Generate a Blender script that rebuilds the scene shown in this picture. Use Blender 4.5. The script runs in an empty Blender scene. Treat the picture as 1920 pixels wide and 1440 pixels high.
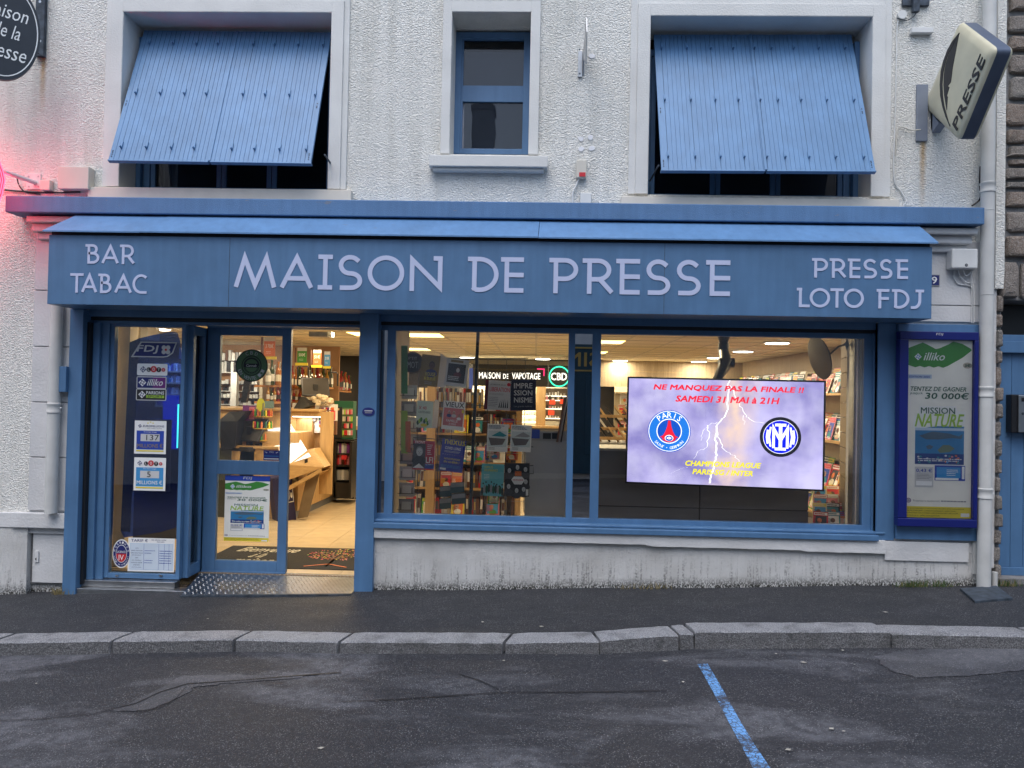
import bpy, bmesh, math, random
from mathutils import Matrix, Vector
random.seed(7)
R = math.radians
scn = bpy.context.scene
COL = scn.collection
# ------------------------------------------------------------ camera
F = 1400.0
yaw, pit, rol = R(-1.786), R(.923), R(1.16)
cy, sy, cp, sp = math.cos(yaw), math.sin(yaw), math.cos(pit), math.sin(pit)
fw = Vector((sy*cp, cy*cp, sp)); rt0 = Vector((cy, -sy, 0)); up0 = rt0.cross(fw)
rt = rt0*math.cos(rol) + up0*math.sin(rol); up = -rt0*math.sin(rol) + up0*math.cos(rol)
CAM = Vector((0, -6.5, 1.5))
cd = bpy.data.cameras.new('camera'); cam = bpy.data.objects.new('camera', cd); COL.objects.link(cam)
cd.sensor_width = 36; cd.lens = F/1920*36; cd.clip_end = 500; cd.clip_start = .05
cam.matrix_world = Matrix(((rt.x, up.x, -fw.x, CAM.x), (rt.y, up.y, -fw.y, CAM.y), (rt.z, up.z, -fw.z, CAM.z), (0, 0, 0, 1)))
scn.camera = cam
scn.render.resolution_x = 1024; scn.render.resolution_y = 768
# ------------------------------------------------------------ light
w = bpy.data.worlds.new('World'); scn.world = w; w.use_nodes = True
nt = w.node_tree; bg = nt.nodes['Background']
sky = nt.nodes.new('ShaderNodeTexSky'); sky.sky_type = 'NISHITA'; sky.sun_disc = False
sky.sun_elevation = R(63); sky.sun_rotation = R(195); sky.air_density = 1.3; sky.dust_density = 2.5; sky.ozone_density = 1.2
nt.links.new(sky.outputs[0], bg.inputs[0]); bg.inputs[1].default_value = .105
sd = bpy.data.lights.new('sun', 'SUN'); sun = bpy.data.objects.new('sun', sd); COL.objects.link(sun)
sd.energy = .75; sd.angle = R(50); sd.color = (.93, .96, 1)
sun.rotation_euler = (R(27), 0, R(-15))
scn.view_settings.view_transform = 'Standard'; scn.view_settings.look = 'None'
scn.view_settings.exposure = 1.1; scn.view_settings.gamma = 1; scn.view_settings.use_curve_mapping = False
# ------------------------------------------------------------ pixel <-> place helpers
def ray(u, v): return fw + rt*((u-960)/F) + up*((720-v)/F)
def P(u, v, y=0.0):
    d = ray(u, v); return CAM + d*((y-CAM.y)/d.y)
def PX(u, v, x):
    d = ray(u, v); return CAM + d*((x-CAM.x)/d.x)
def G(u, v, z):
    d = ray(u, v); return CAM + d*((z-CAM.z)/d.z)
def rng(u0, v0, u1, v1, y):
    um, vm = (u0+u1)/2, (v0+v1)/2
    return P(u0, vm, y).x, P(u1, vm, y).x, P(um, v1, y).z, P(um, v0, y).z
# ------------------------------------------------------------ materials
MATS = {}
def mat(name, col=(.5, .5, .5), rough=.55, metal=0, var=.12, vs=6, bump=0, bs=60, emit=0, spec=.5, fn=None):
    if name in MATS: return MATS[name]
    m = bpy.data.materials.new(name); m.use_nodes = True; MATS[name] = m
    n, l = m.node_tree.nodes, m.node_tree.links; b = n['Principled BSDF']
    b.inputs['Base Color'].default_value = (*col, 1); b.inputs['Roughness'].default_value = rough
    b.inputs['Metallic'].default_value = metal; b.inputs['Specular IOR Level'].default_value = spec
    if emit:
        b.inputs['Emission Color'].default_value = (*col, 1); b.inputs['Emission Strength'].default_value = emit
    tc = n.new('ShaderNodeTexCoord')
    if var:
        nz = n.new('ShaderNodeTexNoise'); nz.inputs['Scale'].default_value = vs; nz.inputs['Detail'].default_value = 6
        l.new(tc.outputs['Object'], nz.inputs['Vector'])
        mr = n.new('ShaderNodeMapRange'); mr.inputs[1].default_value = .3; mr.inputs[2].default_value = .7
        mr.inputs[3].default_value = 1-var; mr.inputs[4].default_value = 1+var; l.new(nz.outputs[0], mr.inputs[0])
        mx = n.new('ShaderNodeVectorMath'); mx.operation = 'SCALE'; mx.inputs[0].default_value = col
        l.new(mr.outputs[0], mx.inputs['Scale']); l.new(mx.outputs[0], b.inputs['Base Color'])
    if bump:
        nb = n.new('ShaderNodeTexNoise'); nb.inputs['Scale'].default_value = bs; nb.inputs['Detail'].default_value = 3
        l.new(tc.outputs['Object'], nb.inputs['Vector'])
        bp = n.new('ShaderNodeBump'); bp.inputs['Strength'].default_value = 1; bp.inputs['Distance'].default_value = bump
        l.new(nb.outputs[0], bp.inputs['Height']); l.new(bp.outputs[0], b.inputs['Normal'])
    if fn: fn(m, n, l, b, tc)
    return m
def nd(n, typ, **k):
    x = n.new(typ)
    for a, v in k.items():
        if a.startswith('i_'): x.inputs[a[2:].replace('_', ' ')].default_value = v
        else: setattr(x, a, v)
    return x
def noise(n, l, vec, scale, detail=4, rough=.5, dist=0):
    x = nd(n, 'ShaderNodeTexNoise', i_Scale=scale, i_Detail=detail, i_Roughness=rough, i_Distortion=dist); l.new(vec, x.inputs['Vector']); return x.outputs[0]
def mapr(n, l, v, a, b, c=0, d=1):
    x = n.new('ShaderNodeMapRange'); l.new(v, x.inputs[0])
    for i, q in enumerate((a, b, c, d)): x.inputs[i+1].default_value = q
    return x.outputs[0]
def mth(n, l, op, a, b=None):
    x = n.new('ShaderNodeMath'); x.operation = op
    for i, q in enumerate((a, b)):
        if q is None: continue
        if isinstance(q, (int, float)): x.inputs[i].default_value = q
        else: l.new(q, x.inputs[i])
    return x.outputs[0]
def mixc(n, l, f, a, b):
    x = n.new('ShaderNodeMix'); x.data_type = 'RGBA'
    if isinstance(f, (int, float)): x.inputs[0].default_value = f
    else: l.new(f, x.inputs[0])
    for i, q in ((6, a), (7, b)):
        if isinstance(q, tuple): x.inputs[i].default_value = (*q, 1)
        else: l.new(q, x.inputs[i])
    return x.outputs[2]
def scalev(n, l, vec, s):
    x = n.new('ShaderNodeMapping'); x.inputs['Scale'].default_value = s; l.new(vec, x.inputs[0]); return x.outputs[0]
def bumpn(n, l, b, h, dist, st=1):
    x = n.new('ShaderNodeBump'); x.inputs['Distance'].default_value = dist; x.inputs['Strength'].default_value = st
    l.new(h, x.inputs['Height']); l.new(x.outputs[0], b.inputs['Normal'])

def f_rough(m, n, l, b, tc):                       # worm-grained roughcast with old rain streaks
    geo = n.new('ShaderNodeNewGeometry'); o = geo.outputs['Position']
    v = scalev(n, l, o, (.8, 1, 1.15))
    a = noise(n, l, v, 72, 2, .5, .7); c = noise(n, l, v, 150, 2)
    h = mth(n, l, 'ADD', mapr(n, l, a, .3, .7), mth(n, l, 'MULTIPLY', c, .3))
    bumpn(n, l, b, h, .0115)
    st = noise(n, l, scalev(n, l, o, (6, 6, .35)), 1.6, 5); big = noise(n, l, o, .9, 4)
    f = mth(n, l, 'MULTIPLY', mapr(n, l, st, .42, .75), mapr(n, l, big, .3, .7))
    col = mixc(n, l, f, (.86, .85, .80), (.62, .61, .555))
    sx = n.new('ShaderNodeSeparateXYZ'); l.new(o, sx.inputs[0])
    # rust runs below the two iron brackets
    for (x0, z1, ln) in ((P(81, 130, 0).x, P(81, 106, 0).z, .55), (P(1730, 320, 0).x, P(1730, 263, 0).z, .7)):
        dx = mth(n, l, 'ABSOLUTE', mth(n, l, 'SUBTRACT', sx.outputs[0], x0))
        wob = mth(n, l, 'MULTIPLY', noise(n, l, o, 22, 3), .03)
        g = mapr(n, l, mth(n, l, 'ADD', dx, wob), .022, .052, 1, 0)
        dz = mth(n, l, 'SUBTRACT', z1, sx.outputs[2])
        g2 = mth(n, l, 'MULTIPLY', mapr(n, l, dz, 0, .02), mapr(n, l, dz, .08, ln, 1, 0))
        ff = mth(n, l, 'MULTIPLY', mth(n, l, 'MULTIPLY', g, g2), .75)
        col = mixc(n, l, ff, col, (.48, .27, .06))
    l.new(col, b.inputs['Base Color'])
def f_plinth(m, n, l, b, tc):                      # render combed vertically, pitted and black at the foot
    geo = n.new('ShaderNodeNewGeometry'); o = geo.outputs['Position']
    sx = n.new('ShaderNodeSeparateXYZ'); l.new(o, sx.inputs[0])
    zz = mth(n, l, 'SUBTRACT', sx.outputs[2], mth(n, l, 'MULTIPLY', sx.outputs[0], .037))
    v = scalev(n, l, o, (1, 1, .16)); a = noise(n, l, v, 60, 5, .7); dd = noise(n, l, scalev(n, l, o, (1, 1, .6)), 110, 4)
    bumpn(n, l, b, mth(n, l, 'ADD', a, mth(n, l, 'MULTIPLY', dd, .6)), .01)
    s1 = noise(n, l, scalev(n, l, o, (1, 1, .06)), 46, 3, .6); br = noise(n, l, o, 60, 3)
    ln_ = mth(n, l, 'MULTIPLY', mth(n, l, 'MULTIPLY', mapr(n, l, s1, .51, .60), mapr(n, l, br, .38, .6)), mapr(n, l, zz, -.16, .14, .95, .0))
    pt = mth(n, l, 'MULTIPLY', mapr(n, l, zz, -.165, -.07, 1.3, 0), mapr(n, l, dd, .40, .54))
    pit = mth(n, l, 'MULTIPLY', mth(n, l, 'MAXIMUM', ln_, pt), .9)
    g = noise(n, l, o, 3, 5)
    base = mixc(n, l, mapr(n, l, g, .35, .7), (.64, .635, .62), (.50, .49, .47))
    l.new(mixc(n, l, pit, base, (.035, .035, .03)), b.inputs['Base Color'])
def f_asph(dark, light, worn, scale=1):
    def f(m, n, l, b, tc):
        geo = n.new('ShaderNodeNewGeometry'); o = geo.outputs['Position']
        vo = nd(n, 'ShaderNodeTexVoronoi', i_Scale=120*scale); l.new(o, vo.inputs['Vector'])
        rnd = n.new('ShaderNodeSeparateColor'); l.new(vo.outputs['Color'], rnd.inputs[0])
        st = mth(n, l, 'MULTIPLY', mth(n, l, 'MULTIPLY', mapr(n, l, noise(n, l, o, 6, 4), .35, .65, .35, 1), mapr(n, l, vo.outputs['Distance'], .5, .25)), mapr(n, l, rnd.outputs[0], .55, .95))
        fine = noise(n, l, o, 55, 5, .75); big = noise(n, l, scalev(n, l, o, (.7, 1.6, 1)), 1.1, 7, .62, .4)
        base = mixc(n, l, mapr(n, l, fine, .3, .7), dark, light)
        wf = mth(n, l, 'MULTIPLY', mapr(n, l, big, .5, .62), .9)
        wf = mth(n, l, 'MULTIPLY', wf, mapr(n, l, noise(n, l, o, 14, 6, .75), .36, .58, .25, 1)); base = mixc(n, l, wf, base, worn)
        l.new(mixc(n, l, mth(n, l, 'MULTIPLY', st, .8), base, (.36, .36, .37)), b.inputs['Base Color'])
        h = mth(n, l, 'ADD', mth(n, l, 'MULTIPLY', vo.outputs['Distance'], -.6), fine)
        bumpn(n, l, b, h, .012)
        l.new(mapr(n, l, big, .35, .7, .5, .8), b.inputs['Roughness'])
    return f
def f_wood(c1, c2, ax=(14, 14, 1)):
    def f(m, n, l, b, tc):
        o = tc.outputs['Object']; v = scalev(n, l, o, ax); a = noise(n, l, v, 2.2, 6, .6, .8)
        l.new(mixc(n, l, mapr(n, l, a, .3, .7), c1, c2), b.inputs['Base Color'])
    return f
def f_granite(c1, c2, c3):
    def f(m, n, l, b, tc):
        geo = n.new('ShaderNodeNewGeometry'); o = geo.outputs['Position']
        a = noise(n, l, o, 130, 3, .7); c = noise(n, l, o, 7, 4); info = n.new('ShaderNodeObjectInfo')
        t = mixc(n, l, mapr(n, l, info.outputs['Random'], 0, 1), c1, c2)
        t = mixc(n, l, mapr(n, l, a, .45, .62), t, c3)
        t = mixc(n, l, mth(n, l, 'MULTIPLY', mapr(n, l, c, .5, .75), .5), t, (.06, .06, .055))
        l.new(t, b.inputs['Base Color']); bumpn(n, l, b, mth(n, l, 'ADD', a, mth(n, l, 'MULTIPLY', noise(n, l, o, 32, 5, .7), 2)), .02)
    return f
def f_paint(c, chip=0):
    def f(m, n, l, b, tc):
        geo = n.new('ShaderNodeNewGeometry'); o = geo.outputs['Position']
        a = noise(n, l, o, 2.5, 6, .6); s = noise(n, l, scalev(n, l, o, (9, 9, .8)), 2, 5); g = noise(n, l, o, 160, 2)
        k = mth(n, l, 'MULTIPLY', mapr(n, l, a, .3, .7, .88, 1.1), mapr(n, l, s, .35, .75, 1.05, .9))
        x = n.new('ShaderNodeVectorMath'); x.operation = 'SCALE'; x.inputs[0].default_value = c; l.new(k, x.inputs['Scale']); col = x.outputs[0]
        if chip:
            cn = noise(n, l, scalev(n, l, o, (3, 8, 8)), 2.3, 6, .7)
            col = mixc(n, l, mapr(n, l, cn, .70-chip*.03, .73-chip*.03), col, (.16, .2, .27))
        l.new(col, b.inputs['Base Color']); bumpn(n, l, b, g, .0012 if chip < 2 else .004)
    return f
BLUE = (.078, .176, .33)
m_wall = mat('roughcast', rough=.9, var=0, fn=f_rough)
m_smooth = mat('smooth_render', (.60, .60, .60), .85, var=.1, vs=3, bump=.004, bs=45)
m_trim = mat('painted_surround', (.67, .67, .65), .8, var=.07, vs=3, bump=.003, bs=70)
m_sill = mat('cream_sill', (.66, .61, .53), .7, var=.06, bump=.001)
m_plinth = mat('pitted_plinth', rough=.9, var=0, fn=f_plinth)
m_blue = mat('blue_paint', BLUE, .42, var=0, fn=f_paint(BLUE))
m_fascia = mat('blue_fascia_sheet', BLUE, .38, var=0, fn=f_paint((.080, .172, .312)))
m_ledge = mat('blue_masonry_paint', BLUE, .65, var=0, fn=f_paint((.086, .190, .365), 2))
m_zinc = mat('blue_flashing', BLUE, .4, var=0, fn=f_paint((.106, .225, .42), 1))
m_shut = mat('blue_shutter', BLUE, .45, var=0, fn=f_paint((.108, .236, .43)))
m_dark = mat('dark_gap', (.008, .01, .014), .6, var=0)
m_alu = mat('aluminium', (.42, .43, .44), .35, 1, var=.15, vs=12)
m_pipe = mat('pale_pipe', (.56, .56, .54), .55, var=.1, vs=5)
m_box = mat('cream_plastic', (.6, .57, .5), .5, var=.05)
m_whitep = mat('white_plastic', (.68, .68, .66), .45, var=.06)
m_black = mat('black_plastic', (.012, .012, .014), .35, var=.1)
m_iron = mat('old_iron', (.05, .065, .085), .6, .3, var=.5, vs=20)
m_letter = mat('pale_lettering', (.50, .55, .74), .4, var=.03)
m_asphalt = mat('road_asphalt', rough=.7, var=0, fn=f_asph((.010, .0115, .016), (.036, .038, .047), (.125, .128, .145)))
m_pave = mat('pavement_asphalt', rough=.7, var=0, fn=f_asph((.009, .0105, .014), (.024, .026, .033), (.032, .034, .042), 1.2))
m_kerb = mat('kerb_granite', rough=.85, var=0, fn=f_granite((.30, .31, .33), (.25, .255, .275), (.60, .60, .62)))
m_kerbf = mat('kerb_granite_shaded_grimy', rough=.9, var=0, fn=f_granite((.15, .15, .155), (.12, .12, .125), (.33, .33, .34)))  # darker kerb granite for the faces: grime, with their shade put into the colour
m_stone = mat('wall_granite', rough=.9, var=0, fn=f_granite((.30, .215, .165), (.26, .245, .23), (.50, .45, .40)))
m_mortar = mat('grey_mortar', (.2, .2, .2), .95, var=.2, vs=9, bump=.01, bs=70)
m_moss = mat('moss', (.04, .06, .02), .95, var=.4, vs=40)
m_wood = mat('light_wood', rough=.5, var=0, fn=f_wood((.55, .36, .16), (.40, .24, .10)))
m_woodh = mat('light_wood_lengthwise', rough=.5, var=0, fn=f_wood((.55, .36, .16), (.40, .24, .10), (1, 14, 14)))
m_woodp = mat('greyed_wood_panel', rough=.6, var=0, fn=f_wood((.36, .28, .18), (.24, .18, .11)))
m_tile = mat('floor_tile', (.56, .44, .28), .25, var=.1, vs=5)
m_grout = mat('grout', (.2, .15, .1), .9)
m_ceil = mat('ceiling_board', (.74, .67, .50), .8, var=.03, bump=.002, bs=40)
m_grid = mat('ceiling_grid', (.5, .46, .36), .5, var=0)
m_iwall = mat('inner_wall', (.56, .48, .34), .8, var=.06)
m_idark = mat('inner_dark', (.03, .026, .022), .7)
m_greyp = mat('grey_panel', (.13, .135, .15), .5, var=.05)
def col(name, c, rough=.5, **k): return mat(name, c, rough, var=k.pop('var', .05), **k)
WHITE = col('print_white', (.84, .84, .82)); BLACK = col('print_black', (.015, .015, .018)); NAVY = col('print_navy', (.012, .02, .14))
RED = col('print_red', (.55, .02, .03)); YEL = col('print_yellow', (.75, .62, .04)); GREEN = col('print_green', (.05, .27, .04))
SKYB = col('print_sky_blue', (.05, .28, .58)); ORG = col('print_orange', (.65, .16, .04)); PURP = col('print_purple', (.15, .02, .18))
GREY = col('print_grey', (.3, .3, .31)); LGREY = col('print_pale_grey', (.58, .58, .57)); CREAM = col('print_cream', (.62, .57, .45))
DGREEN = col('print_dark_green', (.01, .1, .05)); LIME = col('print_lime', (.35, .55, .06)); SKIN = col('print_skin', (.42, .25, .18))
TEAL = col('print_teal', (.03, .25, .3)); BROWN = col('print_brown', (.14, .06, .03)); MIDB = col('print_blue', (.02, .06, .38)); PINK = col('print_pink', (.6, .2, .25))
CASEB = col('case_navy', (.006, .012, .13), .35)
def emis(name, c, s):
    m = bpy.data.materials.new(name); m.use_nodes = True; n = m.node_tree.nodes; b = n['Principled BSDF']
    b.inputs['Base Color'].default_value = (*[q*.5 for q in c], 1); b.inputs['Emission Color'].default_value = (*c, 1); b.inputs['Emission Strength'].default_value = s
    b.inputs['Specular IOR Level'].default_value = .1
    return m
def glassm(name, refl=1.0, tint=(1, 1, 1), rough=0.0, base=.04, wav=0):
    m = bpy.data.materials.new(name); m.use_nodes = True; n, l = m.node_tree.nodes, m.node_tree.links; n.clear()
    out = n.new('ShaderNodeOutputMaterial'); t = n.new('ShaderNodeBsdfTransparent'); g = n.new('ShaderNodeBsdfGlossy'); mx = n.new('ShaderNodeMixShader')
    t.inputs[0].default_value = (*tint, 1); g.inputs['Roughness'].default_value = rough; g.inputs[0].default_value = (1, 1, 1, 1)
    lw = n.new('ShaderNodeFresnel'); lw.inputs[0].default_value = 1.5
    f = mth(n, l, 'ADD', mth(n, l, 'MULTIPLY', lw.outputs[0], refl), base); l.new(f, mx.inputs[0])
    l.new(t.outputs[0], mx.inputs[1]); l.new(g.outputs[0], mx.inputs[2]); l.new(mx.outputs[0], out.inputs[0])
    if wav:
        geo = n.new('ShaderNodeNewGeometry'); h = noise(n, l, geo.outputs['Position'], 1.5, 2); x = n.new('ShaderNodeBump'); x.inputs['Distance'].default_value = wav
        l.new(h, x.inputs['Height']); l.new(x.outputs[0], g.inputs['Normal'])
    return m
m_glass = glassm('shop_glass', 1.1, (.95, .96, .955), base=.01, wav=.0006)
m_uglass = glassm('house_glass', .9, (.5, .52, .55), base=.0, wav=.0012)
m_mirror = glassm('dark_reflecting_glass', 1.0, (.06, .06, .07), base=.42)
m_film = glassm('blue_window_film', .5, (.05, .14, .9), base=.02)
_n, _l = m_film.node_tree.nodes, m_film.node_tree.links; _d = _n.new('ShaderNodeBsdfDiffuse'); _d.inputs[0].default_value = (.01, .035, .38, 1); _m = _n.new('ShaderNodeMixShader'); _m.inputs[0].default_value = .45
_o = [x for x in _n if x.type == 'OUTPUT_MATERIAL'][0]; _l.new(_o.inputs[0].links[0].from_socket, _m.inputs[1]); _l.new(_d.outputs[0], _m.inputs[2]); _l.new(_m.outputs[0], _o.inputs[0])
m_bglass = mat('bottle_glass', (.03, .05, .02), .08, var=0)
# ------------------------------------------------------------ mesh builder
TXT = {}
def textmesh(s, bold):
    bold = 0; k = (s, bold)
    if k in TXT: return TXT[k]
    c = bpy.data.curves.new('t', 'FONT'); c.body = s; c.resolution_u = 2; c.offset = bold; c.fill_mode = 'FRONT'
    o = bpy.data.objects.new('t', c); me = bpy.data.meshes.new_from_object(o)
    vs = [tuple(q.co) for q in me.vertices]; fs = [tuple(q.vertices) for q in me.polygons]
    bpy.data.objects.remove(o); bpy.data.curves.remove(c); bpy.data.meshes.remove(me)
    xs = [q[0] for q in vs]; ys = [q[1] for q in vs]; x0, x1, y0, y1 = min(xs), max(xs), min(ys), max(ys)
    r = ([((q[0]-x0)/(x1-x0), (q[1]-y0)/(y1-y0)) for q in vs], fs, (x1-x0)/(y1-y0)); TXT[k] = r; return r
class MB:
    def __init__(s, M=None): s.v = []; s.f = []; s.mi = []; s.mats = []; s.M = M; s.sm = False
    def _m(s, m):
        if m not in s.mats: s.mats.append(m)
        return s.mats.index(m)
    def add(s, vs, fs, m):
        k = len(s.v); i = s._m(m)
        s.v += [tuple(s.M @ Vector(q)) if s.M else tuple(q) for q in vs]
        for f in fs: s.f.append(tuple(k+a for a in f)); s.mi.append(i)
        return s
    def box(s, x0, x1, y0, y1, z0, z1, m):
        if x0 > x1: x0, x1 = x1, x0
        if y0 > y1: y0, y1 = y1, y0
        if z0 > z1: z0, z1 = z1, z0
        return s.add([(x0, y0, z0), (x1, y0, z0), (x1, y1, z0), (x0, y1, z0), (x0, y0, z1), (x1, y0, z1), (x1, y1, z1), (x0, y1, z1)],
                     [(0, 3, 2, 1), (4, 5, 6, 7), (0, 1, 5, 4), (1, 2, 6, 5), (2, 3, 7, 6), (3, 0, 4, 7)], m)
    def pb(s, u0, v0, u1, v1, y0, y1, m):          # box whose front face fills this window of the view at depth y0
        a, b, c, d = rng(u0, v0, u1, v1, y0); return s.box(a, b, y0, y1, c, d, m)
    def prism(s, pts, z0, z1, m):                  # polygon in local xy, from z0 to z1
        n = len(pts)
        s.add([(x, y, z1) for x, y in pts], [tuple(range(n))], m)
        if z0 != z1:
            s.add([(x, y, z0) for x, y in pts], [tuple(range(n))[::-1]], m)
            s.add([(x, y, z0) for x, y in pts]+[(x, y, z1) for x, y in pts], [(i, (i+1) % n, n+(i+1) % n, n+i) for i in range(n)], m)
        return s
    def rect(s, x0, y0, x1, y1, m, z=.001): return s.add([(x0, y0, z), (x1, y0, z), (x1, y1, z), (x0, y1, z)], [(0, 1, 2, 3)], m)
    def ell(s, cx, cy_, rx, ry, m, z=.001, n=24, a0=0):
        return s.add([(cx+rx*math.cos(a0+2*math.pi*i/n), cy_+ry*math.sin(a0+2*math.pi*i/n), z) for i in range(n)], [tuple(range(n))], m)
    def poly(s, pts, m, z=.001): return s.add([(x, y, z) for x, y in pts], [tuple(range(len(pts)))], m)
    def text(s, t, x0, y0, x1, y1, m, bold=.02, sh=0, z=.002, depth=0):
        vs, fs, _ = textmesh(t, bold); W, H = x1-x0, y1-y0
        dd = bold*min(H, 1.4*W/max(1, len(t)))*.55; f = lambda zz, dx=0, dy=0: [(x0+dx+dd+a*(W-sh*H-2*dd)+sh*H*b, y0+dy+dd+b*(H-2*dd), zz) for a, b in vs]
        s.add(f(z+depth), fs, m)
        if bold > .011:
            for k, (dx, dy) in enumerate(((dd, dd), (-dd, dd), (dd, -dd), (-dd, -dd))): s.add(f(z+depth-.00012*(k+1), dx, dy), fs, m)
        if depth:
            ed = {}
            for g in fs:
                for i in range(len(g)): ed[(g[i], g[(i+1) % len(g)])] = 1
            q = f(z)+f(z+depth); n = len(vs)
            s.add(q, [(a, b, n+b, n+a) for a, b in ed if (b, a) not in ed], m)
        return s
    def stroke(s, pts, t, m, z0, z1, closed=False):
        pts = [Vector(p) for p in pts]; n = len(pts)
        if not closed:
            pts[0] = pts[0]-(pts[1]-pts[0]).normalized()*t/2; pts[-1] = pts[-1]+(pts[-1]-pts[-2]).normalized()*t/2
        L, Rr = [], []
        for i in range(n):
            d0 = (pts[i]-pts[i-1]).normalized() if (i or closed) else None
            d1 = (pts[(i+1) % n]-pts[i]).normalized() if (i < n-1 or closed) else None
            d0 = d0 or d1; d1 = d1 or d0; tn = (d0+d1); tn = tn.normalized() if tn.length > 1e-6 else d0
            nn = Vector((-tn.y, tn.x)); k = t/2/max(.22, nn.dot(Vector((-d0.y, d0.x))))
            L.append(pts[i]+nn*k); Rr.append(pts[i]-nn*k)
        seg = range(n if closed else n-1)
        q = [(p.x, p.y, z1) for p in L]+[(p.x, p.y, z1) for p in Rr]+[(p.x, p.y, z0) for p in L]+[(p.x, p.y, z0) for p in Rr]
        fs = []
        for i in seg:
            j = (i+1) % n; fs += [(n+i, n+j, j, i)]
            if z0 != z1: fs += [(i, j, 2*n+j, 2*n+i), (3*n+i, 3*n+j, n+j, n+i)]
        return s.add(q, fs, m)
    def tube(s, pts, r, m, n=8, caps=True):
        pts = [Vector(p) for p in pts]; ring = []; k = len(pts)
        for i, p in enumerate(pts):
            d = (pts[min(i+1, k-1)]-pts[max(i-1, 0)]).normalized(); a = d.orthogonal().normalized() if abs(d.z) < .9 else Vector((1, 0, 0))
            if abs(d.z) < .9: a = Vector((0, 0, 1)).cross(d).normalized()
            b = d.cross(a).normalized(); a = b.cross(d).normalized(); rr = r[i] if isinstance(r, (list, tuple)) else r
            ring += [tuple(p+a*rr*math.cos(2*math.pi*j/n)+b*rr*math.sin(2*math.pi*j/n)) for j in range(n)]
        fs = [(i*n+j, i*n+(j+1) % n, (i+1)*n+(j+1) % n, (i+1)*n+j) for i in range(k-1) for j in range(n)]
        if caps: fs += [tuple(range(n))[::-1], tuple((k-1)*n+j for j in range(n))]
        return s.add(ring, fs, m)
    def lathe(s, c, prof, m, n=12):                # prof: (r, z) pairs
        v = [(c[0]+r*math.cos(2*math.pi*j/n), c[1]+r*math.sin(2*math.pi*j/n), c[2]+z) for r, z in prof for j in range(n)]
        fs = [(i*n+j, i*n+(j+1) % n, (i+1)*n+(j+1) % n, (i+1)*n+j) for i in range(len(prof)-1) for j in range(n)]
        return s.add(v, fs+[tuple(range(n))[::-1], tuple((len(prof)-1)*n+j for j in range(n))], m)
    def build(s, name, parent=None, bevel=0, smooth=False, label=None, cat=None, group=None, kind=None):
        if parent is not None: o0 = wloc(parent)
        else:
            xs, ys, zs = zip(*s.v); o0 = Vector(((min(xs)+max(xs))/2, (min(ys)+max(ys))/2, min(zs)))
        me = bpy.data.meshes.new(name)
        me.from_pydata([(a-o0.x, b-o0.y, c-o0.z) for a, b, c in s.v], [], s.f)
        for m in s.mats: me.materials.append(m)
        me.polygons.foreach_set('material_index', s.mi)
        if smooth: me.polygons.foreach_set('use_smooth', [True]*len(s.f))
        o = bpy.data.objects.new(name, me); COL.objects.link(o)
        if parent is not None: o.parent = parent
        else: o.location = o0
        if bevel:
            b = o.modifiers.new('bevel', 'BEVEL'); b.width = bevel; b.segments = 2; b.limit_method = 'ANGLE'
        if smooth: 
            me.set_sharp_from_angle(angle=R(40))
        return tag(o, label, cat, group, kind)
def wloc(o):
    p = o.location.copy()
    while o.parent: o = o.parent; p += o.location
    return p
def tag(o, label=None, cat=None, group=None, kind=None):
    if label: o['label'] = label
    if cat: o['category'] = cat
    if group: o['group'] = group
    if kind: o['kind'] = kind
    return o
def thing(name, loc, label, cat, group=None, kind=None):
    o = bpy.data.objects.new(name, None); o.empty_display_size = .1; COL.objects.link(o); o.location = loc
    return tag(o, label, cat, group, kind)
def clone(o, loc, rot=None, parent=None, label=None, group=None):
    c = o.copy(); COL.objects.link(c); c.location = loc
    if rot: c.rotation_euler = rot
    if parent is not None: c.parent = parent
    for ch in o.children:
        k = ch.copy(); COL.objects.link(k); k.parent = c
        for g in ch.children: q = g.copy(); COL.objects.link(q); q.parent = k
    if label: c['label'] = label
    if group: c['group'] = group
    return c
WALLM = Matrix(((1, 0, 0, 0), (0, 0, -1, 0), (0, 1, 0, 0), (0, 0, 0, 1)))     # local x,y,z -> world X,Z,-Y
def frame(bl, br, tl):
    ax = (br-bl); W = ax.length; ax.normalize(); v = tl-bl; ay = v-ax*v.dot(ax); H = ay.length; ay.normalize(); az = ax.cross(ay)
    return Matrix(((ax.x, ay.x, az.x, bl.x), (ax.y, ay.y, az.y, bl.y), (ax.z, ay.z, az.z, bl.z), (0, 0, 0, 1))), W, H
def fpx(bl, br, tl, y, yr=None, yt=None):
    yr = y if yr is None else yr; yt = y if yt is None else yt
    return frame(P(*bl, y), P(*br, yr), P(*tl, yt))
def area(name, loc, sx, sy_, e, c, rot=(0, 0, 0), parent=None):
    l = bpy.data.lights.new(name, 'AREA'); l.shape = 'RECTANGLE'; l.size = sx; l.size_y = sy_; l.energy = e; l.color = c
    o = bpy.data.objects.new(name, l); COL.objects.link(o); o.rotation_euler = rot
    if parent is not None: o.parent = parent; o.location = Vector(loc)-wloc(parent)
    else: o.location = loc
    return o
def lerp(tab, x):
    if x <= tab[0][0]: return tab[0][1]+(x-tab[0][0])*.04
    for (a, b), (c, d) in zip(tab, tab[1:]):
        if x <= c: return b+(d-b)*(x-a)/(c-a)
    return tab[-1][1]+(x-tab[-1][0])*.04
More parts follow.
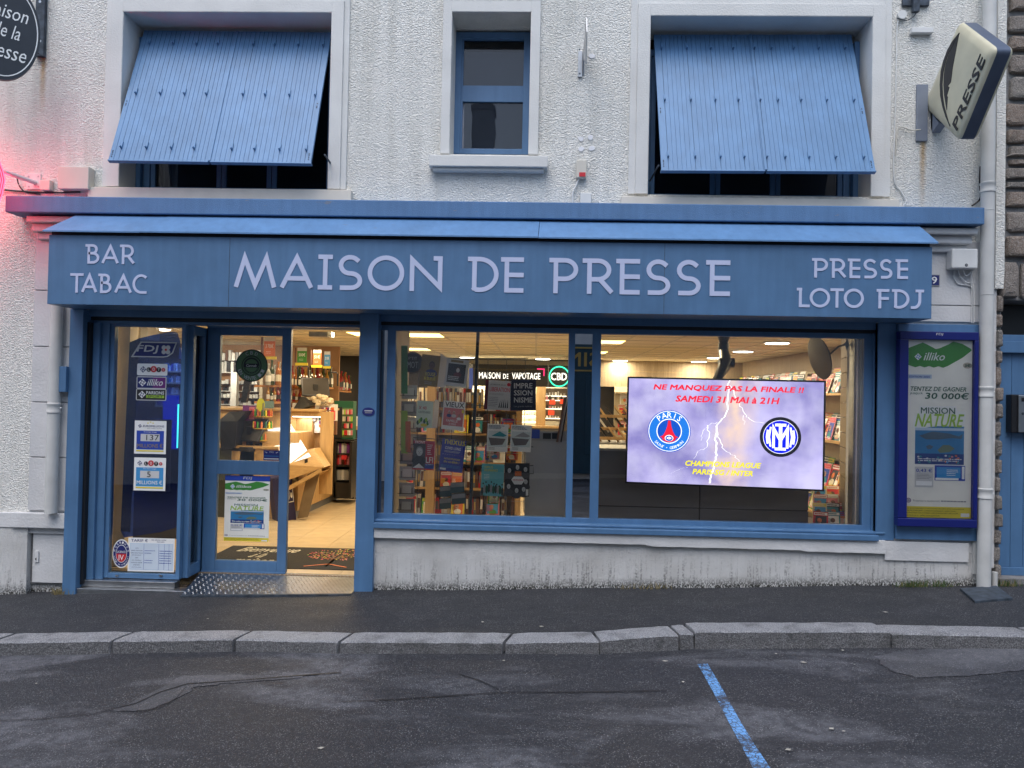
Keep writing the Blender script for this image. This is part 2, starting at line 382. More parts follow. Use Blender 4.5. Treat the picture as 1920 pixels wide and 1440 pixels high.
# ============================================================ GROUND
def pavz(x, y): return -.165+.037*x+.015*y
KB = [(-5, -.455), (-3.2, -.385), (-1.8, -.322), (-.1, -.255), (1, -.243), (2.2, -.193), (3.1, -.15), (5, -.06)]
def roadz(x, y): return lerp(KB, x) + (.012*min(1.5, max(0, -1.3-y)))
def sheet(xs, ys, fz, m, mb=None):
    mb = mb or MB(); v = [(x, y, fz(x, y)) for y in ys for x in xs]; n = len(xs)
    return mb.add(v, [(j*n+i, j*n+i+1, (j+1)*n+i+1, (j+1)*n+i) for j in range(len(ys)-1) for i in range(n-1)], m)
xs = [-120, -60, -30, -15]+[-8+.4*i for i in range(41)]+[15, 30, 60, 120]
road = sheet(xs, [-120, -60, -30, -15, -10, -8]+[-6+.4*i for i in range(12)]+[-1.2], roadz, m_asphalt).build('road', kind='structure')
pave = sheet(xs, [-1.22, -.9, -.6, -.3, 0, .3, .6], lambda x, y: pavz(x, y)+.006*math.sin(x*3+y*5), m_pave).build('pavement', kind='structure')
# worn blue parking line, a skin of paint on the road
def f_line(m, n, l, b, tc):
    geo = n.new('ShaderNodeNewGeometry'); o = geo.outputs['Position']
    a = mth(n, l, 'ADD', mth(n, l, 'MULTIPLY', noise(n, l, o, 38, 4, .8), .55), mth(n, l, 'MULTIPLY', noise(n, l, o, 3.5, 3), .5)); vo = nd(n, 'ShaderNodeTexVoronoi', feature='DISTANCE_TO_EDGE', i_Scale=34); l.new(o, vo.inputs['Vector'])
    f = mth(n, l, 'MULTIPLY', mapr(n, l, a, .46, .56), mapr(n, l, vo.outputs['Distance'], .01, .10))
    l.new(mixc(n, l, f, (.035, .04, .055), (.13, .34, .68)), b.inputs['Base Color'])
m_line = mat('worn_blue_paint', rough=.6, var=0, fn=f_line)
mb = MB(); q = [(1312, 1240), (1333, 1240), (1370, 1300), (1395, 1345), (1426, 1390), (1452, 1440), (1418, 1440), (1392, 1390), (1372, 1345), (1346, 1300)]
L_, R_ = [(1308, 1236), (1338, 1290), (1366, 1345), (1390, 1390), (1416, 1440), (1470, 1560)], [(1327, 1236), (1358, 1290), (1388, 1345), (1415, 1390), (1449, 1440), (1520, 1560)]
v = []
for a, b in zip(L_, R_):
    for p_ in (a, b):
        g = G(*p_, -.2); v.append((g.x, g.y, roadz(g.x, g.y)+.004))
mb.add(v, [(2*i, 2*i+1, 2*i+3, 2*i+2) for i in range(len(L_)-1)], m_line); o = mb.build('parking_line', road)
# repaired patches of lighter asphalt
m_patch = mat('worn_patch', rough=.75, var=0, fn=f_asph((.035, .037, .044), (.085, .087, .10), (.14, .142, .158)))
def f_crack(m, n, l, b, tc): pass
for pts in ([(1640, 1248), (1700, 1238), (1790, 1240), (1880, 1240), (1990, 1235), (2050, 1270), (1930, 1285), (1800, 1292), (1715, 1290), (1672, 1275)],
            [(345, 1240), (440, 1243), (520, 1246), (600, 1246), (560, 1253), (450, 1257), (370, 1262), (320, 1290), (270, 1305), (215, 1302), (260, 1280)]):
    fine = []
    for (ua, va), (ub, vb) in zip(pts, pts[1:]+pts[:1]):
        for k in range(7): fine.append((ua+(ub-ua)*k/7+random.uniform(-5, 5), va+(vb-va)*k/7+random.uniform(-1.3, 1.3)))
    g = [G(u, v_, -.24) for u, v_ in fine]; mb = MB()
    mb.add([(p.x, p.y, roadz(p.x, p.y)+.004) for p in g], [tuple(range(len(g)))], m_patch); mb.build('asphalt_patch', road)
m_tar = mat('tar_seam', (.008, .008, .009), .6, var=.2)
for pts in ([(0, 1312), (90, 1312), (180, 1306), (255, 1290), (300, 1270), (352, 1256), (450, 1254), (560, 1249), (640, 1246)], [(640, 1303), (760, 1302), (850, 1299), (950, 1297), (1080, 1298), (1250, 1297)],
            [(860, 1258), (900, 1272), (935, 1290)], [(255, 1308), (300, 1300), (330, 1284), (350, 1262)]):
    mb = MB(); v = []
    for i, (a, b) in enumerate(pts):
        g0, g1 = G(a, b, -.24), G(a, b+.7+.9*random.random(), -.24)
        for g in (g0, g1): v.append((g.x, g.y, roadz(g.x, g.y)+.007))
    mb.add(v, [(2*i, 2*i+1, 2*i+3, 2*i+2) for i in range(len(pts)-1)], m_tar).build('asphalt_seam', road)
# kerb of granite blocks
kerb = sheet([-20+.5*i for i in range(81)], [-1.2, -1.04], lambda x, y: pavz(x, y)-.03, m_moss).build('kerb', kind='structure')
def kerb_stone(xa, xb, y0a, y0b, dz0=0, dz1=0, sl=0, sr=0):
    bm = bmesh.new(); nx = max(3, int((xb-xa)/.06)); rows = []
    prof = [(0, 0), (.1, 0), (.183, -.001), (.197, -.010), (.203, -.22)]
    for i in range(nx+1):
        t = i/nx; x = xa+(xb-xa)*t; yb = y0a+(y0b-y0a)*t; top = pavz(x, yb)+.012+dz0+(dz1-dz0)*t+random.uniform(-.002, .002); r = []
        for k, (d, z) in enumerate(prof):
            xx = x + (sl if i == 0 else sr if i == nx else 0)*d
            r.append(bm.verts.new((xx, yb-d+random.uniform(-.0025, .0025), top+z-(.004 if i in (0, nx) and k < 4 else 0))))
        r.append(bm.verts.new((x, yb, top-.22))); rows.append(r)
    for a, b in zip(rows, rows[1:]):
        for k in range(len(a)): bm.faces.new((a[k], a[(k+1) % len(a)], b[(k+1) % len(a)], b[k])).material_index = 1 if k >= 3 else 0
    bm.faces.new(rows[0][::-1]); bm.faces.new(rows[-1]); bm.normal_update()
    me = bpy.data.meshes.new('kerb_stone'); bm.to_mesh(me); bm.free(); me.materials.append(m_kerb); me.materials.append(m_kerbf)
    o = bpy.data.objects.new('kerb_stone', me); COL.objects.link(o); o.parent = kerb; o.location = -kerb.location
    for p in me.polygons: p.use_smooth = True
    me.set_sharp_from_angle(angle=R(22))
J = [(-7.6, -1.12), (-6.4, -1.12), (-5.0, -1.12), (-3.77, -1.115), (-2.9, -1.10), (-2.03, -1.09), (-1.27, -1.16), (-.13, -1.19), (.44, -1.17), (1.0, -1.06), (1.11, -1.03), (2.45, -1.055), (3.40, -1.14), (4.6, -1.14), (5.9, -1.12), (7.3, -1.12)]
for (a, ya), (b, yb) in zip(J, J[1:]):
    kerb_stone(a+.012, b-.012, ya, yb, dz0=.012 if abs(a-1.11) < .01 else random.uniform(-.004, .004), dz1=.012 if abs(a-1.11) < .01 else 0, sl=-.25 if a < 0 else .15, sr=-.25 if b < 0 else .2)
# ============================================================ THE SHOP BUILDING
B = thing('shop_building', (0, 0, -.2), 'white roughcast town house with a wide blue shopfront reading MAISON DE PRESSE', 'building')
TOP = 6.4
wl = P(229.7, 180).x; wr = P(620.5, 180).x; wt = P(430, 25).z; wb = P(400, 353).z
cl, cr, cb, ct = rng(845, 25, 994, 290, 0)
rl = P(1216, 180).x; rr = P(1633, 180).x; rtp = P(1430, 32.5).z; rb = P(1420, 367).z
mb = MB(); T = .42
xsx = [-9, wl, wr, cl, cr, rl, rr, 3.93]
for i in range(7):
    a, b = xsx[i], xsx[i+1]
    if i in (1, 3, 5):
        lo, hi = {1: (wb, wt), 3: (cb, ct), 5: (rb, rtp)}[i]
        mb.box(a, b, 0, T, 2.9, lo, m_wall).box(a, b, 0, T, hi, TOP, m_wall)
    else: mb.box(a, b, 0, T, 2.9, TOP, m_wall)
mb.box(-9, -4.46, 0, T, .15, 2.9, m_wall)
mb.build('wall', B)
# smooth lower wall, its piers, and the wall over the shop opening
SO = P(160, 800).x   # left edge of opening
mb = MB(); mb.box(-4.46, 3.93, .0, T, 2.2, 2.9, m_smooth).box(2.93, 3.93, .0, T, .12, 2.2, m_smooth)
mb.box(-4.46, -4.02, .0, T, .2, 2.2, m_smooth).build('lower_wall', B)
for (a, b, zs) in ((-4.46, -4.08, [2.2-.0, 1.96, 1.475, .99, .5]), (2.98, 3.79, [2.75, 2.36, 1.9])):
    pz = [2.9 if a > 0 else 2.88] + ([P(80, 545).z, P(80, 650).z, P(80, 754).z, P(80, 857).z, P(80, 957).z] if a < 0 else [P(1760, 573, 0).z, 2.205])
    for z1, z0 in zip(pz, pz[1:]):
        MB().box(a, b, -.022, .0, z0+.004, z1-.004, m_smooth).build('rusticated_block', B, bevel=.004)
mb = MB(); mb.box(-4.60, -4.08, -.05, 0, P(60, 988).z, P(60, 960).z, m_smooth); mb.box(-9, -4.6, -.03, 0, P(20, 988).z, P(20, 960).z, m_smooth).build('plinth_band', B, bevel=.006)
al, ar, ab, at_ = rng(53, 992, 127, 1098, 0)
mb = MB(); mb.box(-9, al, -.02, T, -.75, P(60, 988).z, m_plinth); mb.box(al, -4.05, .05, T, -.75, P(60, 988).z, m_plinth)
mb.box(-1.45, 3.79, -.012, T, -.6, .245, m_plinth).build('plinth', B)
mb = MB(); mb.box(al+.025, ar-.0, .02, .05, ab+.02, at_-.02, m_smooth); mb.box(al, ar, .035, .05, ab, at_, m_mortar); mb.box(al+.05, al+.085, .008, .02, ab+.2, ab+.3, m_smooth)
mb.box(al+.06, al+.07, .004, .008, ab+.22, ab+.24, m_black).build('access_hatch', B, bevel=.003)
# stone band under the windows, broken lower edge
mb = MB(); n = 60; x0, x1 = -1.37, 3.0; pts = []
for i in range(n+1): pts.append((x0+(x1-x0)*i/n, .25-(.012 if i > 32 else 0)-(.01 if i > 50 else 0)+random.uniform(-.002, .002)))
pts += [(x1, .335), (x0, .335)]; mb.M = WALLM; mb.prism(pts, 0, .05, m_smooth); mb.M = None
mb.box(3.0, 3.70, -.03, 0, .17, .33, m_smooth).build('window_sill_band', B)
# ledge (concrete slab) and its corbels
MB().box(-4.605, 3.695, -.22, 0, 3.0, 3.142, m_ledge).build('ledge', B, bevel=.008)
for a, b in ((-4.46, -3.75), (3.1, 3.68)): MB().box(a, b, -.16, 0, 2.93, 2.985, m_smooth).box(a+.015, b-.02, -.11, 0, 2.86, 2.93, m_smooth).box(a+.03, b-.04, -.06, 0, 2.80, 2.86, m_smooth).build('corbel', B, bevel=.012)
# sloping flashing above the fascia, in sheets
fx0, fx1, fz0, fz1 = -4.088, 3.176, 2.19, 2.79
cuts = [fx0-.03, -3.30, -.0, 3.205]
tops = [P(140, 405, -.2).x, -3.19, .01, P(1726, 423, -.2).x]
for i in range(3):
    a0, a1, b0, b1 = cuts[i], cuts[i+1], tops[i], tops[i+1]; zz = .003*(i % 2)
    v = [(a0+.002, -.44, 2.80+zz), (a1-.002, -.44, 2.80+zz), (b1-.002, -.19, 2.985+zz), (b0+.002, -.19, 2.985+zz)]
    v += [(a, b, c-.012) for a, b, c in v]
    MB().add(v, [(0, 1, 2, 3), (7, 6, 5, 4), (0, 4, 5, 1), (1, 5, 6, 2), (2, 6, 7, 3), (3, 7, 4, 0)], m_zinc).build('flashing_sheet', B)
# fascia box with its lettering
mb = MB(); mb.box(fx0, fx1, -.4, -.02, fz0, fz1-.02, m_fascia); mb.box(fx0+.01, fx1-.01, -.385, -.03, fz1-.02, fz1+.012, m_dark)
fas = mb.build('fascia', B, bevel=.003)
for u in (1246, 430): x_ = P(u, 500, -.4).x; MB().box(x_-.0015, x_+.0015, -.4015, -.39, fz0, fz1-.02, m_iron).build('panel_joint', fas)
def arc(cx, cy_, rx, ry, a, b, n=12): return [(cx+rx*math.cos(R(a+(b-a)*i/n)), cy_+ry*math.sin(R(a+(b-a)*i/n))) for i in range(n+1)]
GL = {
 'M': [[(.02, .04), (.22, .93), (.5, .05), (.78, .93), (.98, .04)]], 'A': [[(.03, .04), (.5, .96), (.97, .04)], [(.22, .28), (.78, .28)]],
 'I': [[(0, 1), (1, 1)], [(0, 0), (1, 0)], [(.5, .02), (.5, .98)]],
 'S': [arc(.48, .735, .48, .265, 42, 270, 16)+arc(.52, .235, .48, .235, 88, -90, 12)+[(.08, 0)]],
 'N': [[(0, 0), (0, .95), (1, .06), (1, 1)], [(.84, 1), (.97, 1)]],
 'D': [[(0, 1), (.3, 1)]+arc(.36, .5, .64, .5, 88, -100, 18)+[(.17, .05)], [(.17, .05), (.17, .96)]],
 'E': [[(0, 1), (1, 1)], [(.2, .96), (.2, 0), (1, 0)], [(.24, .5), (1, .5)]],
 'P': [[(0, 1), (.5, 1)]+arc(.55, .7, .45, .3, 88, -90, 14)+[(.22, .4)], [(.18, 0), (.18, .96)]],
 'R': [[(0, 1), (.5, 1)]+arc(.5, .7, .42, .3, 88, -90, 14)+[(.22, .4)], [(.18, 0), (.18, .96)], [(.6, .38), (.98, .03)]],
 'B': [[(0, 1), (.45, 1)]+arc(.5, .77, .34, .23, 88, -90, 10)+[(.28, .54)], [(.28, .54), (.5, .54)]+arc(.52, .27, .48, .27, 88, -90, 10)+[(.2, 0), (.2, .96)]],
 'T': [[(0, 1), (1, 1)], [(.5, 0), (.5, .96)]], 'C': [arc(.58, .5, .58, .5, 55, 268, 20)+[(.95, 0)]], 'O': [arc(.5, .5, .5, .5, 0, 360, 36)[:-1]],
 'L': [[(0, 1), (.25, 1)], [(.22, .96), (.22, 0), (1, 0)]], 'F': [[(0, 1), (1, 1)], [(.2, .96), (.2, 0)], [(.24, .52), (.95, .52)]],
 'J': [[(.45, 1), (1, 1)], [(.74, .98)]+arc(.2, .42, .54, .42, 0, -90, 10)+[(.02, 0)]] }
def letter(ch, u0, u1, vm, z0, h, t):
    x0 = P(u0, vm, -.4).x; x1 = P(u1, vm, -.4).x; mb = MB(WALLM)
    for k, st in enumerate(GL[ch]):
        pts = [(x0+t/2+a*(x1-x0-t), z0+t/2+b*(h-t)) for a, b in st]
        mb.stroke(pts, t, m_letter, .400, .4045+k*.0006, closed=(ch == 'O'))
    mb.build('letter', fas)
za, zb = P(610, 543.2, -.4).z, P(610, 477.5, -.4).z
for ch, a, b in (('M', 438.7, 519.3), ('A', 525, 588), ('I', 596.5, 623.7), ('S', 635, 679.5), ('O', 689.5, 758), ('N', 768.5, 829.5), ('D', 877, 935), ('E', 939, 982), ('P', 1029.6, 1084), ('R', 1092, 1150), ('E', 1155, 1199.7), ('S', 1212, 1257), ('S', 1269, 1314), ('E', 1323.5, 1369)):
    letter(ch, a, b, 515, za, zb-za, .037)
za, zb = P(206, 495, -.4).z, P(206, 458.5, -.4).z
for ch, a, b in (('B', 160.4, 187), ('A', 191, 223.5), ('R', 225, 253)): letter(ch, a, b, 477, za, zb-za, .021)
za, zb = P(206, 549.8, -.4).z, P(206, 513.5, -.4).z
for ch, a, b in (('T', 132, 157), ('A', 153, 183), ('B', 184.5, 209.6), ('A', 215, 248), ('C', 249, 277)): letter(ch, a, b, 531, za, zb-za, .021)
za, zb = P(1612, 521.9, -.4).z, P(1612, 485.3, -.4).z
for ch, a, b in (('P', 1522, 1552), ('R', 1555, 1586), ('E', 1589, 1612.6), ('S', 1619, 1644), ('S', 1650, 1673), ('E', 1678.5, 1702)): letter(ch, a, b, 503, za, zb-za, .022)
za, zb = P(1612, 577.8, -.4).z, P(1612, 541.5, -.4).z
for ch, a, b in (('L', 1493.5, 1518), ('O', 1518, 1556), ('T', 1556.5, 1581.5), ('O', 1582, 1619.4), ('F', 1643, 1667), ('D', 1671.7, 1704.7), ('J', 1707, 1732)): letter(ch, a, b, 560, za, zb-za, .022)
# window surrounds, sills
def surround(a, b, lo, hi, w1, w2, top=True):
    mb = MB()
    for d, wd, y in ((0, w1, -.03), (w1, w2, -.015)):
        mb.box(a-d-wd, a-d, y, 0, lo, hi+d+wd, m_trim).box(b+d, b+d+wd, y, 0, lo, hi+d+wd, m_trim).box(a-d, b+d, y, 0, hi+d, hi+d+wd, m_trim)
    mb.box(a-.001, a+.004, -.028, T-.1, lo, hi, m_trim).box(b-.004, b+.001, -.028, T-.1, lo, hi, m_trim).box(a, b, -.028, T-.1, hi-.004, hi+.001, m_trim)
    return mb.build('window_surround', B, bevel=.003)
surround(wl, wr, wb, wt, .105, .05); surround(rl, rr, rb, rtp, .105, .06)
mb = MB(); mb.box(cl-.075, cl, -.03, 0, cb, ct+.1, m_trim).box(cr, cr+.08, -.03, 0, cb, ct+.1, m_trim).box(cl, cr, -.03, 0, ct, ct+.1, m_trim)
mb.box(cl-.075, cl, -.03, 0, ct+.1, TOP, m_trim).box(cr, cr+.08, -.03, 0, ct+.1, TOP, m_trim)
for i in range(3): mb.box(cl+.012+.235*i, cl+.23+.235*i, -.02, 0, ct+.125, ct+.3, m_trim)
mb.box(cl-.001, cl+.004, -.028, .3, cb, ct, m_trim).box(cr-.004, cr+.001, -.028, .3, cb, ct, m_trim).build('window_surround', B, bevel=.003)
for q in ((164, 353, 658, 369), (1165, 371, 1687, 384)):
    a, b, c, d = rng(*q, -.06); MB().box(a, b, -.06, .3, 3.13, d, m_sill).build('sill', B, bevel=.004)
a, b, c, d = rng(804, 291, 1027, 312, -.1); mb = MB(); mb.box(a, b, -.1, .3, c, d, m_trim).box(a+.03, b-.03, -.07, 0, c-.03, c, m_trim).build('sill', B, bevel=.006)
# upper windows (dark room behind)
def casement(a, b, lo, hi, y, mulls, blind=None):
    fr = MB(); t = .06
    fr.box(a, a+t, y, y+.06, lo, hi, m_blue).box(b-t, b, y, y+.06, lo, hi, m_blue).box(a+t, b-t, y, y+.06, hi-t, hi, m_blue).box(a+t, b-t, y, y+.06, lo, lo+.035, m_blue)
    w_ = fr.build('window', B, bevel=.003)
    xs_ = [a+t]+mulls+[b-t]
    for i in range(len(xs_)-1):
        p, q = xs_[i], xs_[i+1]; s = MB(); e = .045
        s.box(p+.004, p+e, y+.012, y+.05, lo+.04, hi-t-.004, m_blue).box(q-e, q-.004, y+.012, y+.05, lo+.04, hi-t-.004, m_blue).box(p+e, q-e, y+.012, y+.05, lo+.04, lo+.09, m_blue).box(p+e, q-e, y+.012, y+.05, hi-t-.05, hi-t-.004, m_blue)
        s.build('sash', w_, bevel=.002)
        MB().box(p+e, q-e, y+.028, y+.034, lo+.09, hi-t-.05, m_uglass).build('pane', w_)
    return w_
casement(wl+.05, wr-.005, wb, wt-.15, .29, [wl+.78, wl+1.25])
casement(rl+.005, rr-.05, rb, rtp-.15, .29, [rl+.66, rl+1.2])
# narrow middle window: two fixed lights and a wide transom rail
y = .30; a, b, c, d = rng(852, 60, 993, 289, y)
w_ = MB(); w_.box(a, a+.06, y, y+.06, c, d, m_blue).box(b-.06, b, y, y+.06, c, d, m_blue).box(a+.06, b-.06, y, y+.06, d-.06, d, m_blue).box(a+.06, b-.06, y, y+.06, c, c+.05, m_blue)
w_ = w_.build('window', B, bevel=.003)
for (v0, v1) in ((74, 160), (190, 278)):
    p, q, r_, s_ = rng(869, v0, 983, v1, y); MB().box(p, q, y+.03, y+.036, r_, s_, m_uglass).build('pane', w_)
    if v0 < 100: mid = r_
    else: mid2 = s_
s = MB(); p, q, _, _ = rng(869, 74, 983, 160, y); s.box(a+.06, p, y+.012, y+.05, c+.055, d-.06, m_blue).box(q, b-.06, y+.012, y+.05, c+.055, d-.06, m_blue).box(p, q, y+.008, y+.05, mid2, mid, m_blue)
s.box(p, q, y+.012, y+.05, c+.055, P(925, 278, y).z, m_blue).box(p, q, y+.012, y+.05, P(925, 74, y).z, d-.06, m_blue).build('sash', w_, bevel=.003)
MB().box(p, q, y+.05, y+.055, c+.05, P(925, 93, y).z, col('blind', (.62, .63, .70), .9)).build('blind', w_)
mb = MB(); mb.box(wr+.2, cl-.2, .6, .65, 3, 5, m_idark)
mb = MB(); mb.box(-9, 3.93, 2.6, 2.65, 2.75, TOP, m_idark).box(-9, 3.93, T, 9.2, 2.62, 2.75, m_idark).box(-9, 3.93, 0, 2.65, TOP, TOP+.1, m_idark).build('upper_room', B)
# white curtain seen in the left upper window
x0, x1, z0, z1 = rng(303, 290, 333, 352, .42)
mb = MB(); n = 12
v = [(x0+(x1-x0)*i/n, .42+.012*math.sin(i*1.6), z0+(z1-z0+.25)*k) for i in range(n+1) for k in (0, 1)]; mb.add(v, [(2*i, 2*i+2, 2*i+3, 2*i+1) for i in range(n)], WHITE)
mb.build('curtain', label='narrow white curtain hanging behind the left upper window', cat='curtain')
# top hung shutters of grooved boards, propped open at the foot
def shutter(tl, tr, bl, br, yt, yb, fr, cen):
    O = P(*bl, yb); M, W, H = frame(O, P(*br, yb), P(*tl, yt))
    root = bpy.data.objects.new('shutter', None); COL.objects.link(root); root.parent = B; root.location = O-B.location
    es = [0]+fr+[1]
    for i in range(len(es)-1):
        a, b = es[i]*W+.0016, es[i+1]*W-.0016; ng = max(1, round((b-a)/.040)); mb = MB(M); pr = [(a, 0)]
        for k in range(ng):
            g = a+(b-a)*(k+1)/ng
            if k < ng-1: pr += [(g-.0018, 0), (g-.0006, -.004), (g+.0006, -.004), (g+.0018, 0)]
        pr += [(b, 0), (b, -.022), (a, -.022)]; n = len(pr)
        mb.add([(x, 0, z) for x, z in pr]+[(x, H, z) for x, z in pr], [(j, (j+1) % n, n+(j+1) % n, n+j) for j in range(n)]+[tuple(range(n))[::-1], tuple(range(n, 2*n))], m_shut)
        mb.build('board', root)
    mb = MB(M); mb.box(-.004, W*cen-.006, -.012, 0, -.034, .004, m_shut).box(W*cen+.006, W+.004, -.012, 0, -.034, .004, m_shut).build('bottom_rail', root, bevel=.002)
    for f in fr:
        if abs(f-cen) < .01: continue
        for hgt in (.105, .51, .905):
            mb = MB(M); x = f*W; y_ = hgt*H
            mb.box(x-.0075, x+.0075, y_-.03, y_+.03, 0, .012, m_shut).box(x-.005, x+.005, y_-.038, y_-.022, .0, .034, m_shut).build('hook', root, bevel=.002)
    mb = MB(M); mb.box(W*cen-.012, W*cen+.012, 0, H, 0.0005, .008, m_shut).build('cover_strip', root, bevel=.002)
    mb = MB(M)
    for x in (.012*W, .985*W):
        for y_ in (.02, .035, .05, .06, .40, .41, .43): mb.box(x-.004, x+.004, y_*H, y_*H+.008, 0, .004, m_iron)
    mb.build('screw', root)
    return root
shutter((270, 57), (621, 60), (203, 299), (583, 305), .25, -.25, [.05, .176, .30, .413, .5, .60, .713, .837, .968], .5)
shutter((1229, 65), (1599, 66), (1240, 318), (1642, 320), .25, -.25, [.035, .163, .282, .394, .5, .586, .698, .822, .953], .49)
for x, y0, z0, y1, z1 in ((P(621, 298, .0).x, -.2, P(590, 290, -.2).z, .27, P(590, 325, .2).z), (P(1228, 305, 0).x, -.2, P(1240, 310, -.2).z, .27, P(1232, 335, .2).z)):
    MB().tube([(x, y0, z0), (x, y1, z1)], .008, m_iron).build('stay_bar', B)
# jamb boards behind the shutters
mb = MB(); mb.box(wl+.005, wl+.05, .24, .29, wb, wt-.1, m_blue).build('shutter_jamb', B, bevel=.003); mb = MB(); mb.box(rr-.05, rr-.005, .22, .29, rb, rtp-.1, m_blue).build('shutter_jamb', B, bevel=.003)
# ---- blue shopfront
YF = .06
mb = MB()
for u0, u1 in ((139, 163), ): 
    a, b, _, _ = rng(133, 800, 157, 820, -.05); mb.box(-4.105, -3.985, -.06, .12, -.36, fz0, m_blue)
mb.build('pilaster', B, bevel=.004); mb = MB()
mb.box(-1.535, -1.372, -.06, .1, -.27, fz0, m_blue).build('pilaster', B, bevel=.004)
MB().box(fx0+.12, fx1-.12, -.19, 0, 2.75, 2.985, m_dark).build('fascia_back', B)
hd = MB(); hd.box(-3.985, -1.535, .02, .1, 2.135, fz0+.02, m_blue).box(-1.372, 2.93, .03, .1, 2.135, fz0+.02, m_blue).box(-3.985, 2.93, .05, .12, 2.105, 2.135, m_dark).box(-3.985, -1.535, .08, .2, 2.08, 2.105, m_blue).box(-1.372, 2.93, .07, .2, 2.075, 2.105, m_blue)
hd.box(2.93, 3.08, -.02, .1, .335, fz0, m_blue).build('header', B, bevel=.002)
# side window frame at the left
a, b, c, d = rng(215, 604, 343, 1076, .1)
a = P(209, 840, .1).x; b = P(335, 840, .1).x; ZS = P(270, 1076, .1).z
mb = MB(); mb.box(-3.985, -3.96, .0, .12, -.24, 2.08, m_dark); mb.box(-3.96, -3.90, .05, .16, -.24, 2.08, m_blue).box(-3.9, -3.83, .08, .16, -.24, 2.08, m_blue)
mb.box(-3.83, a, .1, .16, -.2, 2.08, m_blue).box(b, -3.145, .1, .16, -.2, 2.08, m_blue).box(a, b, .1, .16, -.2, ZS, m_blue).box(a, b, .1, .16, 2.055, 2.08, m_blue)
sf = mb.build('side_window', B, bevel=.003)
MB().box(a, b, .125, .131, ZS, 2.055, m_glass).build('pane', sf)
mb = MB(); mb.box(-3.985, -3.145, .02, .12, -.26, -.205, m_alu).box(-3.985, -2.9, -.045, .1, -.35, -.262, m_alu).build('aluminium_sill', B, bevel=.004)
for u in (220, 302): p = P(u, 1079, .1); MB().box(p.x-.014, p.x+.014, .09, .1, p.z-.006, p.z+.006, m_alu).build('drain_cap', sf)
# glazed return between side window and door
mb = MB(); mb.box(-3.15, -3.10, .165, .22, -.2, 2.08, m_blue).box(-3.15, -3.10, .40, .5, -.2, 2.08, m_blue).box(-3.15, -3.10, .22, .4, -.2, -.1, m_blue).box(-3.15, -3.1, .22, .4, 2.0, 2.08, m_blue)
ret = mb.build('return_frame', B, bevel=.003); MB().box(-3.13, -3.124, .22, .4, -.1, 2.0, m_glass).build('pane', ret)
# sliding door leaf
DY = .45
dl = MB(); x0, x1 = P(383, 840, DY).x, P(541, 840, DY).x; zb, zt = P(455, 1075, DY).z, P(465, 612, DY).z
ga, gb = P(408, 840, DY).x, P(524, 840, DY).x
zs = [P(466, q, DY).z for q in (629, 864, 890, 1052)]
dl.box(x0, ga, DY, DY+.05, zb, zt, m_blue).box(gb, x1, DY, DY+.05, zb, zt, m_blue).box(ga, gb, DY, DY+.05, zs[0], zt, m_blue).box(ga, gb, DY, DY+.05, zs[2], zs[1], m_blue).box(ga, gb, DY, DY+.05, zb, zs[3], m_blue)
dl.box(x0, x1, DY-.012, DY, zb, zb+.02, m_blue)
dl = dl.build('sliding_door', B, bevel=.004)
MB().box(ga, gb, DY+.022, DY+.028, zs[1], zs[0], m_glass).build('pane', dl); MB().box(ga, gb, DY+.022, DY+.028, zs[3], zs[2], m_glass).build('pane', dl)
mb = MB(); mb.box(-3.10, x0-.03, DY-.03, DY+.1, -.2, 2.08, m_blue).box(x0-.025, x0-.005, DY-.0, DY+.1, -.2, 2.08, m_blue).box(-3.1, -1.37, DY-.03, DY+.12, P(600, 617, DY).z, 2.5, m_blue).box(-1.535, -1.375, .1, DY+.1, -.2, 2.2, m_blue).build('door_frame', B, bevel=.003)
MB().box(-3.98, -1.37, .165, .42, 2.14, 2.16, m_blue).build('porch_soffit', B)
# shop windows
def zx(u, v): return P(u, v, YF)
ztop, zbot = 2.06, P(900, 967, YF).z
bars = [(-1.372, zx(711, 800).x, m_dark), (zx(723, 800).x, zx(738.5, 800).x, m_blue), (zx(1063.5, 800).x, zx(1075.5, 800).x, m_blue), (zx(1108.5, 800).x, zx(1124.5, 800).x, m_blue), (zx(1618.5, 800).x, zx(1634, 800).x, m_blue)]
mb = MB()
for a, b, m in bars: mb.box(a, b, YF, YF+.07, zbot, ztop, m)
mb.box(-1.372, zx(1634, 800).x, YF, YF+.07, ztop, 2.08, m_blue).box(-1.372, zx(1634, 800).x, YF, YF+.07, .38, zbot, m_blue)
mb.box(zx(1634, 800).x, 2.95, YF-.02, YF+.07, .40, 2.105, m_blue).box(2.95, 3.0, -.0, YF+.07, .40, 2.15, m_blue)
wf = mb.build('shop_window_frame', B, bevel=.003)
W1 = (bars[1][1], bars[2][0]); W2 = (bars[3][1], bars[4][0]); MR = (bars[2][1], bars[3][0]); ML = (bars[0][1], bars[1][0])
for a, b in (W1, W2): MB().box(a, b, YF+.03, YF+.038, zbot, ztop, m_glass).build('pane', wf)
mb = MB(); mb.box(MR[0], MR[1], YF+.022, YF+.026, zbot, ztop, m_mirror).build('mirror_strip', wf)
MB().box(ML[0], ML[1], YF+.022, YF+.026, zbot, ztop, m_mirror).build('mirror_strip', wf)
MB().box(MR[0], MR[1], YF+.05, YF+.055, zbot, ztop, m_black).box(ML[0], ML[1], YF+.05, YF+.055, zbot, ztop, m_black).build('backing', wf)
sl = MB(); sl.box(-1.372, 3.0, -.03, .06, .385, .405, m_blue).box(-1.372, 2.93, -.075, .06, .335, .382, m_blue).build('shop_window_sill', B, bevel=.005)
# inner bulkheads round the shopfront
MB().box(-1.50, 3.0, YF+.075, .35, -.3, .36, m_iwall).build('inner_plinth', B)
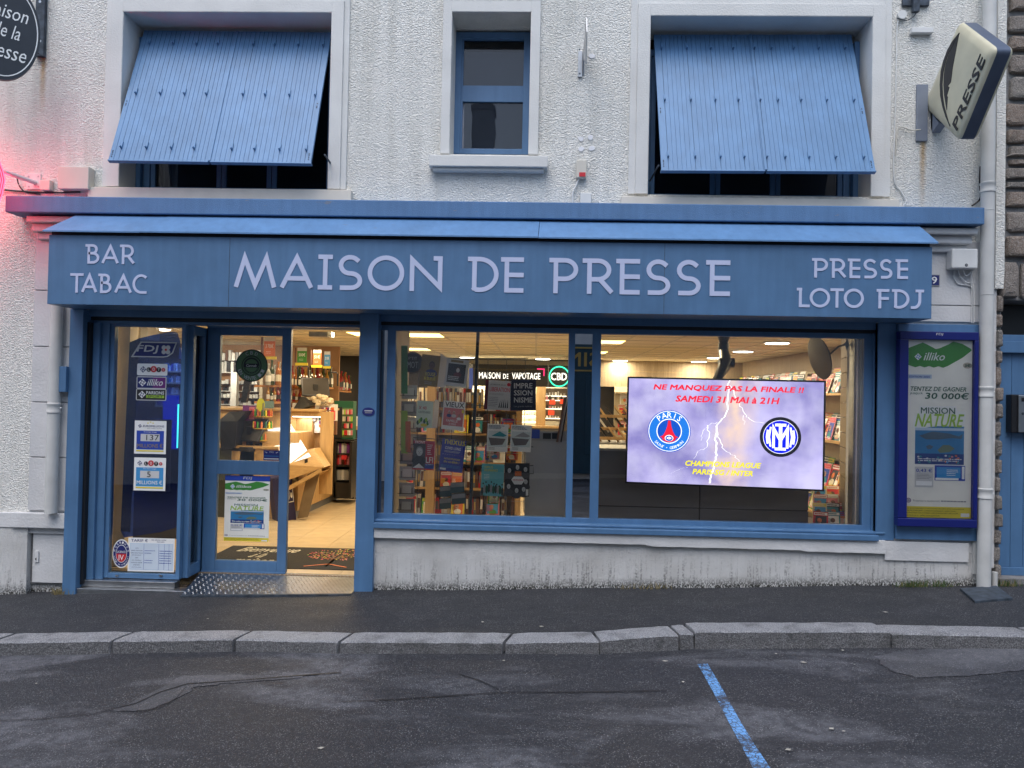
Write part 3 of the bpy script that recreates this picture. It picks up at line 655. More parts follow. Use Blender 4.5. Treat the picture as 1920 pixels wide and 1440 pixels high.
# threshold
m_tread = mat('tread_plate', (.40, .41, .42), .32, 1, var=.12, vs=8)
th = thing('door_threshold', (-2.3, .2, -.3), 'aluminium chequer plate ramp at the open shop door', 'threshold')
def tz(x, y): s = (.45-y)/.6; return -.205*(1-s)+(pavz(x, -.15)+.016)*s
v = [(-3.0, -.15, tz(-3.0, -.15)), (-1.53, -.15, tz(-1.53, -.15)), (-1.53, .46, tz(-1.53, .46)), (-3.1, .46, tz(-3.1, .46))]
MB().add(v+[(a, b, c-.03) for a, b, c in v], [(0, 1, 2, 3), (0, 4, 5, 1), (1, 5, 6, 2), (3, 7, 4, 0)], m_tread).build('plate', th)
mb = MB()
for j in range(17):
    for i in range(44):
        x, y = -3.08+i*.0352+(.0176 if j % 2 else 0), -.13+j*.034; s = 1 if (i+j) % 2 else -1
        if x > -1.56 or x < -3.085+.1*(.45-y)/.6: continue
        cx_, sx_ = math.cos(R(45)*s), math.sin(R(45)*s); pts = [(-.014, 0), (0, -.0035), (.014, 0), (0, .0035)]
        q = [(x+a*cx_-b*sx_, y+a*sx_+b*cx_) for a, b in pts]
        mb.add([(a, b, tz(a, b)+.0008) for a, b in q]+[(x, y, tz(x, y)+.0045)], [(0, 1, 4), (1, 2, 4), (2, 3, 4), (3, 0, 4)], m_tread)
mb.build('raised_lozenges', th, kind='stuff')
MB().add([(a, b, tz(a, -.15)+c) for c in (-.07, -.002) for a, b in ((-3.0, -.175), (-1.53, -.175), (-1.53, -.151), (-3.0, -.151))], [(0, 1, 5, 4), (4, 5, 6, 7), (1, 2, 6, 5), (0, 4, 7, 3)], m_iron).build('nosing', th)
# ============================================================ NEIGHBOUR HOUSES
N = thing('stone_house', (5.5, 0, -.1), 'brown granite neighbour house with a plank door at the right edge', 'building')
mb = MB(); DX0 = P(1876, 800, .02).x; dzt = P(1900, 562, 0).z
mb.box(3.94, 12, .03, .45, dzt, TOP+.6, m_mortar).box(3.93, DX0, .03, .45, -.3, dzt, m_mortar).box(5.25, 12, .03, .45, -.3, dzt, m_mortar).build('wall', N)
MB().box(3.9, 3.975, -.03, .3, 2.5, TOP, m_wall).build('render_edge', N)
def stone(x0, x1, z0, z1, y=.03):
    bm = bmesh.new(); cx_, cz_ = (x0+x1)/2, (z0+z1)/2; n = 10; ring = []
    hw, hh = (x1-x0)/2, (z1-z0)/2; ph = random.uniform(0, 1); dep = random.uniform(.03, .055)
    for k in range(n):
        a = 2*math.pi*(k+ph*.5)/n; c, s = math.cos(a), math.sin(a); e = random.uniform(.12, .26)
        px_, pz_ = math.copysign(abs(c)**e, c)*hw, math.copysign(abs(s)**e, s)*hh
        ring.append((px_*random.uniform(.84, 1), pz_*random.uniform(.8, 1)))
    lv = []
    for sc, yy in ((1, y), (.985, y-dep*.6), (.93, y-dep*.92), (.72, y-dep-.006)):
        lv.append([bm.verts.new((cx_+a*sc, yy+random.uniform(-.004, .004), cz_+b*sc)) for a, b in ring])
    for p, q in zip(lv, lv[1:]):
        for k in range(n): bm.faces.new((p[k], p[(k+1) % n], q[(k+1) % n], q[k]))
    bm.faces.new(lv[-1]); me = bpy.data.meshes.new('stone'); bm.normal_update(); bm.to_mesh(me); bm.free(); me.materials.append(m_stone)
    o = bpy.data.objects.new('stone', me); COL.objects.link(o); o.parent = N; o.location = -N.location
z = dzt+.36; cnt = 0
while z < 5.6:
    h = random.choice([.13, .17, .2, .24]); x = 3.985+random.uniform(0, .03)
    while x < 6.3 and cnt < 250:
        w_ = random.uniform(.14, .44); q_ = random.random()
        if q_ < .35 and h > .15: m_ = h*random.uniform(.35, .65); stone(x, x+w_, z, z+m_-.01); stone(x+random.uniform(-.01, .02), x+w_, z+m_+.01, z+h); cnt += 1
        else: stone(x, x+w_, z-random.uniform(0, .012), z+h+random.uniform(-.015, .01))
        x += w_+.024; cnt += 1
    z += h+.024
for x in (3.955, 4.13, 4.30, 4.47, 4.66, 4.84, 5.02, 5.2, 5.37): stone(x, x+.155, dzt+.0, dzt+.33, .025)
z = pavz(4, 0)+.02
while z < dzt-.1:
    h = random.uniform(.115, .165); stone(3.925, DX0-.005+random.uniform(-.01, .012), z, z+h); z += h+.015
# its door
dr = MB(); zd = [P(1900, q, .12).z for q in (570, 628, 640, 662, 1064, 1078)]
dr.box(DX0, 5.25, .1, .16, zd[2], zd[1], m_blue).box(DX0, 5.25, .08, .16, zd[3], zd[2], m_blue).box(DX0, 5.25, .12, .2, zd[4]-.07, zd[4], m_blue).box(DX0, DX0+.05, .1, .2, zd[4], zd[3], m_blue).box(5.2, 5.25, .1, .2, zd[4], zd[3], m_blue)
dr.box(DX0, 5.25, .3, .32, -.2, 2.4, m_black).box(DX0, 5.25, .0, .2, -.3, zd[4]-.07, m_mortar)
dr = dr.build('door', N, bevel=.004); x = DX0+.052
while x < 5.18: MB().box(x, min(x+.105, 5.2), .13, .15, zd[4]-.0, zd[3], m_blue).build('plank', dr, bevel=.003); x += .108
t = thing('letter_box', (4.2, .1, 1.3), 'grey metal letter box fixed to the blue plank door at the right edge', 'letter box')
a, b, c, d = rng(1898, 740, 1950, 812, .04); MB().box(a, b, .05, .13, c, d, m_black).build('body', t, bevel=.006)
MB().box(a+.05, b, .035, .05, c+.005, d-.005, m_alu).build('front', t, bevel=.004); MB().box(a+.075, b-.03, .03, .035, d-.06, d-.025, m_black).ell(0, 0, .001, .001, m_black).build('slot', t)
MB(Matrix.Translation((a+.085, .0345, (c+d)/2)) @ WALLM).ell(0, 0, .012, .012, m_iron, .001).build('lock', t)
# opposite side of the street: white house, teal shopfront (seen in the reflections)
O2 = thing('opposite_house', (0, -9.2, -.2), 'white house with slate roof and teal shopfront across the street, seen only in reflections', 'building')
mb = MB(); mb.box(-14, 14, -9.6, -9.2, -.8, 5.3, m_smooth).build('wall', O2)
m_slate = mat('slate', (.07, .075, .085), .5, var=.3, vs=8)
MB().add([(-14, -9.05, 5.2), (14, -9.05, 5.2), (14, -12.2, 7.9), (-14, -12.2, 7.9)], [(0, 3, 2, 1)], m_slate).build('roof', O2)
MB().box(-1.75, -1.2, -12.4, -11.9, 7.2, 9.0, m_smooth).box(-1.8, -1.15, -12.45, -11.85, 8.85, 8.95, m_smooth).build('chimney', O2)
m_teal = mat('teal_paint', (.012, .055, .085), .4, var=.1)
mb = MB(); mb.box(-1.5, 3.6, -9.2, -9.08, -.1, 2.62, m_teal).box(-1.5, 3.6, -9.08, -9.05, 2.05, 2.08, col('gold', (.5, .33, .08), .4)).box(-1.5, 3.6, -9.08, -9.05, 2.53, 2.56, MATS['gold']).build('shopfront', O2)
for i in range(6): MB().box(-1.35+i*.8, -.75+i*.8, -9.08, -9.055, .3, 1.95, m_teal).build('panel', O2, bevel=.01)
mb = MB(Matrix(((-1, 0, 0, 1.33), (0, 0, 1, -9.08), (0, 1, 0, 2.15), (0, 0, 0, 1)))); mb.text('SIN', 0, 0, .72, .30, MATS['gold'], .02, z=.004, depth=.02).build('lettering', O2)
for i in range(5): MB().box(-11+i*5, -10+i*5, -9.2, -9.17, 3.1, 4.6, m_black).build('window', O2)
# ============================================================ THINGS ON THE FACADE
def emblem(mb, cx, cy_, r, m1, m2, z=.003):        # small clover lozenge used on the lottery notices
    mb.poly([(cx-r, cy_), (cx, cy_-r), (cx+r, cy_), (cx, cy_+r)], m1, z)
    for a in range(4): mb.ell(cx+.42*r*math.cos(R(90*a+20)), cy_+.42*r*math.sin(R(90*a+20)), r*.26, r*.2, m2, z+.001, 8, R(90*a))
def lines(mb, x0, x1, y0, y1, n, m, fill=.45, z=.002, ragged=.3, seed=0):
    rnd = random.Random(seed); s = (y1-y0)/n
    for i in range(n):
        y = y1-(i+1)*s; x = x0; e = x0+(x1-x0)*(1-ragged*rnd.random())
        while x < e:
            w_ = rnd.uniform(.03, .12)*(x1-x0); mb.rect(x, y+s*(1-fill)/2, min(e, x+w_), y+s*(1+fill)/2, m, z); x += w_+.018*(x1-x0)
# junction boxes, downpipes, cables
def simple(name, label, cat, q, y0, y1, m, bevel=.006, group=None):
    return MB().pb(*q, y0, y1, m).build(name, bevel=bevel, label=label, cat=cat, group=group)
o = simple('junction_box', 'large cream junction box on the roughcast left of the left window', 'junction box', (108, 312, 166, 354), -.09, -.001, m_box)
simple('junction_box', 'small cream square box beside the white arm plate at the far left', 'junction box', (75, 337, 93, 356), -.06, -.001, m_box)
simple('junction_box', 'small white square box on the wall just above the blue ledge, mid facade', 'junction box', (1088, 361, 1109, 381), -.03, -.001, m_whitep)
t = thing('alarm_box', P(1091, 333, 0), 'small cream box with a red window right of the narrow middle window', 'alarm box')
MB().pb(1081, 300, 1100, 333, -.05, -.001, m_box).build('case', t, bevel=.004); MB().pb(1086, 323, 1098, 331, -.054, -.05, RED).build('red_window', t, bevel=.001)
t = thing('meter_box', P(1809, 505, 0), 'white service box on the pier at the right beside the downpipe', 'service box')
MB().pb(1785, 466, 1834, 503, -.12, -.023, m_whitep).build('case', t, bevel=.01)
M_ = Matrix.Translation(P(1812, 497, -.121)) @ WALLM; MB(M_).ell(0, 0, .012, .012, m_black).ell(0, 0, .007, .007, m_alu, .002).build('lock', t)
t = thing('number_plate', P(1753, 535, -.02), 'small navy enamel house number plate 9 beside the fascia end', 'house number')
a, b, c, d = rng(1738, 515, 1761.5, 536, -.025); MB().box(a, b, -.03, -.023, c, d, col('enamel', (.3, .3, .32), .3)).build('plate', t)
mb = MB(WALLM); mb.rect(a+.006, c+.006, b-.006, d-.006, NAVY, .0305); mb.text('9', P(1747, 520, -.03).x, c+.018, P(1757, 520, -.03).x, d-.018, WHITE, .03, z=.0315); mb.build('numeral', t)
def cable(name, label, pts, r, m, group=None):
    # smooth through the points
    q = [Vector(p) for p in pts]; out = []
    for i in range(len(q)-1):
        p0, p1, p2, p3 = q[max(i-1, 0)], q[i], q[i+1], q[min(i+2, len(q)-1)]
        for k in range(5):
            s = k/5; out.append(.5*((2*p1)+(p2-p0)*s+(2*p0-5*p1+4*p2-p3)*s*s+(3*p1-p0-3*p2+p3)*s**3))
    out.append(q[-1]); return MB().tube(out, r, m, 6).build(name, label=label, cat='cable', group=group, smooth=True)
cable('cable', 'white cable looping from the alarm box down to the ledge', [P(1086, 334, -.02), P(1080, 348, -.02), P(1074, 362, -.02), P(1074, 380, -.02)], .007, m_whitep)
cable('cable', 'black cable running along the wall above the left end of the ledge', [P(-20, 352, -.02), P(30, 358, -.012), P(90, 361, -.012), P(150, 360, -.012)], .008, m_black)
cable('cable', 'thin black cable drooping from the white sign arm', [P(32, 333, -.05), P(36, 348, -.03), P(48, 360, -.01), P(75, 364, -.01)], .006, m_black)
cable('cable', 'white cable down the wall right of the right window', [P(1683, 38, -.015), P(1681, 80, -.01), P(1679, 200, -.01), P(1676, 330, -.01), P(1690, 360, -.01), P(1699, 378, -.02), P(1692, 386, -.03)], .006, m_whitep)
cable('cable', 'thin cable bowing from the PRESSE sign plate to the wall cable', [P(1726, 243, -.02), P(1708, 244, -.02), P(1690, 238, -.02), P(1683, 246, -.015), P(1679, 290, -.012)], .005, m_box)
for i, (pp, lb) in enumerate((([(1789, 505), (1789, 520), (1796, 532), (1818, 536), (1822, 546), (1822, 606)], 'grey cable leaving the left of the service box and dropping to the poster case'),
              ([(1797, 505), (1800, 518), (1812, 530), (1825, 536), (1826, 606)], 'grey cable from the middle of the service box, second from the left'),
              ([(1823, 505), (1822, 520), (1822, 540)], 'short grey cable below the right of the service box'), ([(1806, 505), (1812, 517), (1826, 505)], 'grey cable loop hanging under the service box'))):
    cable('cable', lb, [P(u, v_, -.032-.008*i) for u, v_ in pp], .0055, m_whitep)
cable('cable', 'black cable coming out behind the right downpipe above the ledge', [P(1838, 312, -.03), P(1837, 345, -.02), P(1838, 372, -.04), P(1822, 386, -.03)], .008, m_black)
# left downpipe + bracket box
def pipe(name, label, u, y, v0, v1, r, collars, m=m_pipe):
    t = thing(name, P(u, v1, y), label, 'downpipe'); a, b = P(u, v0, y), P(u, v1, y); x = P(u, 700, y).x
    MB().tube([(x, y, a.z), (x, y, b.z)], r, m, 20).build('pipe', t, smooth=True)
    for v_ in collars:
        z = P(u, v_, y).z; MB().lathe((x, y, z), [(r, -.045), (r+.007, -.04), (r+.007, -.028), (r+.003, -.02), (r+.003, .02), (r+.008, .028), (r+.008, .04), (r, .045)], m, 20).tube([(x+r+.0, y, z), (x+r+.02, y, z)], .008, m_whitep).build('collar', t, smooth=True)
    return t
pipe('downpipe', 'pale painted downpipe ending above the kerb left of the blue pilaster', 103, -.085, 560, 962, .05, [765])
t = pipe('downpipe', 'tall white downpipe running the full height at the right end of the house', 1848.5, -.10, -60, 1108, .053, [352, 735, 925])
t['label'] = 'tall white downpipe running the full height at the right end of the house'
for v_ in (395, 553): 
    p = P(1848.5, v_, -.1); x = P(1848.5, 700, -.1).x; MB().lathe((x, -.1, p.z), [(.053, -.004), (.0555, -.003), (.0555, .003), (.053, .004)], m_pipe, 20).build('joint_ring', t)
MB().box(P(109, 700, -.1).x, -4.10, -.10, -.03, P(120, 735, -.1).z, P(120, 687, -.1).z, m_blue).build('bracket_box', bevel=.004, label='blue box projecting left from the pilaster over the short downpipe', cat='box')
p = P(1849, 1112, -.1); q = [(1800, 1103), (1868, 1101), (1899, 1122), (1828, 1125)]; g = [G(u, v_, pavz(3.8, -.1)+.01) for u, v_ in q]
MB().add([(a.x, a.y, pavz(a.x, a.y)+.022) for a in g]+[(a.x, a.y, pavz(a.x, a.y)-.02) for a in g], [(0, 3, 2, 1), (0, 1, 5, 4), (1, 2, 6, 5), (2, 3, 7, 6), (3, 0, 4, 7)], m_iron).build('drain_cover', label='dark metal drain cover plate on the pavement under the right downpipe', cat='drain cover', bevel=.003)
MB().box(3.74, 3.765, -.03, .0, P(1830, 1075, 0).z, P(1830, 1010, 0).z, m_pipe).build('conduit', label='short white conduit low on the wall left of the right downpipe', cat='conduit')
MB().tube([(3.90, -.06, -.03), (3.90, -.06, .1)], .022, m_pipe, 12).build('pipe_stub', label='short pale pipe stub at the foot of the right downpipe', cat='pipe', smooth=True)
# black iron bracket and round boss at the top right
t = thing('wall_bracket', P(1717, 8, 0), 'black iron bracket with a hanging peg at the top edge beside the right window', 'bracket')
MB().pb(1693, -6, 1743, 10, -.03, -.001, m_iron).build('plate', t, bevel=.003); MB().pb(1713, -6, 1725, 21, -.07, -.031, m_iron).build('peg', t, bevel=.004)
M_ = Matrix.Translation(P(1689, 30, 0)) @ WALLM; MB(M_).prism([(.038*math.cos(k*.314), .038*math.sin(k*.314)) for k in range(20)], 0, .03, m_whitep).build('round_box', label='round white junction box right of the right window surround', cat='junction box', bevel=.004)
cable('cable', 'thin curved wire between the round white box and the black bracket', [P(1682, 34, -.03), P(1700, 38, -.03), P(1714, 30, -.04), P(1719, 20, -.05)], .004, m_iron)
simple('wall_vent', 'white rectangular cover on the roughcast left of the PRESSE sign', 'cover', (1710, 50, 1751, 61), -.05, -.001, m_whitep)
# thin metal plate seen edge-on between the windows, and filler spots
t = thing('edge_sign', P(1091, 143, 0), 'thin metal projecting sign seen edge-on left of the right window', 'sign')
MB().pb(1084, 95, 1092, 144, -.02, -.001, m_alu).build('wall_plate', t, bevel=.002)
a = PX(1096, 140, P(1094, 100, 0).x); x = P(1094, 100, 0).x
z0, z1, z2, z3 = P(1093, 142, 0).z, P(1093, 90, 0).z, PX(1101, 28, x).z, PX(1101, 95, x).z
MB(Matrix(((0, 0, 1, x), (-1, 0, 0, 0), (0, 1, 0, 0), (0, 0, 0, 1)))).prism([(0.0, z0), (.11, z0+.1), (.42, P(1100, 120, -.42).z), (.46, P(1100, 60, -.46).z), (.36, P(1100, 32, -.36).z), (.11, z1), (0, z1)], -.004, .004, m_alu).build('sign_plate', t)
for p in ((1087, 93), (1087, 138)): MB(Matrix.Translation(P(*p, -.021)) @ WALLM).ell(0, 0, .008, .008, m_iron).build('bolt', t)
for i, (u, v_) in enumerate(((1089, 260), (1107, 258), (1090, 279), (1110, 278), (1110, 105))):
    M_ = Matrix.Translation(P(u, v_, 0)) @ WALLM; pts = [(random.uniform(.02, .034)*math.cos(k*.7), random.uniform(.014, .028)*math.sin(k*.7)) for k in range(9)]
    MB(M_).prism(pts, 0, .006, col('filler', (.78, .78, .8), .9)).build('filler_spot', B)
# oval hanging sign at the top left
t = thing('hanging_sign', P(74, 107, 0), 'black oval hanging sign with white script on an iron wall bar at the top left', 'sign')
MB().pb(66, -30, 83, 105, -.04, -.001, m_iron).build('wall_bar', t, bevel=.003)
for v_ in (3, 77): MB(Matrix.Translation(P(75, v_, -.041)) @ WALLM).ell(0, 0, .012, .012, m_alu).build('bolt', t)
M_, W_, H_ = frame(P(-76, 128, -.72), P(68, 167, -.38), P(-76, -68, -.72)); 
c_ = (W_/2, H_*.5); m_sb = mat('sign_black', (.018, .022, .03), .4, var=.2)
MB(M_).prism([(c_[0]+W_/2*math.cos(k*math.pi/24), c_[1]+H_/2*math.sin(k*math.pi/24)) for k in range(48)], -.035, 0, m_sb).build('oval_board', t, bevel=.006)
mb = MB(M_); mb.stroke([(c_[0]+W_*.46*math.cos(k*math.pi/24), c_[1]+H_*.46*math.sin(k*math.pi/24)) for k in range(48)], .008, WHITE, .001, .003, closed=True)
for s_, x0, x1, y0, y1, f in (('Maison', .20, .84, .62, .76, .1), ('de la', .36, .76, .43, .57, .1), ('Presse', .22, .86, .22, .37, .1)): mb.text(s_, x0*W_, y0*H_, x1*W_, y1*H_, WHITE, -.006, .18, z=.003)
mb.build('lettering', t)
MB().tube([P(62, 92, -.38), P(72, 100, -.05)], .008, m_iron).tube([P(60, -20, -.38), P(75, -25, -.03)], .012, m_iron).build('hook', t)
# red neon tobacco lozenge at the far left, with its arm
t = thing('neon_sign', P(60, 340, 0), 'red lit tobacco lozenge sign on a white arm at the left edge', 'neon sign')
MB().pb(50, 325, 76, 355, -.012, -.001, m_whitep).build('wall_plate', t, bevel=.002)
MB().tube([P(66, 343, -.01), P(62, 341, -.05), P(-8, 316, -.36)], .02, m_whitep, 8).build('arm', t)
for u, v_ in ((54, 331), (72, 331), (54, 350), (72, 350)): MB(Matrix.Translation(P(u, v_, -.013)) @ WALLM).ell(0, 0, .008, .008, m_alu).build('bolt', t)
cxn = -4.60; m_red = emis('red_neon', (1, .02, .04), 7)
Mn = Matrix(((0, 0, 1, cxn), (-1, 0, 0, -.30), (0, 1, 0, 0), (0, 0, 0, 1)))
zc = P(5, 338, -.30).z; loz = [(0, zc), (.03, zc-.14), (.09, zc-.27), (.17, zc-.4), (.2, zc-.44), (.3, zc-.3), (.38, zc-.12), (.4, zc), (.38, zc+.08), (.3, zc+.2), (.2, zc+.28), (.1, zc+.18), (.03, zc+.08)]
MB(Mn).prism(loz, -.05, .05, mat('dark_red_case', (.12, .01, .015), .5)).build('case', t, bevel=.006)
mb = MB(Mn)
for sgn in (-1, 1):
    for k in (1, .86, .72): 
        q = [(.2+(a-.2)*k*.95, zc-.05+(b-zc+.05)*k*.95) for a, b in loz]; q = q if sgn > 0 else q
        mb.stroke(q, .012, m_red, .052*sgn, .056*sgn, closed=True)
mb.build('tube', t)
mb = MB(Mn)
for i in range(len(loz)):
    (a, b), (c, d) = loz[i], loz[(i+1) % len(loz)]
    for k in range(6):
        x, z = a+(c-a)*k/6, b+(d-b)*k/6
        for w_ in (-.032, 0, .032): mb.box(x-.006, x+.006, z-.007, z+.007, w_-.008, w_+.008, m_red)
mb.build('light_dots', t, kind='stuff')
area('neon_glow', (cxn-.06, -.5, zc-.02), .35, .6, 2, (1, .03, .12), (R(90), 0, R(90)), t)
area('neon_glow', (cxn+.0, -.24, zc-.05), .1, .5, 1.3, (1, .05, .16), (R(90), 0, R(180)), t)
# PRESSE lozenge sign
XS = 3.36; t = thing('press_sign', P(1730, 265, 0), 'cream lozenge light box sign with a quill and PRESSE at the top right', 'sign')
z5 = lambda x, y: PX(1660+x/4.8, y/4.8, XS)
MB().pb(1719, 158, 1740, 264, -.02, -.001, mat('bracket_grey', (.22, .25, .31), .45, .2)).build('wall_plate', t, bevel=.002)
cs = [z5(365, 960), z5(680, 1270), z5(1020, 440), z5(690, 190)]
cen = sum(cs, Vector())/4
def rnd_poly(pts, r):
    out = []
    for i, p in enumerate(pts):
        a = (pts[i-1]-p).normalized()*r; b = (pts[(i+1) % len(pts)]-p).normalized()*r
        for k in range(5):
            s = k/4; out.append(p+a*(1-s)**2+b*s**2)
    return out
rp = rnd_poly(cs, .05); n = len(rp)
def ring(k, dx): return [(XS+dx, (cen+(p-cen)*k).y, (cen+(p-cen)*k).z) for p in rp]
m_clear = glassm('case_glass', .8, (1, 1, 1), base=.0)
m_gb = mat('grey_blue_metal', (.10, .125, .18), .4, .3); m_cream = mat('yellowed_acrylic', (.60, .56, .40), .3, var=.08, vs=6)
mb = MB(); v = ring(1, 0)+ring(1.0, .10); fs = [(i, (i+1) % n, n+(i+1) % n, n+i) for i in range(n)]; mb.add(v, fs, m_gb); mb.build('rim', t, smooth=True)
def pillow(sgn, x0):
    mb = MB(); ks = [1, .985, .95, .8, .5, .2]; v = []
    for k in ks: v += ring(k, x0-sgn*(.0 if k == 1 else .012 if k > .98 else .026 if k > .9 else .038 if k > .7 else .04))
    m_ = len(ks); fs = [(j*n+i, j*n+(i+1) % n, (j+1)*n+(i+1) % n, (j+1)*n+i) for j in range(m_-1) for i in range(n)]+[tuple((m_-1)*n+i for i in range(n))]
    return mb.add(v, fs, m_cream).build('face', t, smooth=True)
pillow(1, 0); pillow(-1, .10)
XF = XS-.043; z6 = lambda x, y: PX(1660+x/4.8, y/4.8, XF)
def plp(pts, name):
    q = [z6(x, y) for x, y in pts]; mb = MB(); mb.add([(XF, p.y, p.z) for p in q]+[(XF+.01, p.y, p.z) for p in q], [tuple(range(len(q)))]+[(i, (i+1) % len(q), len(q)+(i+1) % len(q), len(q)+i) for i in range(len(q))], BLACK); mb.build(name, t)
plp([(661, 295), (600, 372), (556, 450), (520, 545), (497, 640), (488, 760), (492, 860), (512, 960), (540, 1050), (578, 1138), (556, 1060), (530, 960), (516, 860), (512, 760), (518, 660), (540, 555), (572, 465), (575, 470), (618, 380)], 'quill')
plp([(661, 295), (620, 385), (575, 475), (545, 560), (526, 660), (522, 760), (528, 860), (551, 990), (560, 872), (552, 862), (575, 786), (560, 775), (588, 740), (606, 600), (636, 440)], 'quill')
s0, s1 = z6(640, 1182), z6(905, 520); ax = Vector((0, s1.y-s0.y, s1.z-s0.z)); W_ = ax.length; ax.normalize(); ay = Vector((0, ax.z, -ax.y)); ay = ay if ay.dot(Vector((0, cs[0].y-s0.y, cs[0].z-s0.z))) > 0 else -ay
az = ax.cross(ay); Mt = Matrix(((ax.x, ay.x, az.x, XF), (ax.y, ay.y, az.y, s0.y), (ax.z, ay.z, az.z, s0.z), (0, 0, 0, 1)))
MB(Mt).text('PRESSE', 0, 0, W_, .105, BLACK, .05, .15, z=-.006, depth=.005).build('lettering', t)
a0, a1, a2 = P(1739, 172, -.01), P(1737, 250, -.01), z5(480, 1110)
MB().add([(XS-.0, -.02, a0.z), (XS-.0, -.02, a1.z), (XS-.0, a2.y, a2.z), (XS-.0, cs[0].y-.03, cs[0].z), (XS+.07, -.02, a0.z), (XS+.07, -.02, a1.z), (XS+.07, a2.y, a2.z), (XS+.07, cs[0].y-.03, cs[0].z)],
     [(0, 1, 2, 3), (7, 6, 5, 4), (0, 4, 5, 1), (1, 5, 6, 2), (2, 6, 7, 3), (3, 7, 4, 0)], MATS['bracket_grey']).build('bracket', t, bevel=.003)
# ---- poster case at the right
def mission_poster(mb, W, H):
    """the scratch-card advertisement: green brush mark, prize text, card picture, price notes"""
    mb.box(0, W, 0, H, -.002, 0, col('poster_paper', (.86, .84, .76)))
    g = [(0, .86), (0, .95)]+[(.1+.1*i+.04*(i % 2), .965+.022*math.sin(i*1.3)+.01*(i > 3)) for i in range(8)]+[(.97, .955), (.98, .945), (.85, .905), (.62, .855)]+[(.55-.07*i, .845+.008*(i % 2)) for i in range(7)]
    mb.poly([(a*W, min(b, .995)*H) for a, b in g], GREEN, .001)
    emblem(mb, .17*W, .905*H, .055*W, WHITE, SKYB, .002); mb.text('illiko', .25*W, .885*H, .6*W, .93*H, WHITE, .03, .3, z=.003)
    mb.ell(.92*W, .86*H, .07*W, .017*H, col('poster_shade', (.5, .45, .35)), .001); mb.text('3€', .875*W, .852*H, .965*W, .868*H, DGREEN, .03, z=.003)
    mb.rect(.01*W, .782*H, .38*W, .805*H, col('pale_blue', (.5, .6, .72)), .001); mb.text('ÉDITION 2025', .04*W, .787*H, .35*W, .80*H, MIDB, .02, z=.003)
    mb.text('TENTEZ DE GAGNER', .05*W, .712*H, .92*W, .737*H, DGREEN, .03, .2, z=.002); mb.text("JUSQU'À", .05*W, .69*H, .25*W, .705*H, DGREEN, .02, .2, z=.002); mb.text('30 000€', .28*W, .668*H, .95*W, .705*H, DGREEN, .04, .15, z=.002)
    mb.poly([(a*W, b*H) for a, b in ((.1, .5), (.12, .57), (.2, .585), (.2, .625), (.75, .63), (.78, .6), (.9, .6), (.9, .55), (.88, .525), (.55, .52), (.3, .505))], WHITE, .001)
    mb.text('MISSION', .22*W, .585*H, .74*W, .62*H, DGREEN, .02, z=.003); mb.text('NATURE', .13*W, .51*H, .88*W, .585*H, LIME, .035, .2, z=.0035)
    mb.rect(.14*W, .30*H, .88*W, .515*H, col('sea_blue', (.03, .2, .42)), .0005); mb.rect(.14*W, .30*H, .88*W, .36*H, col('sea_deep', (.015, .05, .22)), .0015)
    mb.rect(.14*W, .49*H, .88*W, .505*H, col('pale_blue', (.5, .6, .72)), .0012)
    mb.poly([(a*W, b*H) for a, b in ((.2, .46), (.4, .485), (.65, .475), (.8, .46), (.86, .475), (.84, .445), (.7, .45), (.5, .44), (.3, .44))], col('whale', (.08, .13, .18)), .002)
    mb.poly([(a*W, b*H) for a, b in ((.3, .40), (.36, .41), (.42, .4), (.38, .385), (.33, .385))], col('whale', (.08, .13, .18)), .002)
    mb.poly([(a*W, b*H) for a, b in ((.48, .38), (.56, .41), (.66, .41), (.74, .39), (.66, .37), (.52, .365))], col('turtle', (.15, .2, .13)), .002)
    rnd = random.Random(3)
    for i in range(26): mb.ell((.16+.7*rnd.random())*W, (.31+.04*rnd.random())*H, .02*W, .006*H, rnd.choice([PINK, ORG, LGREY, TEAL, SKYB]), .0018+.0001*i, 6)
    lines(mb, .18*W, .85*W, .315*H, .335*H, 2, WHITE, .4, .005, .1, 1)
    mb.rect(.14*W, .17*H, .42*W, .285*H, LGREY, .002); mb.text('0,43 €', .16*W, .252*H, .40*W, .275*H, MIDB, .03, z=.003); lines(mb, .17*W, .39*W, .215*H, .248*H, 4, GREY, .4, .003, .2, 2); mb.rect(.16*W, .18*H, .4*W, .205*H, WHITE, .003)
    mb.rect(.44*W, .21*H, .9*W, .295*H, MIDB, .002); mb.rect(.47*W, .225*H, .83*W, .285*H, SKYB, .003); lines(mb, .62*W, .8*W, .235*H, .275*H, 4, WHITE, .4, .004, .3, 4); mb.rect(.45*W, .213*H, .8*W, .225*H, WHITE, .004); mb.rect(.85*W, .22*H, .89*W, .29*H, WHITE, .003)
    mb.ell(.05*W, .095*H, .04*W, .013*H, PURP, .001); mb.ell(.05*W, .095*H, .03*W, .01*H, LGREY, .002); mb.text('18', .032*W, .09*H, .066*W, .1*H, PURP, .02, z=.003)
    mb.text('Préservez la biodiversité', .12*W, .088*H, .52*W, .100*H, GREY, .01, z=.002); lines(mb, .54*W, .93*W, .088*H, .1*H, 1, GREY, .6, .002, .05, 5)
    mb.rect(0, 0, W, .062*H, YEL, .001)
    mb.text("LES JEUX D'ARGENT ET DE HASARD PEUVENT ÊTRE DANGEREUX :", .02*W, .046*H, .9*W, .055*H, BLACK, .0, z=.002); mb.text("PERTES D'ARGENT, CONFLITS FAMILIAUX, ADDICTION...", .02*W, .033*H, .78*W, .042*H, BLACK, .0, z=.002)
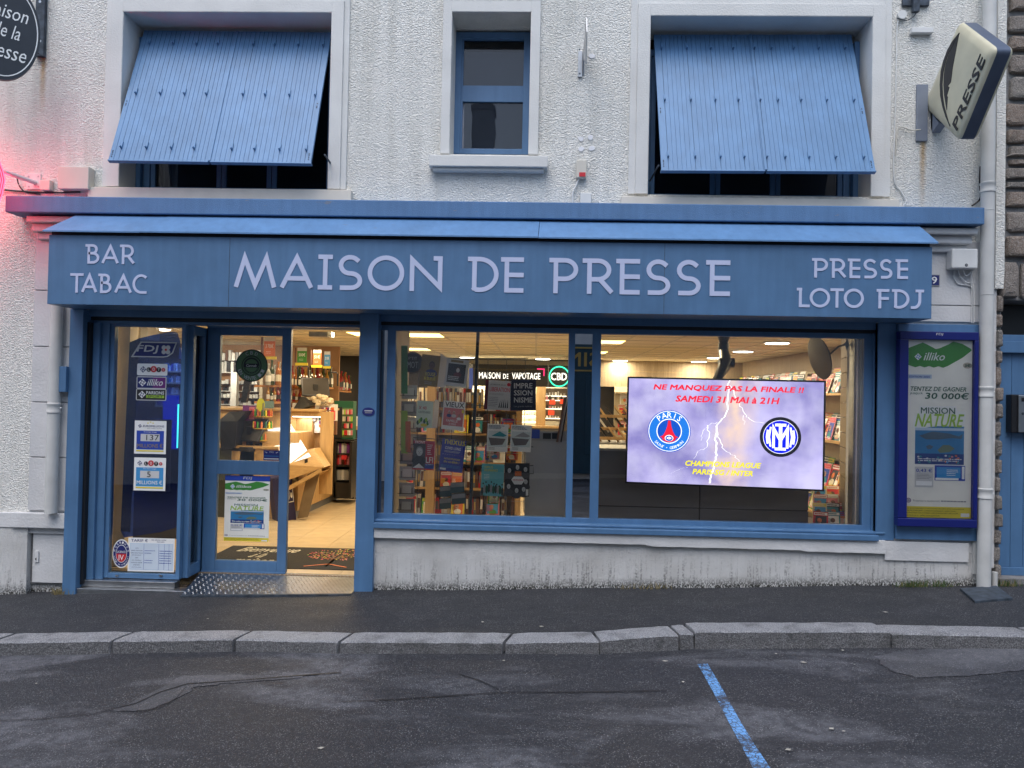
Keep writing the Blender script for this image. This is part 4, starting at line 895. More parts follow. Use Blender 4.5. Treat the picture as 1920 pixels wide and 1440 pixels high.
    mb.text("RETROUVEZ NOS CONSEILS SUR JOUEURS-INFO-SERVICE.FR", .02*W, .020*H, .8*W, .029*H, BLACK, .0, z=.002); mb.text("09 74 75 13 13 - APPEL NON SURTAXÉ", .02*W, .007*H, .52*W, .016*H, BLACK, .0, z=.002)
    mb.rect(.84*W, .008*H, .97*W, .028*H, WHITE, .002)
t = thing('poster_case', (3.43, -.05, .35), 'navy framed lottery poster case on a blue backing board at the right', 'poster case')
MB().box(3.085, 3.782, -.045, .0, .352, 2.185, m_blue).build('backing_board', t, bevel=.004)
a, b, c, d = rng(1683.5, 622, 1832, 988, -.1); e = .055
mb = MB(); mb.box(a, b, -.12, -.046, c, c+.07, CASEB).box(a, b, -.12, -.046, d-.07, d, CASEB).box(a, a+.075, -.12, -.046, c+.07, d-.07, CASEB).box(b-.035, b, -.12, -.046, c+.07, d-.07, CASEB).box(a+.07, b-.03, -.06, -.047, c+.05, d-.05, CASEB)
mb.build('frame', t, bevel=.006)
a2, b2, c2, d2 = rng(1699, 638, 1823, 971, -.085)
Mp = Matrix.Translation((a2, -.082, c2)) @ WALLM; mb = MB(Mp); mission_poster(mb, b2-a2, d2-c2); mb.build('poster', t)
mb = MB(WALLM); p = P(1755, 627, -.12); mb.text('FDJ', p.x, p.z-.012, p.x+.06, p.z+.012, LGREY, .02, .2, z=.121).build('maker_mark', t)
MB().box(a+.06, b-.02, -.098, -.094, c+.06, d-.06, m_clear).build('pane', t)
# small round plaque on the pilaster
Mq = Matrix.Translation(P(691, 772, -.061)) @ WALLM; mb = MB(Mq); mb.prism([(.055*math.cos(k*.2618), .037*math.sin(k*.2618)) for k in range(24)], 0, .004, NAVY); mb.rect(-.035, .004, .035, .012, LGREY, .005); mb.rect(-.03, -.012, .03, -.006, GREY, .005)
mb.build('plaque', label='small dark blue oval sticker on the pilaster right of the door', cat='sticker')
# grass at the wall foot, litter
def tuft(u, v_, n, s, label):
    p = P(u, v_, -.03); mb = MB(); mg = mat('grass', (.07, .12, .03), .7, var=.4, vs=30); md = mat('dry_grass', (.25, .2, .09), .8, var=.3, vs=30)
    for i in range(n):
        x, y = p.x+random.gauss(0, s), -.03-random.random()*.04; z = pavz(x, y); a = random.uniform(0, 6.28); h = random.uniform(.02, .075); l = random.uniform(.01, .06); w_ = .0025
        dx, dy = math.cos(a)*l, -abs(math.sin(a))*l*.6; mb.add([(x-w_, y, z), (x+w_, y, z), (x+dx*.5+w_*.6, y+dy*.5, z+h*.75), (x+dx*.5-w_*.6, y+dy*.5, z+h*.75), (x+dx, y+dy, z+h)], [(0, 1, 2, 3), (3, 2, 4)], md if random.random() < .3 or 'dry' in label else mg)
    mb.build('grass_tuft', label=label, cat='grass', kind='stuff')
tuft(118, 1108, 90, .05, 'dry grass tuft at the foot of the left pilaster'); tuft(1712, 1096, 130, .07, 'green grass tuft at the wall foot below the poster case'); tuft(1762, 1094, 60, .05, 'small weeds at the wall foot near the downpipe')
tuft(1885, 1100, 90, .05, 'grass tuft beside the drain plate by the stone wall'); tuft(1210, 1103, 50, .12, 'sparse dry weeds along the foot of the shop wall')
m_leaf = mat('litter', (.4, .38, .33), .8, var=.3)
lit = [(390, 1143), (905, 1168), (1144, 1089), (1015, 1180), (1729, 1122), (1643, 1118), (1737, 1136), (1660, 1178), (1043, 1214), (602, 1374), (1281, 1267), (1455, 1221), (1507, 1239), (1602, 1247), (1559, 1364), (1582, 1370), (1478, 1400), (1247, 1227), (70, 1229), (945, 1222), (1580, 1220), (1840, 1210)]
mb = MB()
for u, v_ in lit:
    g = G(u, v_, -.19); z = (pavz(g.x, g.y) if g.y > -1.1 else roadz(g.x, g.y))+.008; s = random.uniform(.007, .015); a = random.random()*3
    mb.add([(g.x+s*math.cos(a+k*1.57)*(1.6 if k % 2 else .7), g.y+s*math.sin(a+k*1.57), z+random.random()*.004) for k in range(4)], [(0, 1, 2, 3)], m_leaf)
mb.build('litter', kind='stuff', label='small scraps and leaves scattered on the road and pavement', cat='litter')
# ============================================================ STICKERS ON THE SIDE WINDOW
SY = .122
def sp(u, v_): return P(u, v_, SY)
def pfilm(pts, m, y): q = [P(u, v_, y) for u, v_ in pts]; return MB().add([(p.x, y, p.z) for p in q], [tuple(range(len(q)))], m)
# a dark blue curved display panel standing just behind the glass
m_navyp = mat('deep_blue_panel', (.004, .012, .12), .25, var=.1)
q = [(243, 642), (262, 634), (292, 627), (320, 622), (333, 624), (338, 640), (344, 700), (344, 985), (300, 998), (232, 1008), (226, 995)]
fl = pfilm(q, m_film, .30); o = fl.build('blue_film_panel', label='tall translucent blue lottery panel with a curved top behind the narrow side window', cat='display panel')
MB().add([(P(u, v_, y).x, y, P(u, v_, .30).z) for y in (.295, .302) for u, v_ in ((243, 642), (262, 634), (244, 998), (226, 995))], [(0, 1, 2, 3), (4, 5, 6, 7), (0, 4, 5, 1), (2, 6, 7, 3)], m_navyp).build('solid_edge', o)
def sticker(name, label, q, fn, y=SY, cat='sticker', base=None, th=.001):
    a, b, c, d = rng(*q, y); M_ = Matrix.Translation((a, y, c)) @ WALLM; mb = MB(M_); W, H = b-a, d-c
    if base: mb.box(0, W, 0, H, -th, 0, base)
    fn(mb, W, H); return mb.build(name, label=label, cat=cat)
def rrect(W, H, r, k=4):
    out = []
    for cx, cy_, a in ((W-r, r, -90), (W-r, H-r, 0), (r, H-r, 90), (r, r, 180)): out += [(cx+r*math.cos(R(a+90*i/k)), cy_+r*math.sin(R(a+90*i/k))) for i in range(k+1)]
    return out
def s_fdj(mb, W, H):
    o = [(0, 0), (.2*W, H), (W, H), (.92*W, .3*H), (.8*W, .05*H), (.7*W, 0)]; i_ = [(.05*W, .07*H), (.225*W, .93*H), (.965*W, .93*H), (.89*W, .33*H), (.79*W, .11*H), (.7*W, .07*H)]
    mb.poly(o, LGREY, 0); mb.poly(i_, NAVY, .001); mb.text('FDJ', .11*W, .22*H, .60*W, .78*H, LGREY, .035, .2, z=.002)
    for a in range(4): mb.ell(.76*W+.065*W*math.cos(R(45+90*a)), .5*H+.2*H*math.sin(R(45+90*a)), .05*W, .15*H, LGREY, .002, 12)
    mb.ell(.76*W, .5*H, .025*W, .08*H, RED, .003, 10)
sticker('sticker', 'parallelogram FDJ sticker with a white clover at the top of the side window', (246, 641, 332, 670), s_fdj)
def balls(mb, W, H, x0, x1, y0, y1):
    rnd = [(.1, 'L', BLACK, WHITE, .8), (.37, 'O', RED, WHITE, 1.1), (.65, 'T', BLACK, WHITE, .85), (.9, 'O', RED, WHITE, .65)]
    for k, (f, ch, c1, c2, s) in enumerate(rnd):
        cx, cy_, r = x0+(x1-x0)*f, (y0+y1)/2+(.08*(y1-y0) if k == 1 else 0), (y1-y0)*.5*s
        mb.ell(cx, cy_, r, r, c1, .003, 14); mb.text(ch, cx-r*.4, cy_-r*.5, cx+r*.4, cy_+r*.5, c2, .03, z=.004)
def s_loto(mb, W, H): mb.poly(rrect(W, H, .12*H), WHITE, 0); emblem(mb, .2*W, .5*H, .28*H, NAVY, WHITE, .001); balls(mb, W, H, .33*W, .93*W, .25*H, .75*H)
sticker('sticker', 'white LOTO sticker just below the FDJ sticker', (257, 682, 314, 704), s_loto)
def s_ill(mb, W, H): mb.poly(rrect(W, H, .12*H), LGREY, 0); mb.rect(.03*W, .07*H, .55*W, .93*H, NAVY, .001); mb.rect(.55*W, .07*H, .97*W, .93*H, PURP, .001); emblem(mb, .2*W, .5*H, .32*H, WHITE, NAVY, .002); mb.text('illiko', .35*W, .25*H, .93*W, .8*H, WHITE, .02, .3, z=.003)
sticker('sticker', 'purple illiko sticker, third down on the side window', (256, 706, 312, 729), s_ill)
def s_par(mb, W, H): mb.poly(rrect(W, H, .12*H), LGREY, 0); mb.rect(.03*W, .07*H, .97*W, .93*H, BLACK, .001); emblem(mb, .2*W, .5*H, .32*H, WHITE, NAVY, .002); mb.text('PARIONS', .34*W, .52*H, .93*W, .8*H, WHITE, .03, z=.003); mb.rect(.34*W, .22*H, .93*W, .46*H, LIME, .002); mb.text('SPORT', .38*W, .25*H, .9*W, .43*H, BLACK, .03, .2, z=.003)
sticker('sticker', 'black PARIONS SPORT sticker, lowest of the three small lottery stickers', (255, 729, 312, 751), s_par)
def s_prize(name, num, bl):
    def f(mb, W, H):
        if name == 'E': 
            emblem(mb, .17*W, .84*H, .06*W, NAVY, WHITE); mb.text('EUROMILLIONS', .27*W, .81*H, .93*W, .87*H, NAVY, .02); mb.text('MY MILLION', .4*W, .75*H, .85*W, .79*H, GREY, .01)
            for k in range(3): mb.ell((.42+.08*k)*W, (.93+.03*(k % 2))*H, .025*W, .02*H, YEL, .002, 6)
        else: emblem(mb, .18*W, .83*H, .08*W, NAVY, WHITE); balls(mb, W, H, .32*W, .9*W, .74*H, .9*H)
        mb.rect(.07*W, .13*H, .93*W, .70*H, bl, .001); mb.text('Prochain tirage', .3*W, .635*H, .7*W, .68*H, WHITE, .01)
        mb.rect(.2*W, .38*H, .80*W, .60*H, LGREY, .002); mb.text(num, .38*W if len(num) > 1 else .42*W, .41*H, (.78 if len(num) > 1 else .54)*W, .58*H, BLACK, .01, z=.004)
        mb.text('MILLIONS €', .1*W, .19*H, .9*W, .31*H, col('bronze', (.3, .22, .1)) if name == 'E' else WHITE, .02, z=.003); mb.rect(.07*W, .07*H, .93*W, .11*H, YEL, .002)
    return f
MB().pb(250, 786, 320, 922, SY+.014, SY+.02, NAVY).build('notice_holder', label='navy double frame behind the two prize notices in the side window', cat='notice holder')
sticker('prize_notice', 'EUROMILLIONS notice announcing 137 MILLIONS, upper of the two prize notices', (252, 789, 311.5, 851), s_prize('E', '137', MIDB), base=WHITE)
sticker('prize_notice', 'LOTO notice announcing 5 MILLIONS, lower of the two prize notices', (251, 858, 310.5, 920), s_prize('L', '5', SKYB), base=WHITE)
def s_lic(mb, W, H):
    mb.ell(W/2, H/2, W/2, H/2, WHITE, 0, 30); mb.ell(W/2, H/2, W*.46, H*.46, NAVY, .001, 30); mb.ell(W/2, H/2, W*.31, H*.31, WHITE, .002, 30)
    up_ = [(W/2+W*.29*math.cos(R(a)), H/2+H*.29*math.sin(R(a))) for a in range(0, 181, 15)]; dn = [(W/2+W*.29*math.cos(R(a)), H/2+H*.29*math.sin(R(a))) for a in range(180, 361, 15)]
    mb.poly(up_, NAVY, .003); mb.poly(dn, RED, .003); mb.text('LICENCE', .26*W, .53*H, .74*W, .6*H, WHITE, .02, z=.004); mb.text('IV', .36*W, .27*H, .64*W, .46*H, WHITE, .02, z=.004)
    for txt, a0, a1, flip in (('MORBIHAN', 165, 15, 0), ('DEBIT DE BOISSONS', 195, 345, 1)):
        for k, ch in enumerate(txt):
            if ch == ' ': continue
            a = R(a0+(a1-a0)*k/(len(txt)-1)); r = .39; x, y = W/2+W*r*math.cos(a), H/2+H*r*math.sin(a); th_ = a-math.pi/2 if not flip else a+math.pi/2
            vs, fs, _ = textmesh(ch, .03); s = .045*H if flip else .075*H; sw = s*.75
            mb.add([(x+((p-.5)*sw*math.cos(th_)-(q-.5)*s*math.sin(th_)), y+((p-.5)*sw*math.sin(th_)+(q-.5)*s*math.cos(th_)), .003) for p, q in vs], fs, WHITE)
sticker('licence_sticker', 'oval navy and red LICENCE IV drinks sticker low on the side window', (211, 1011, 244.5, 1065), s_lic, y=SY-.002)
def s_tarif(mb, W, H):
    mb.text('TARIF €', .06*W, .88*H, .42*W, .97*H, NAVY, .01); mb.text('PRIX SERVICE COMPRIS', .5*W, .93*H, .82*W, .965*H, NAVY, .01); mb.text('PRIX NETS', .62*W, .875*H, .78*W, .905*H, NAVY, .01)
    pb_ = col('tarif_blue', (.4, .55, .72)); mb.rect(.04*W, .05*H, .97*W, .84*H, pb_, .0008); mb.rect(.05*W, .06*H, .96*W, .83*H, col('tarif_pale', (.58, .66, .74)), .0012)
    for x in (.34, .66, .78, .88): mb.rect(x*W, .06*H, (x+.005)*W, .83*H, MIDB, .002)
    for k, s_ in enumerate(('CAFÉ', 'BIÈRE PRESSION', 'BIÈRE BOUTEILLE', 'JUS DE FRUIT', 'SODA', 'EAU MINÉRALE', 'APÉRITIF ANISÉ', 'SANDWICH', 'PLAT DU JOUR')):
        w_ = .017*len(s_)*W; mb.text(s_, .19*W-w_/2, (.68-.072*k)*H, .19*W+w_/2, (.713-.072*k)*H, NAVY, .01)
        if k in (1, 2, 5, 6): lines(mb, .36*W, .6*W, (.675-.072*k)*H, (.72-.072*k)*H, 1, MIDB, .3, .003, .4, k)
        if 0 < k < 7: lines(mb, .68*W, .95*W, (.675-.072*k)*H, (.72-.072*k)*H, 1, MIDB, .35, .003, .1, k+30)
sticker('price_list', 'white TARIF drinks price list at the foot of the side window', (240, 1009, 327, 1072), s_tarif, y=SY, base=WHITE)
# ---- sliding door stickers
DSY = DY+.020
def s_cbd(mb, W, H):
    g1, g2 = col('cbd_green', (.09, .19, .08)), BLACK; c = W/2
    for k, (r, m) in enumerate(((.5, g2), (.47, g1), (.31, g2), (.28, g1), (.25, g2), (.2, g1))): mb.ell(c, H/2, W*r, H*r, m, .0006*k, 36)
    mb.rect(.28*W, .44*H, .72*W, .56*H, g2, .005); mb.text('Cannab', .33*W, .46*H, .67*W, .54*H, LGREY, .02, .2, z=.006)
    for txt, a0, a1, flip in (('CBD', 112, 68, 0), ('EN VENTE ICI', 205, 335, 1)):
        for k, ch in enumerate(txt):
            if ch == ' ': continue
            a = R(a0+(a1-a0)*k/(len(txt)-1)); r = .39; x, y = W/2+W*r*math.cos(a), H/2+H*r*math.sin(a); th_ = a-math.pi/2 if not flip else a+math.pi/2
            vs, fs, _ = textmesh(ch, .03); s = .105*H; sw = s*.8
            mb.add([(x+((p-.5)*sw*math.cos(th_)-(q-.5)*s*math.sin(th_)), y+((p-.5)*sw*math.sin(th_)+(q-.5)*s*math.cos(th_)), .006) for p, q in vs], fs, LGREY)
    for k in range(12): a = R(200+14*k); mb.ell(c+W*.225*math.cos(a), H/2+H*.225*math.sin(a), .012*W, .02*H, g1, .0055, 6)
sticker('cbd_sticker', 'round dark green CBD EN VENTE ICI sticker on the upper door pane', (441.5, 655, 502, 716), s_cbd, y=DSY)
sticker('hours_sticker', 'small navy sticker at the lower right corner of the upper door pane', (494, 844.5, 524, 863.5), lambda mb, W, H: (mb.text('FDJ', .38*W, .74*H, .62*W, .9*H, LGREY, .02), mb.rect(.05*W, .12*H, .95*W, .22*H, LGREY), mb.rect(.05*W, .42*H, .95*W, .46*H, SKYB), mb.poly([(.04*W, .9*H), (.2*W, .72*H), (.24*W, .78*H)], LGREY), mb.poly([(.96*W, .9*H), (.8*W, .72*H), (.76*W, .78*H)], LGREY)), y=DSY, base=NAVY)
def s_dp(mb, W, H):
    M0 = mb.M; mission_poster(mb, W, H*.92); mb.rect(0, H*.92, W, H, MIDB, .001); mb.text('FDJ', .4*W, .935*H, .6*W, .985*H, LGREY, .02, .2, z=.003)
sticker('door_poster', 'MISSION NATURE scratch card poster stuck inside the lower door pane', (421, 892, 505, 1015), s_dp, y=DSY)
# ============================================================ INSIDE THE SHOP
FZ, CZ, BY, LX, RX = -.2, 2.26, 8.8, -6.6, 4.15
fl = MB().box(LX, RX, .40, BY, FZ-.1, FZ-.006, m_grout).build('shop_floor', kind='structure')
proto = None
for j in range(13):
    for i in range(16):
        x, y = -4.95+.45*i+0, .46+.45*j
        if x > .6: continue
        if proto is None: proto = MB().box(x+.002, x+.448, y+.002, y+.448, FZ-.005, FZ, m_tile).build('floor_tile', fl, bevel=.0015); p0 = Vector((x, y, 0))
        else: clone(proto, proto.location+Vector((x, y, 0))-p0)
mb = MB(); mb.box(LX-.1, LX, .2, BY, FZ-.1, 2.62, m_iwall).build('inner_wall', kind='structure')
MB().box(RX, RX+.1, .42, BY, FZ-.1, 2.62, m_woodp).build('right_wall', kind='structure')
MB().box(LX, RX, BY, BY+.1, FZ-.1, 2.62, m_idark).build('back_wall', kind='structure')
MB().box(-9, -4.0, T+.001, T+.05, -.3, 2.62, m_iwall).box(2.95, RX, T+.001, T+.05, -.3, 2.62, m_iwall).box(-4.0, 2.95, T+.001, T+.05, 2.2, 2.62, m_iwall).build('front_inner_wall', kind='structure')
# ceiling: grid of boards
cl_ = MB()
for i in range(19): x = LX+.6*i; cl_.box(x-.012, x+.012, .36, BY, CZ, CZ+.01, m_grid)
for j in range(15): y = .36+.6*j; cl_.box(LX, RX, y-.012, y+.012, CZ-.001, CZ+.009, m_grid)
cl_ = cl_.build('shop_ceiling', kind='structure'); LIT = {}
proto = None
def cell(u, v_): p = G(u, v_, CZ); return int((p.x-LX)//.6), int((p.y-.36)//.6)
for q in ((1150, 640), (1140, 660), (765, 630), (790, 653), (672, 628)): LIT[cell(*q)] = 1
for c in ((13, 1), (16, 1), (7, 2), (4, 1)): LIT[c] = 1  # extra panels out of view, added to brighten the room by the glass
m_yel = emis('warm_panel', (1, .72, .22), 2.6); m_spot = emis('cool_downlight', (1, .95, .85), 7)
for j in range(14):
    for i in range(18):
        x, y = LX+.6*i, .36+.6*j
        if (i, j) in LIT: continue
        if proto is None: proto = MB().box(x+.013, x+.587, y+.013, y+.587, CZ+.004, CZ+.02, m_ceil).build('ceiling_board', cl_); p0 = Vector((x, y, 0))
        else: clone(proto, proto.location+Vector((x, y, 0))-p0)
MB().box(LX, RX, .36, BY, CZ+.04, CZ+.1, m_idark).build('ceiling_void', cl_)
for n_, (i, j) in enumerate(LIT):
    x, y = LX+.6*i, .36+.6*j
    t = thing('ceiling_panel', (x+.3, y+.3, CZ), 'warm yellow square ceiling light panel, '+['nearest in the right shop window', 'second one back in the right shop window', 'nearest in the left shop window', 'second one back in the left shop window', 'seen at the top right of the door opening', 'added out of view, right window, left of television pole', 'added out of view, right window, above slatted panel', 'added out of view just inside the open door', 'added out of view just inside the narrow side window'][n_], 'ceiling light', 'square ceiling light panels')
    MB().box(x+.02, x+.58, y+.02, y+.58, CZ-.004, CZ+.01, m_yel).build('diffuser', t)
    area('panel_light', (x+.3, y+.3, CZ-.02), .5, .5, 13, (1, .80, .52), (0, 0, 0), t)
for k, (u, v_, lb) in enumerate(((1457, 643, 'nearest round downlight in the right shop window'), (1393, 659, 'second round downlight in the right shop window'), (1342, 671, 'third round downlight in the right shop window, beside the TV pole'), (1310, 678, 'farthest round downlight in the right shop window'), (1163, 676, 'round downlight at the back left of the right shop window'),
     (876, 670, 'round downlight behind the pole in the left shop window'), (1018, 673, 'round downlight above the CBD sign'), (460, 649, 'round downlight above the CBD sticker in the door pane'), (296, 617, 'round downlight in the narrow side window'), (521, 660, 'small round downlight behind the hanging orange price card'))):
    p = G(u, v_, CZ-.01); r = .15 if k < 9 else .1
    t = thing('downlight', p, lb, 'ceiling light', 'round ceiling downlights')
    MB().lathe((p.x, p.y, CZ-.016), [(r+.02, .016), (r+.02, .004), (r, 0)], m_whitep, 24).build('ring', t); MB().lathe((p.x, p.y, CZ-.02), [(r-.005, .004), (r-.005, 0)], m_spot, 24).build('diffuser', t)
    area('downlight_glow', (p.x, p.y, CZ-.03), .25, .25, 12, (1, .84, .60), (0, 0, 0), t)
# --- magazines: a few covers, shared meshes
pal = [WHITE, CREAM, RED, YEL, MIDB, SKYB, GREEN, PINK, BLACK, LGREY, ORG, PURP, TEAL, WHITE, WHITE, CREAM]
def cover_mb(seed, W=.21, H=.28, th=.006):
    rnd = random.Random(seed); mb = MB(Matrix.Identity(4)); base = rnd.choice(pal); mb.box(0, W, 0, H, -th, 0, base)
    c2 = rnd.choice([c for c in pal if c != base]); mb.rect(.05*W, .80*H, .95*W, .95*H, rnd.choice([RED, BLACK, MIDB, WHITE, YEL]) if base not in (RED, BLACK) else WHITE, .0008)
    lines(mb, .1*W, .9*W, .82*H, .93*H, 1, base, .6, .0014, .2, seed)
    x, y = rnd.uniform(.1, .4)*W, rnd.uniform(.1, .3)*H; mb.rect(x*.5, y*.5, .9*W, .75*H, c2, .0008)
    mb.ell(W*rnd.uniform(.4, .6), H*.5, W*.16, H*.13, rnd.choice([SKIN, SKIN, BROWN, LGREY, ORG]), .0014, 12); mb.ell(W*.5, H*.2, W*.28, H*.16, rnd.choice(pal), .0012, 12)
    lines(mb, .08*W, .5*W, .25*H, .6*H, 5, rnd.choice([WHITE, YEL, BLACK, RED]), .5, .002, .5, seed+9); lines(mb, .3*W, .92*W, .04*H, .14*H, 2, rnd.choice([WHITE, YEL, RED]), .5, .002, .3, seed+5)
    return mb
COV = []; COVN = []; ORDN = {}
CN = {WHITE: 'white', CREAM: 'cream', RED: 'red', YEL: 'yellow', MIDB: 'blue', SKYB: 'sky blue', GREEN: 'green', PINK: 'pink', BLACK: 'black', LGREY: 'grey', ORG: 'orange', PURP: 'purple', TEAL: 'teal'}
def ordn(n):
    one = ['', 'first', 'second', 'third', 'fourth', 'fifth', 'sixth', 'seventh', 'eighth', 'ninth', 'tenth', 'eleventh', 'twelfth', 'thirteenth', 'fourteenth', 'fifteenth', 'sixteenth', 'seventeenth', 'eighteenth', 'nineteenth']
    return (one[n] if n < 20 else ['', '', 'twenty', 'thirty', 'forty', 'fifty', 'sixty', 'seventy', 'eighty', 'ninety'][n//10]+('-'+one[n % 10] if n % 10 else 'th'))+' along'
for s in range(16):
    mb = cover_mb(s); COVN.append(CN[mb.mats[0]]); me = bpy.data.meshes.new('magazine'); me.from_pydata(mb.v, [], mb.f)
    for m in mb.mats: me.materials.append(m)
    me.polygons.foreach_set('material_index', mb.mi); COV.append(me)
def magazine(loc, rz=0, tilt=78, sc=1, label='magazine with a colourful cover standing on a shelf', group='magazines on the shelves', k=None):
    o = bpy.data.objects.new('magazine', COV[random.randrange(16) if k is None else k]); COL.objects.link(o); o.location = loc; o.rotation_mode = 'XYZ'
    o.rotation_euler = (R(tilt), 0, rz); o.scale = (sc, sc, 1); ORDN[group] = ORDN.get(group, 0)+1; return tag(o, COVN[COV.index(o.data)]+' '+label+', '+ordn(ORDN[group]), 'magazine', group)
# right-hand wall shelving with magazines, facing left
sh = thing('magazine_shelving', (RX-.3, 4.6, FZ), 'light wood shelving full of magazines along the right wall', 'shelving')
for z in (.05, .42, 1.02, 1.62): MB().box(RX-.42, RX-.001, .9, BY-.1, z-.03, z, m_wood).build('shelf', sh)
MB().box(RX-.03, RX-.002, .9, BY-.1, FZ, 1.95, m_iwall).build('back_panel', sh)
for z, gp in ((1.62, 'upper'), (1.02, 'middle'), (.42, 'lower'), (.05, 'bottom')):
    y = 1.0 if z < 1.6 else 2.2
    while y < (8.4 if z > 1.5 else 5.6):
        lab = 'magazine on the '+gp+' right wall shelf'
        magazine((RX-.36+random.uniform(-.02, .02), y+.2, z+.003), R(-90+random.uniform(-6, 6)), random.uniform(66, 80), random.uniform(.85, 1.12), lab, gp+' shelf magazines on the right wall')
        if random.random() < .75: magazine((RX-.22, y+.24, z+.03), R(-90), 74, 1.15, lab, gp+' shelf magazines on the right wall')
        y += random.uniform(.13, .22)
# back wall, right room
xb0 = P(1125, 700, 8.5).x
MB().box(xb0, RX, 8.6, 8.7, P(1250, 727, 8.6).z, CZ, m_woodp).build('wood_cladding', kind='structure')
sh = thing('back_shelving', (2.6, 8.5, FZ), 'pale magazine shelving across the back wall behind the television', 'shelving')
MB().box(xb0+.3, RX, 8.55, 8.6, FZ, P(1250, 727, 8.6).z, m_iwall).build('back_panel', sh)
for v_ in (784, 735): MB().box(xb0+.3, RX-.4, 8.2, 8.55, P(1150, v_, 8.3).z-.03, P(1150, v_, 8.3).z, m_iwall).build('shelf', sh)
for rowi, (v_, lab) in enumerate(((784, 'magazine on the upper back shelf'), (815, 'magazine on the second back shelf'))):
    z = P(1150, v_, 8.3).z; x = xb0+.35
    while x < 3.6: magazine((x, 8.25, z), R(random.uniform(-4, 4)), 80, 1.0, lab, 'back wall magazines row %s' % ('one', 'two')[rowi]); magazine((x+.05, 8.42, z+.22), 0, 80, 1.0, lab, 'back wall magazines row %s' % ('one', 'two')[rowi]); x += random.uniform(.12, .2) if x < 2 else .26
# newspapers tray
sh = thing('newspaper_rack', P(1150, 845, 2.8), 'tilted wooden newspaper rack behind the grey counter, left of the television', 'rack')
x0, x1 = P(1119, 800, 2.8).x, P(1200, 800, 2.8).x
MB().box(x0, x1+.6, 2.8, 3.4, P(1150, 843, 2.8).z, P(1150, 830, 2.8).z, col('grey_stone', (.3, .3, .3))).build('counter_top', sh); MB().box(x0, x1+.6, 2.85, 3.4, FZ, P(1150, 843, 2.8).z, m_greyp).build('base', sh)
for k, v_ in enumerate((823, 806, 783)):
    z = P(1150, v_, 2.9).z; MB().box(x0, x1+.6, 2.82+.18*k, 2.84+.18*k, z-.01, z+.028, m_wood).build('rail', sh)
    for i in range(6):
        x = x0+.03+i*.11; M_ = Matrix.Translation((x, 2.86+.18*k, z)) @ Matrix.Rotation(R(-35), 4, 'Y') @ Matrix.Rotation(R(60), 4, 'X')
        MB(M_).box(0, .02, 0, .2, -.12, 0, random.choice([m_black, m_wood, LGREY, m_wood])).build('divider', sh)
# grey drawer counter under the television
t = thing('grey_counter', (1.7, .8, FZ), 'dark grey panelled counter below the television in the right shop window', 'counter')
a, b = P(1118, 900, .75).x, P(1516, 920, .75).x; zt = P(1140, 845, .75).z; um = P(1312, 950, .75).x
MB().box(a, b, .77, 1.3, FZ, zt, m_black).build('carcass', t)
for x0, x1 in ((a, um-.008), (um+.008, b)):
    for z0, z1 in ((FZ, P(1300, 953, .75).z-.006), (P(1300, 953, .75).z+.006, zt)): MB().box(x0, x1, .75, .77, z0, z1, m_greyp).build('panel', t, bevel=.002)
MB().box(a, b, .73, 1.3, zt, zt+.025, col('grey_stone', (.3, .3, .3))).build('top', t, bevel=.003)
# low magazines at the right, in front of shelving
for r_ in range(4):
    for k in range(5):
        p = P(1524+k*24, 985-r_*17, .55+.16*r_); magazine((p.x, .55+.16*r_, p.z-.03), R(random.uniform(-25, -10)), 60, .62, 'small magazine in the low corner rack', 'low rack magazines')
MB().box(P(1518, 960, .8).x, P(1580, 960, .8).x+.1, .5, 1.3, FZ, P(1550, 992, .6).z, m_black).build('low_rack', label='low black magazine rack in the right corner of the shop window', cat='rack')
# slatted wood end panel and white post
t = thing('slat_panel', (2.65, .3, FZ), 'wood slatted display panel with white joints at the right of the television window', 'panel')
x0, x1, ya, yb = P(1570, 800, .85).x, P(1600, 800, .2).x, .95, .22
xa, xb = P(1575, 800, ya).x, P(1598, 800, yb).x; dirv = Vector((xb-xa, yb-ya, 0)); z = FZ
Mx, Wx, Hx = frame(Vector((xa, ya, FZ)), Vector((xb, yb, FZ)), Vector((xa, ya, CZ)))
k = 0
while z < CZ-.05: MB(Mx).box(0, Wx, z-FZ, min(z-FZ+.135, CZ-FZ), -.02, 0, m_woodp).build('slat', t); z += .142
MB(Mx).box(0, Wx, 0, CZ-FZ, -.03, -.022, WHITE).build('joint_backing', t)
MB().pb(1600, 629, 1606, 988, .2, .3, m_alu).build('edge_strip', t); 
MB().box(P(1606, 800, .18).x, W2[1]+.05, .17, .4, FZ, CZ, m_smooth).build('post', kind='structure')
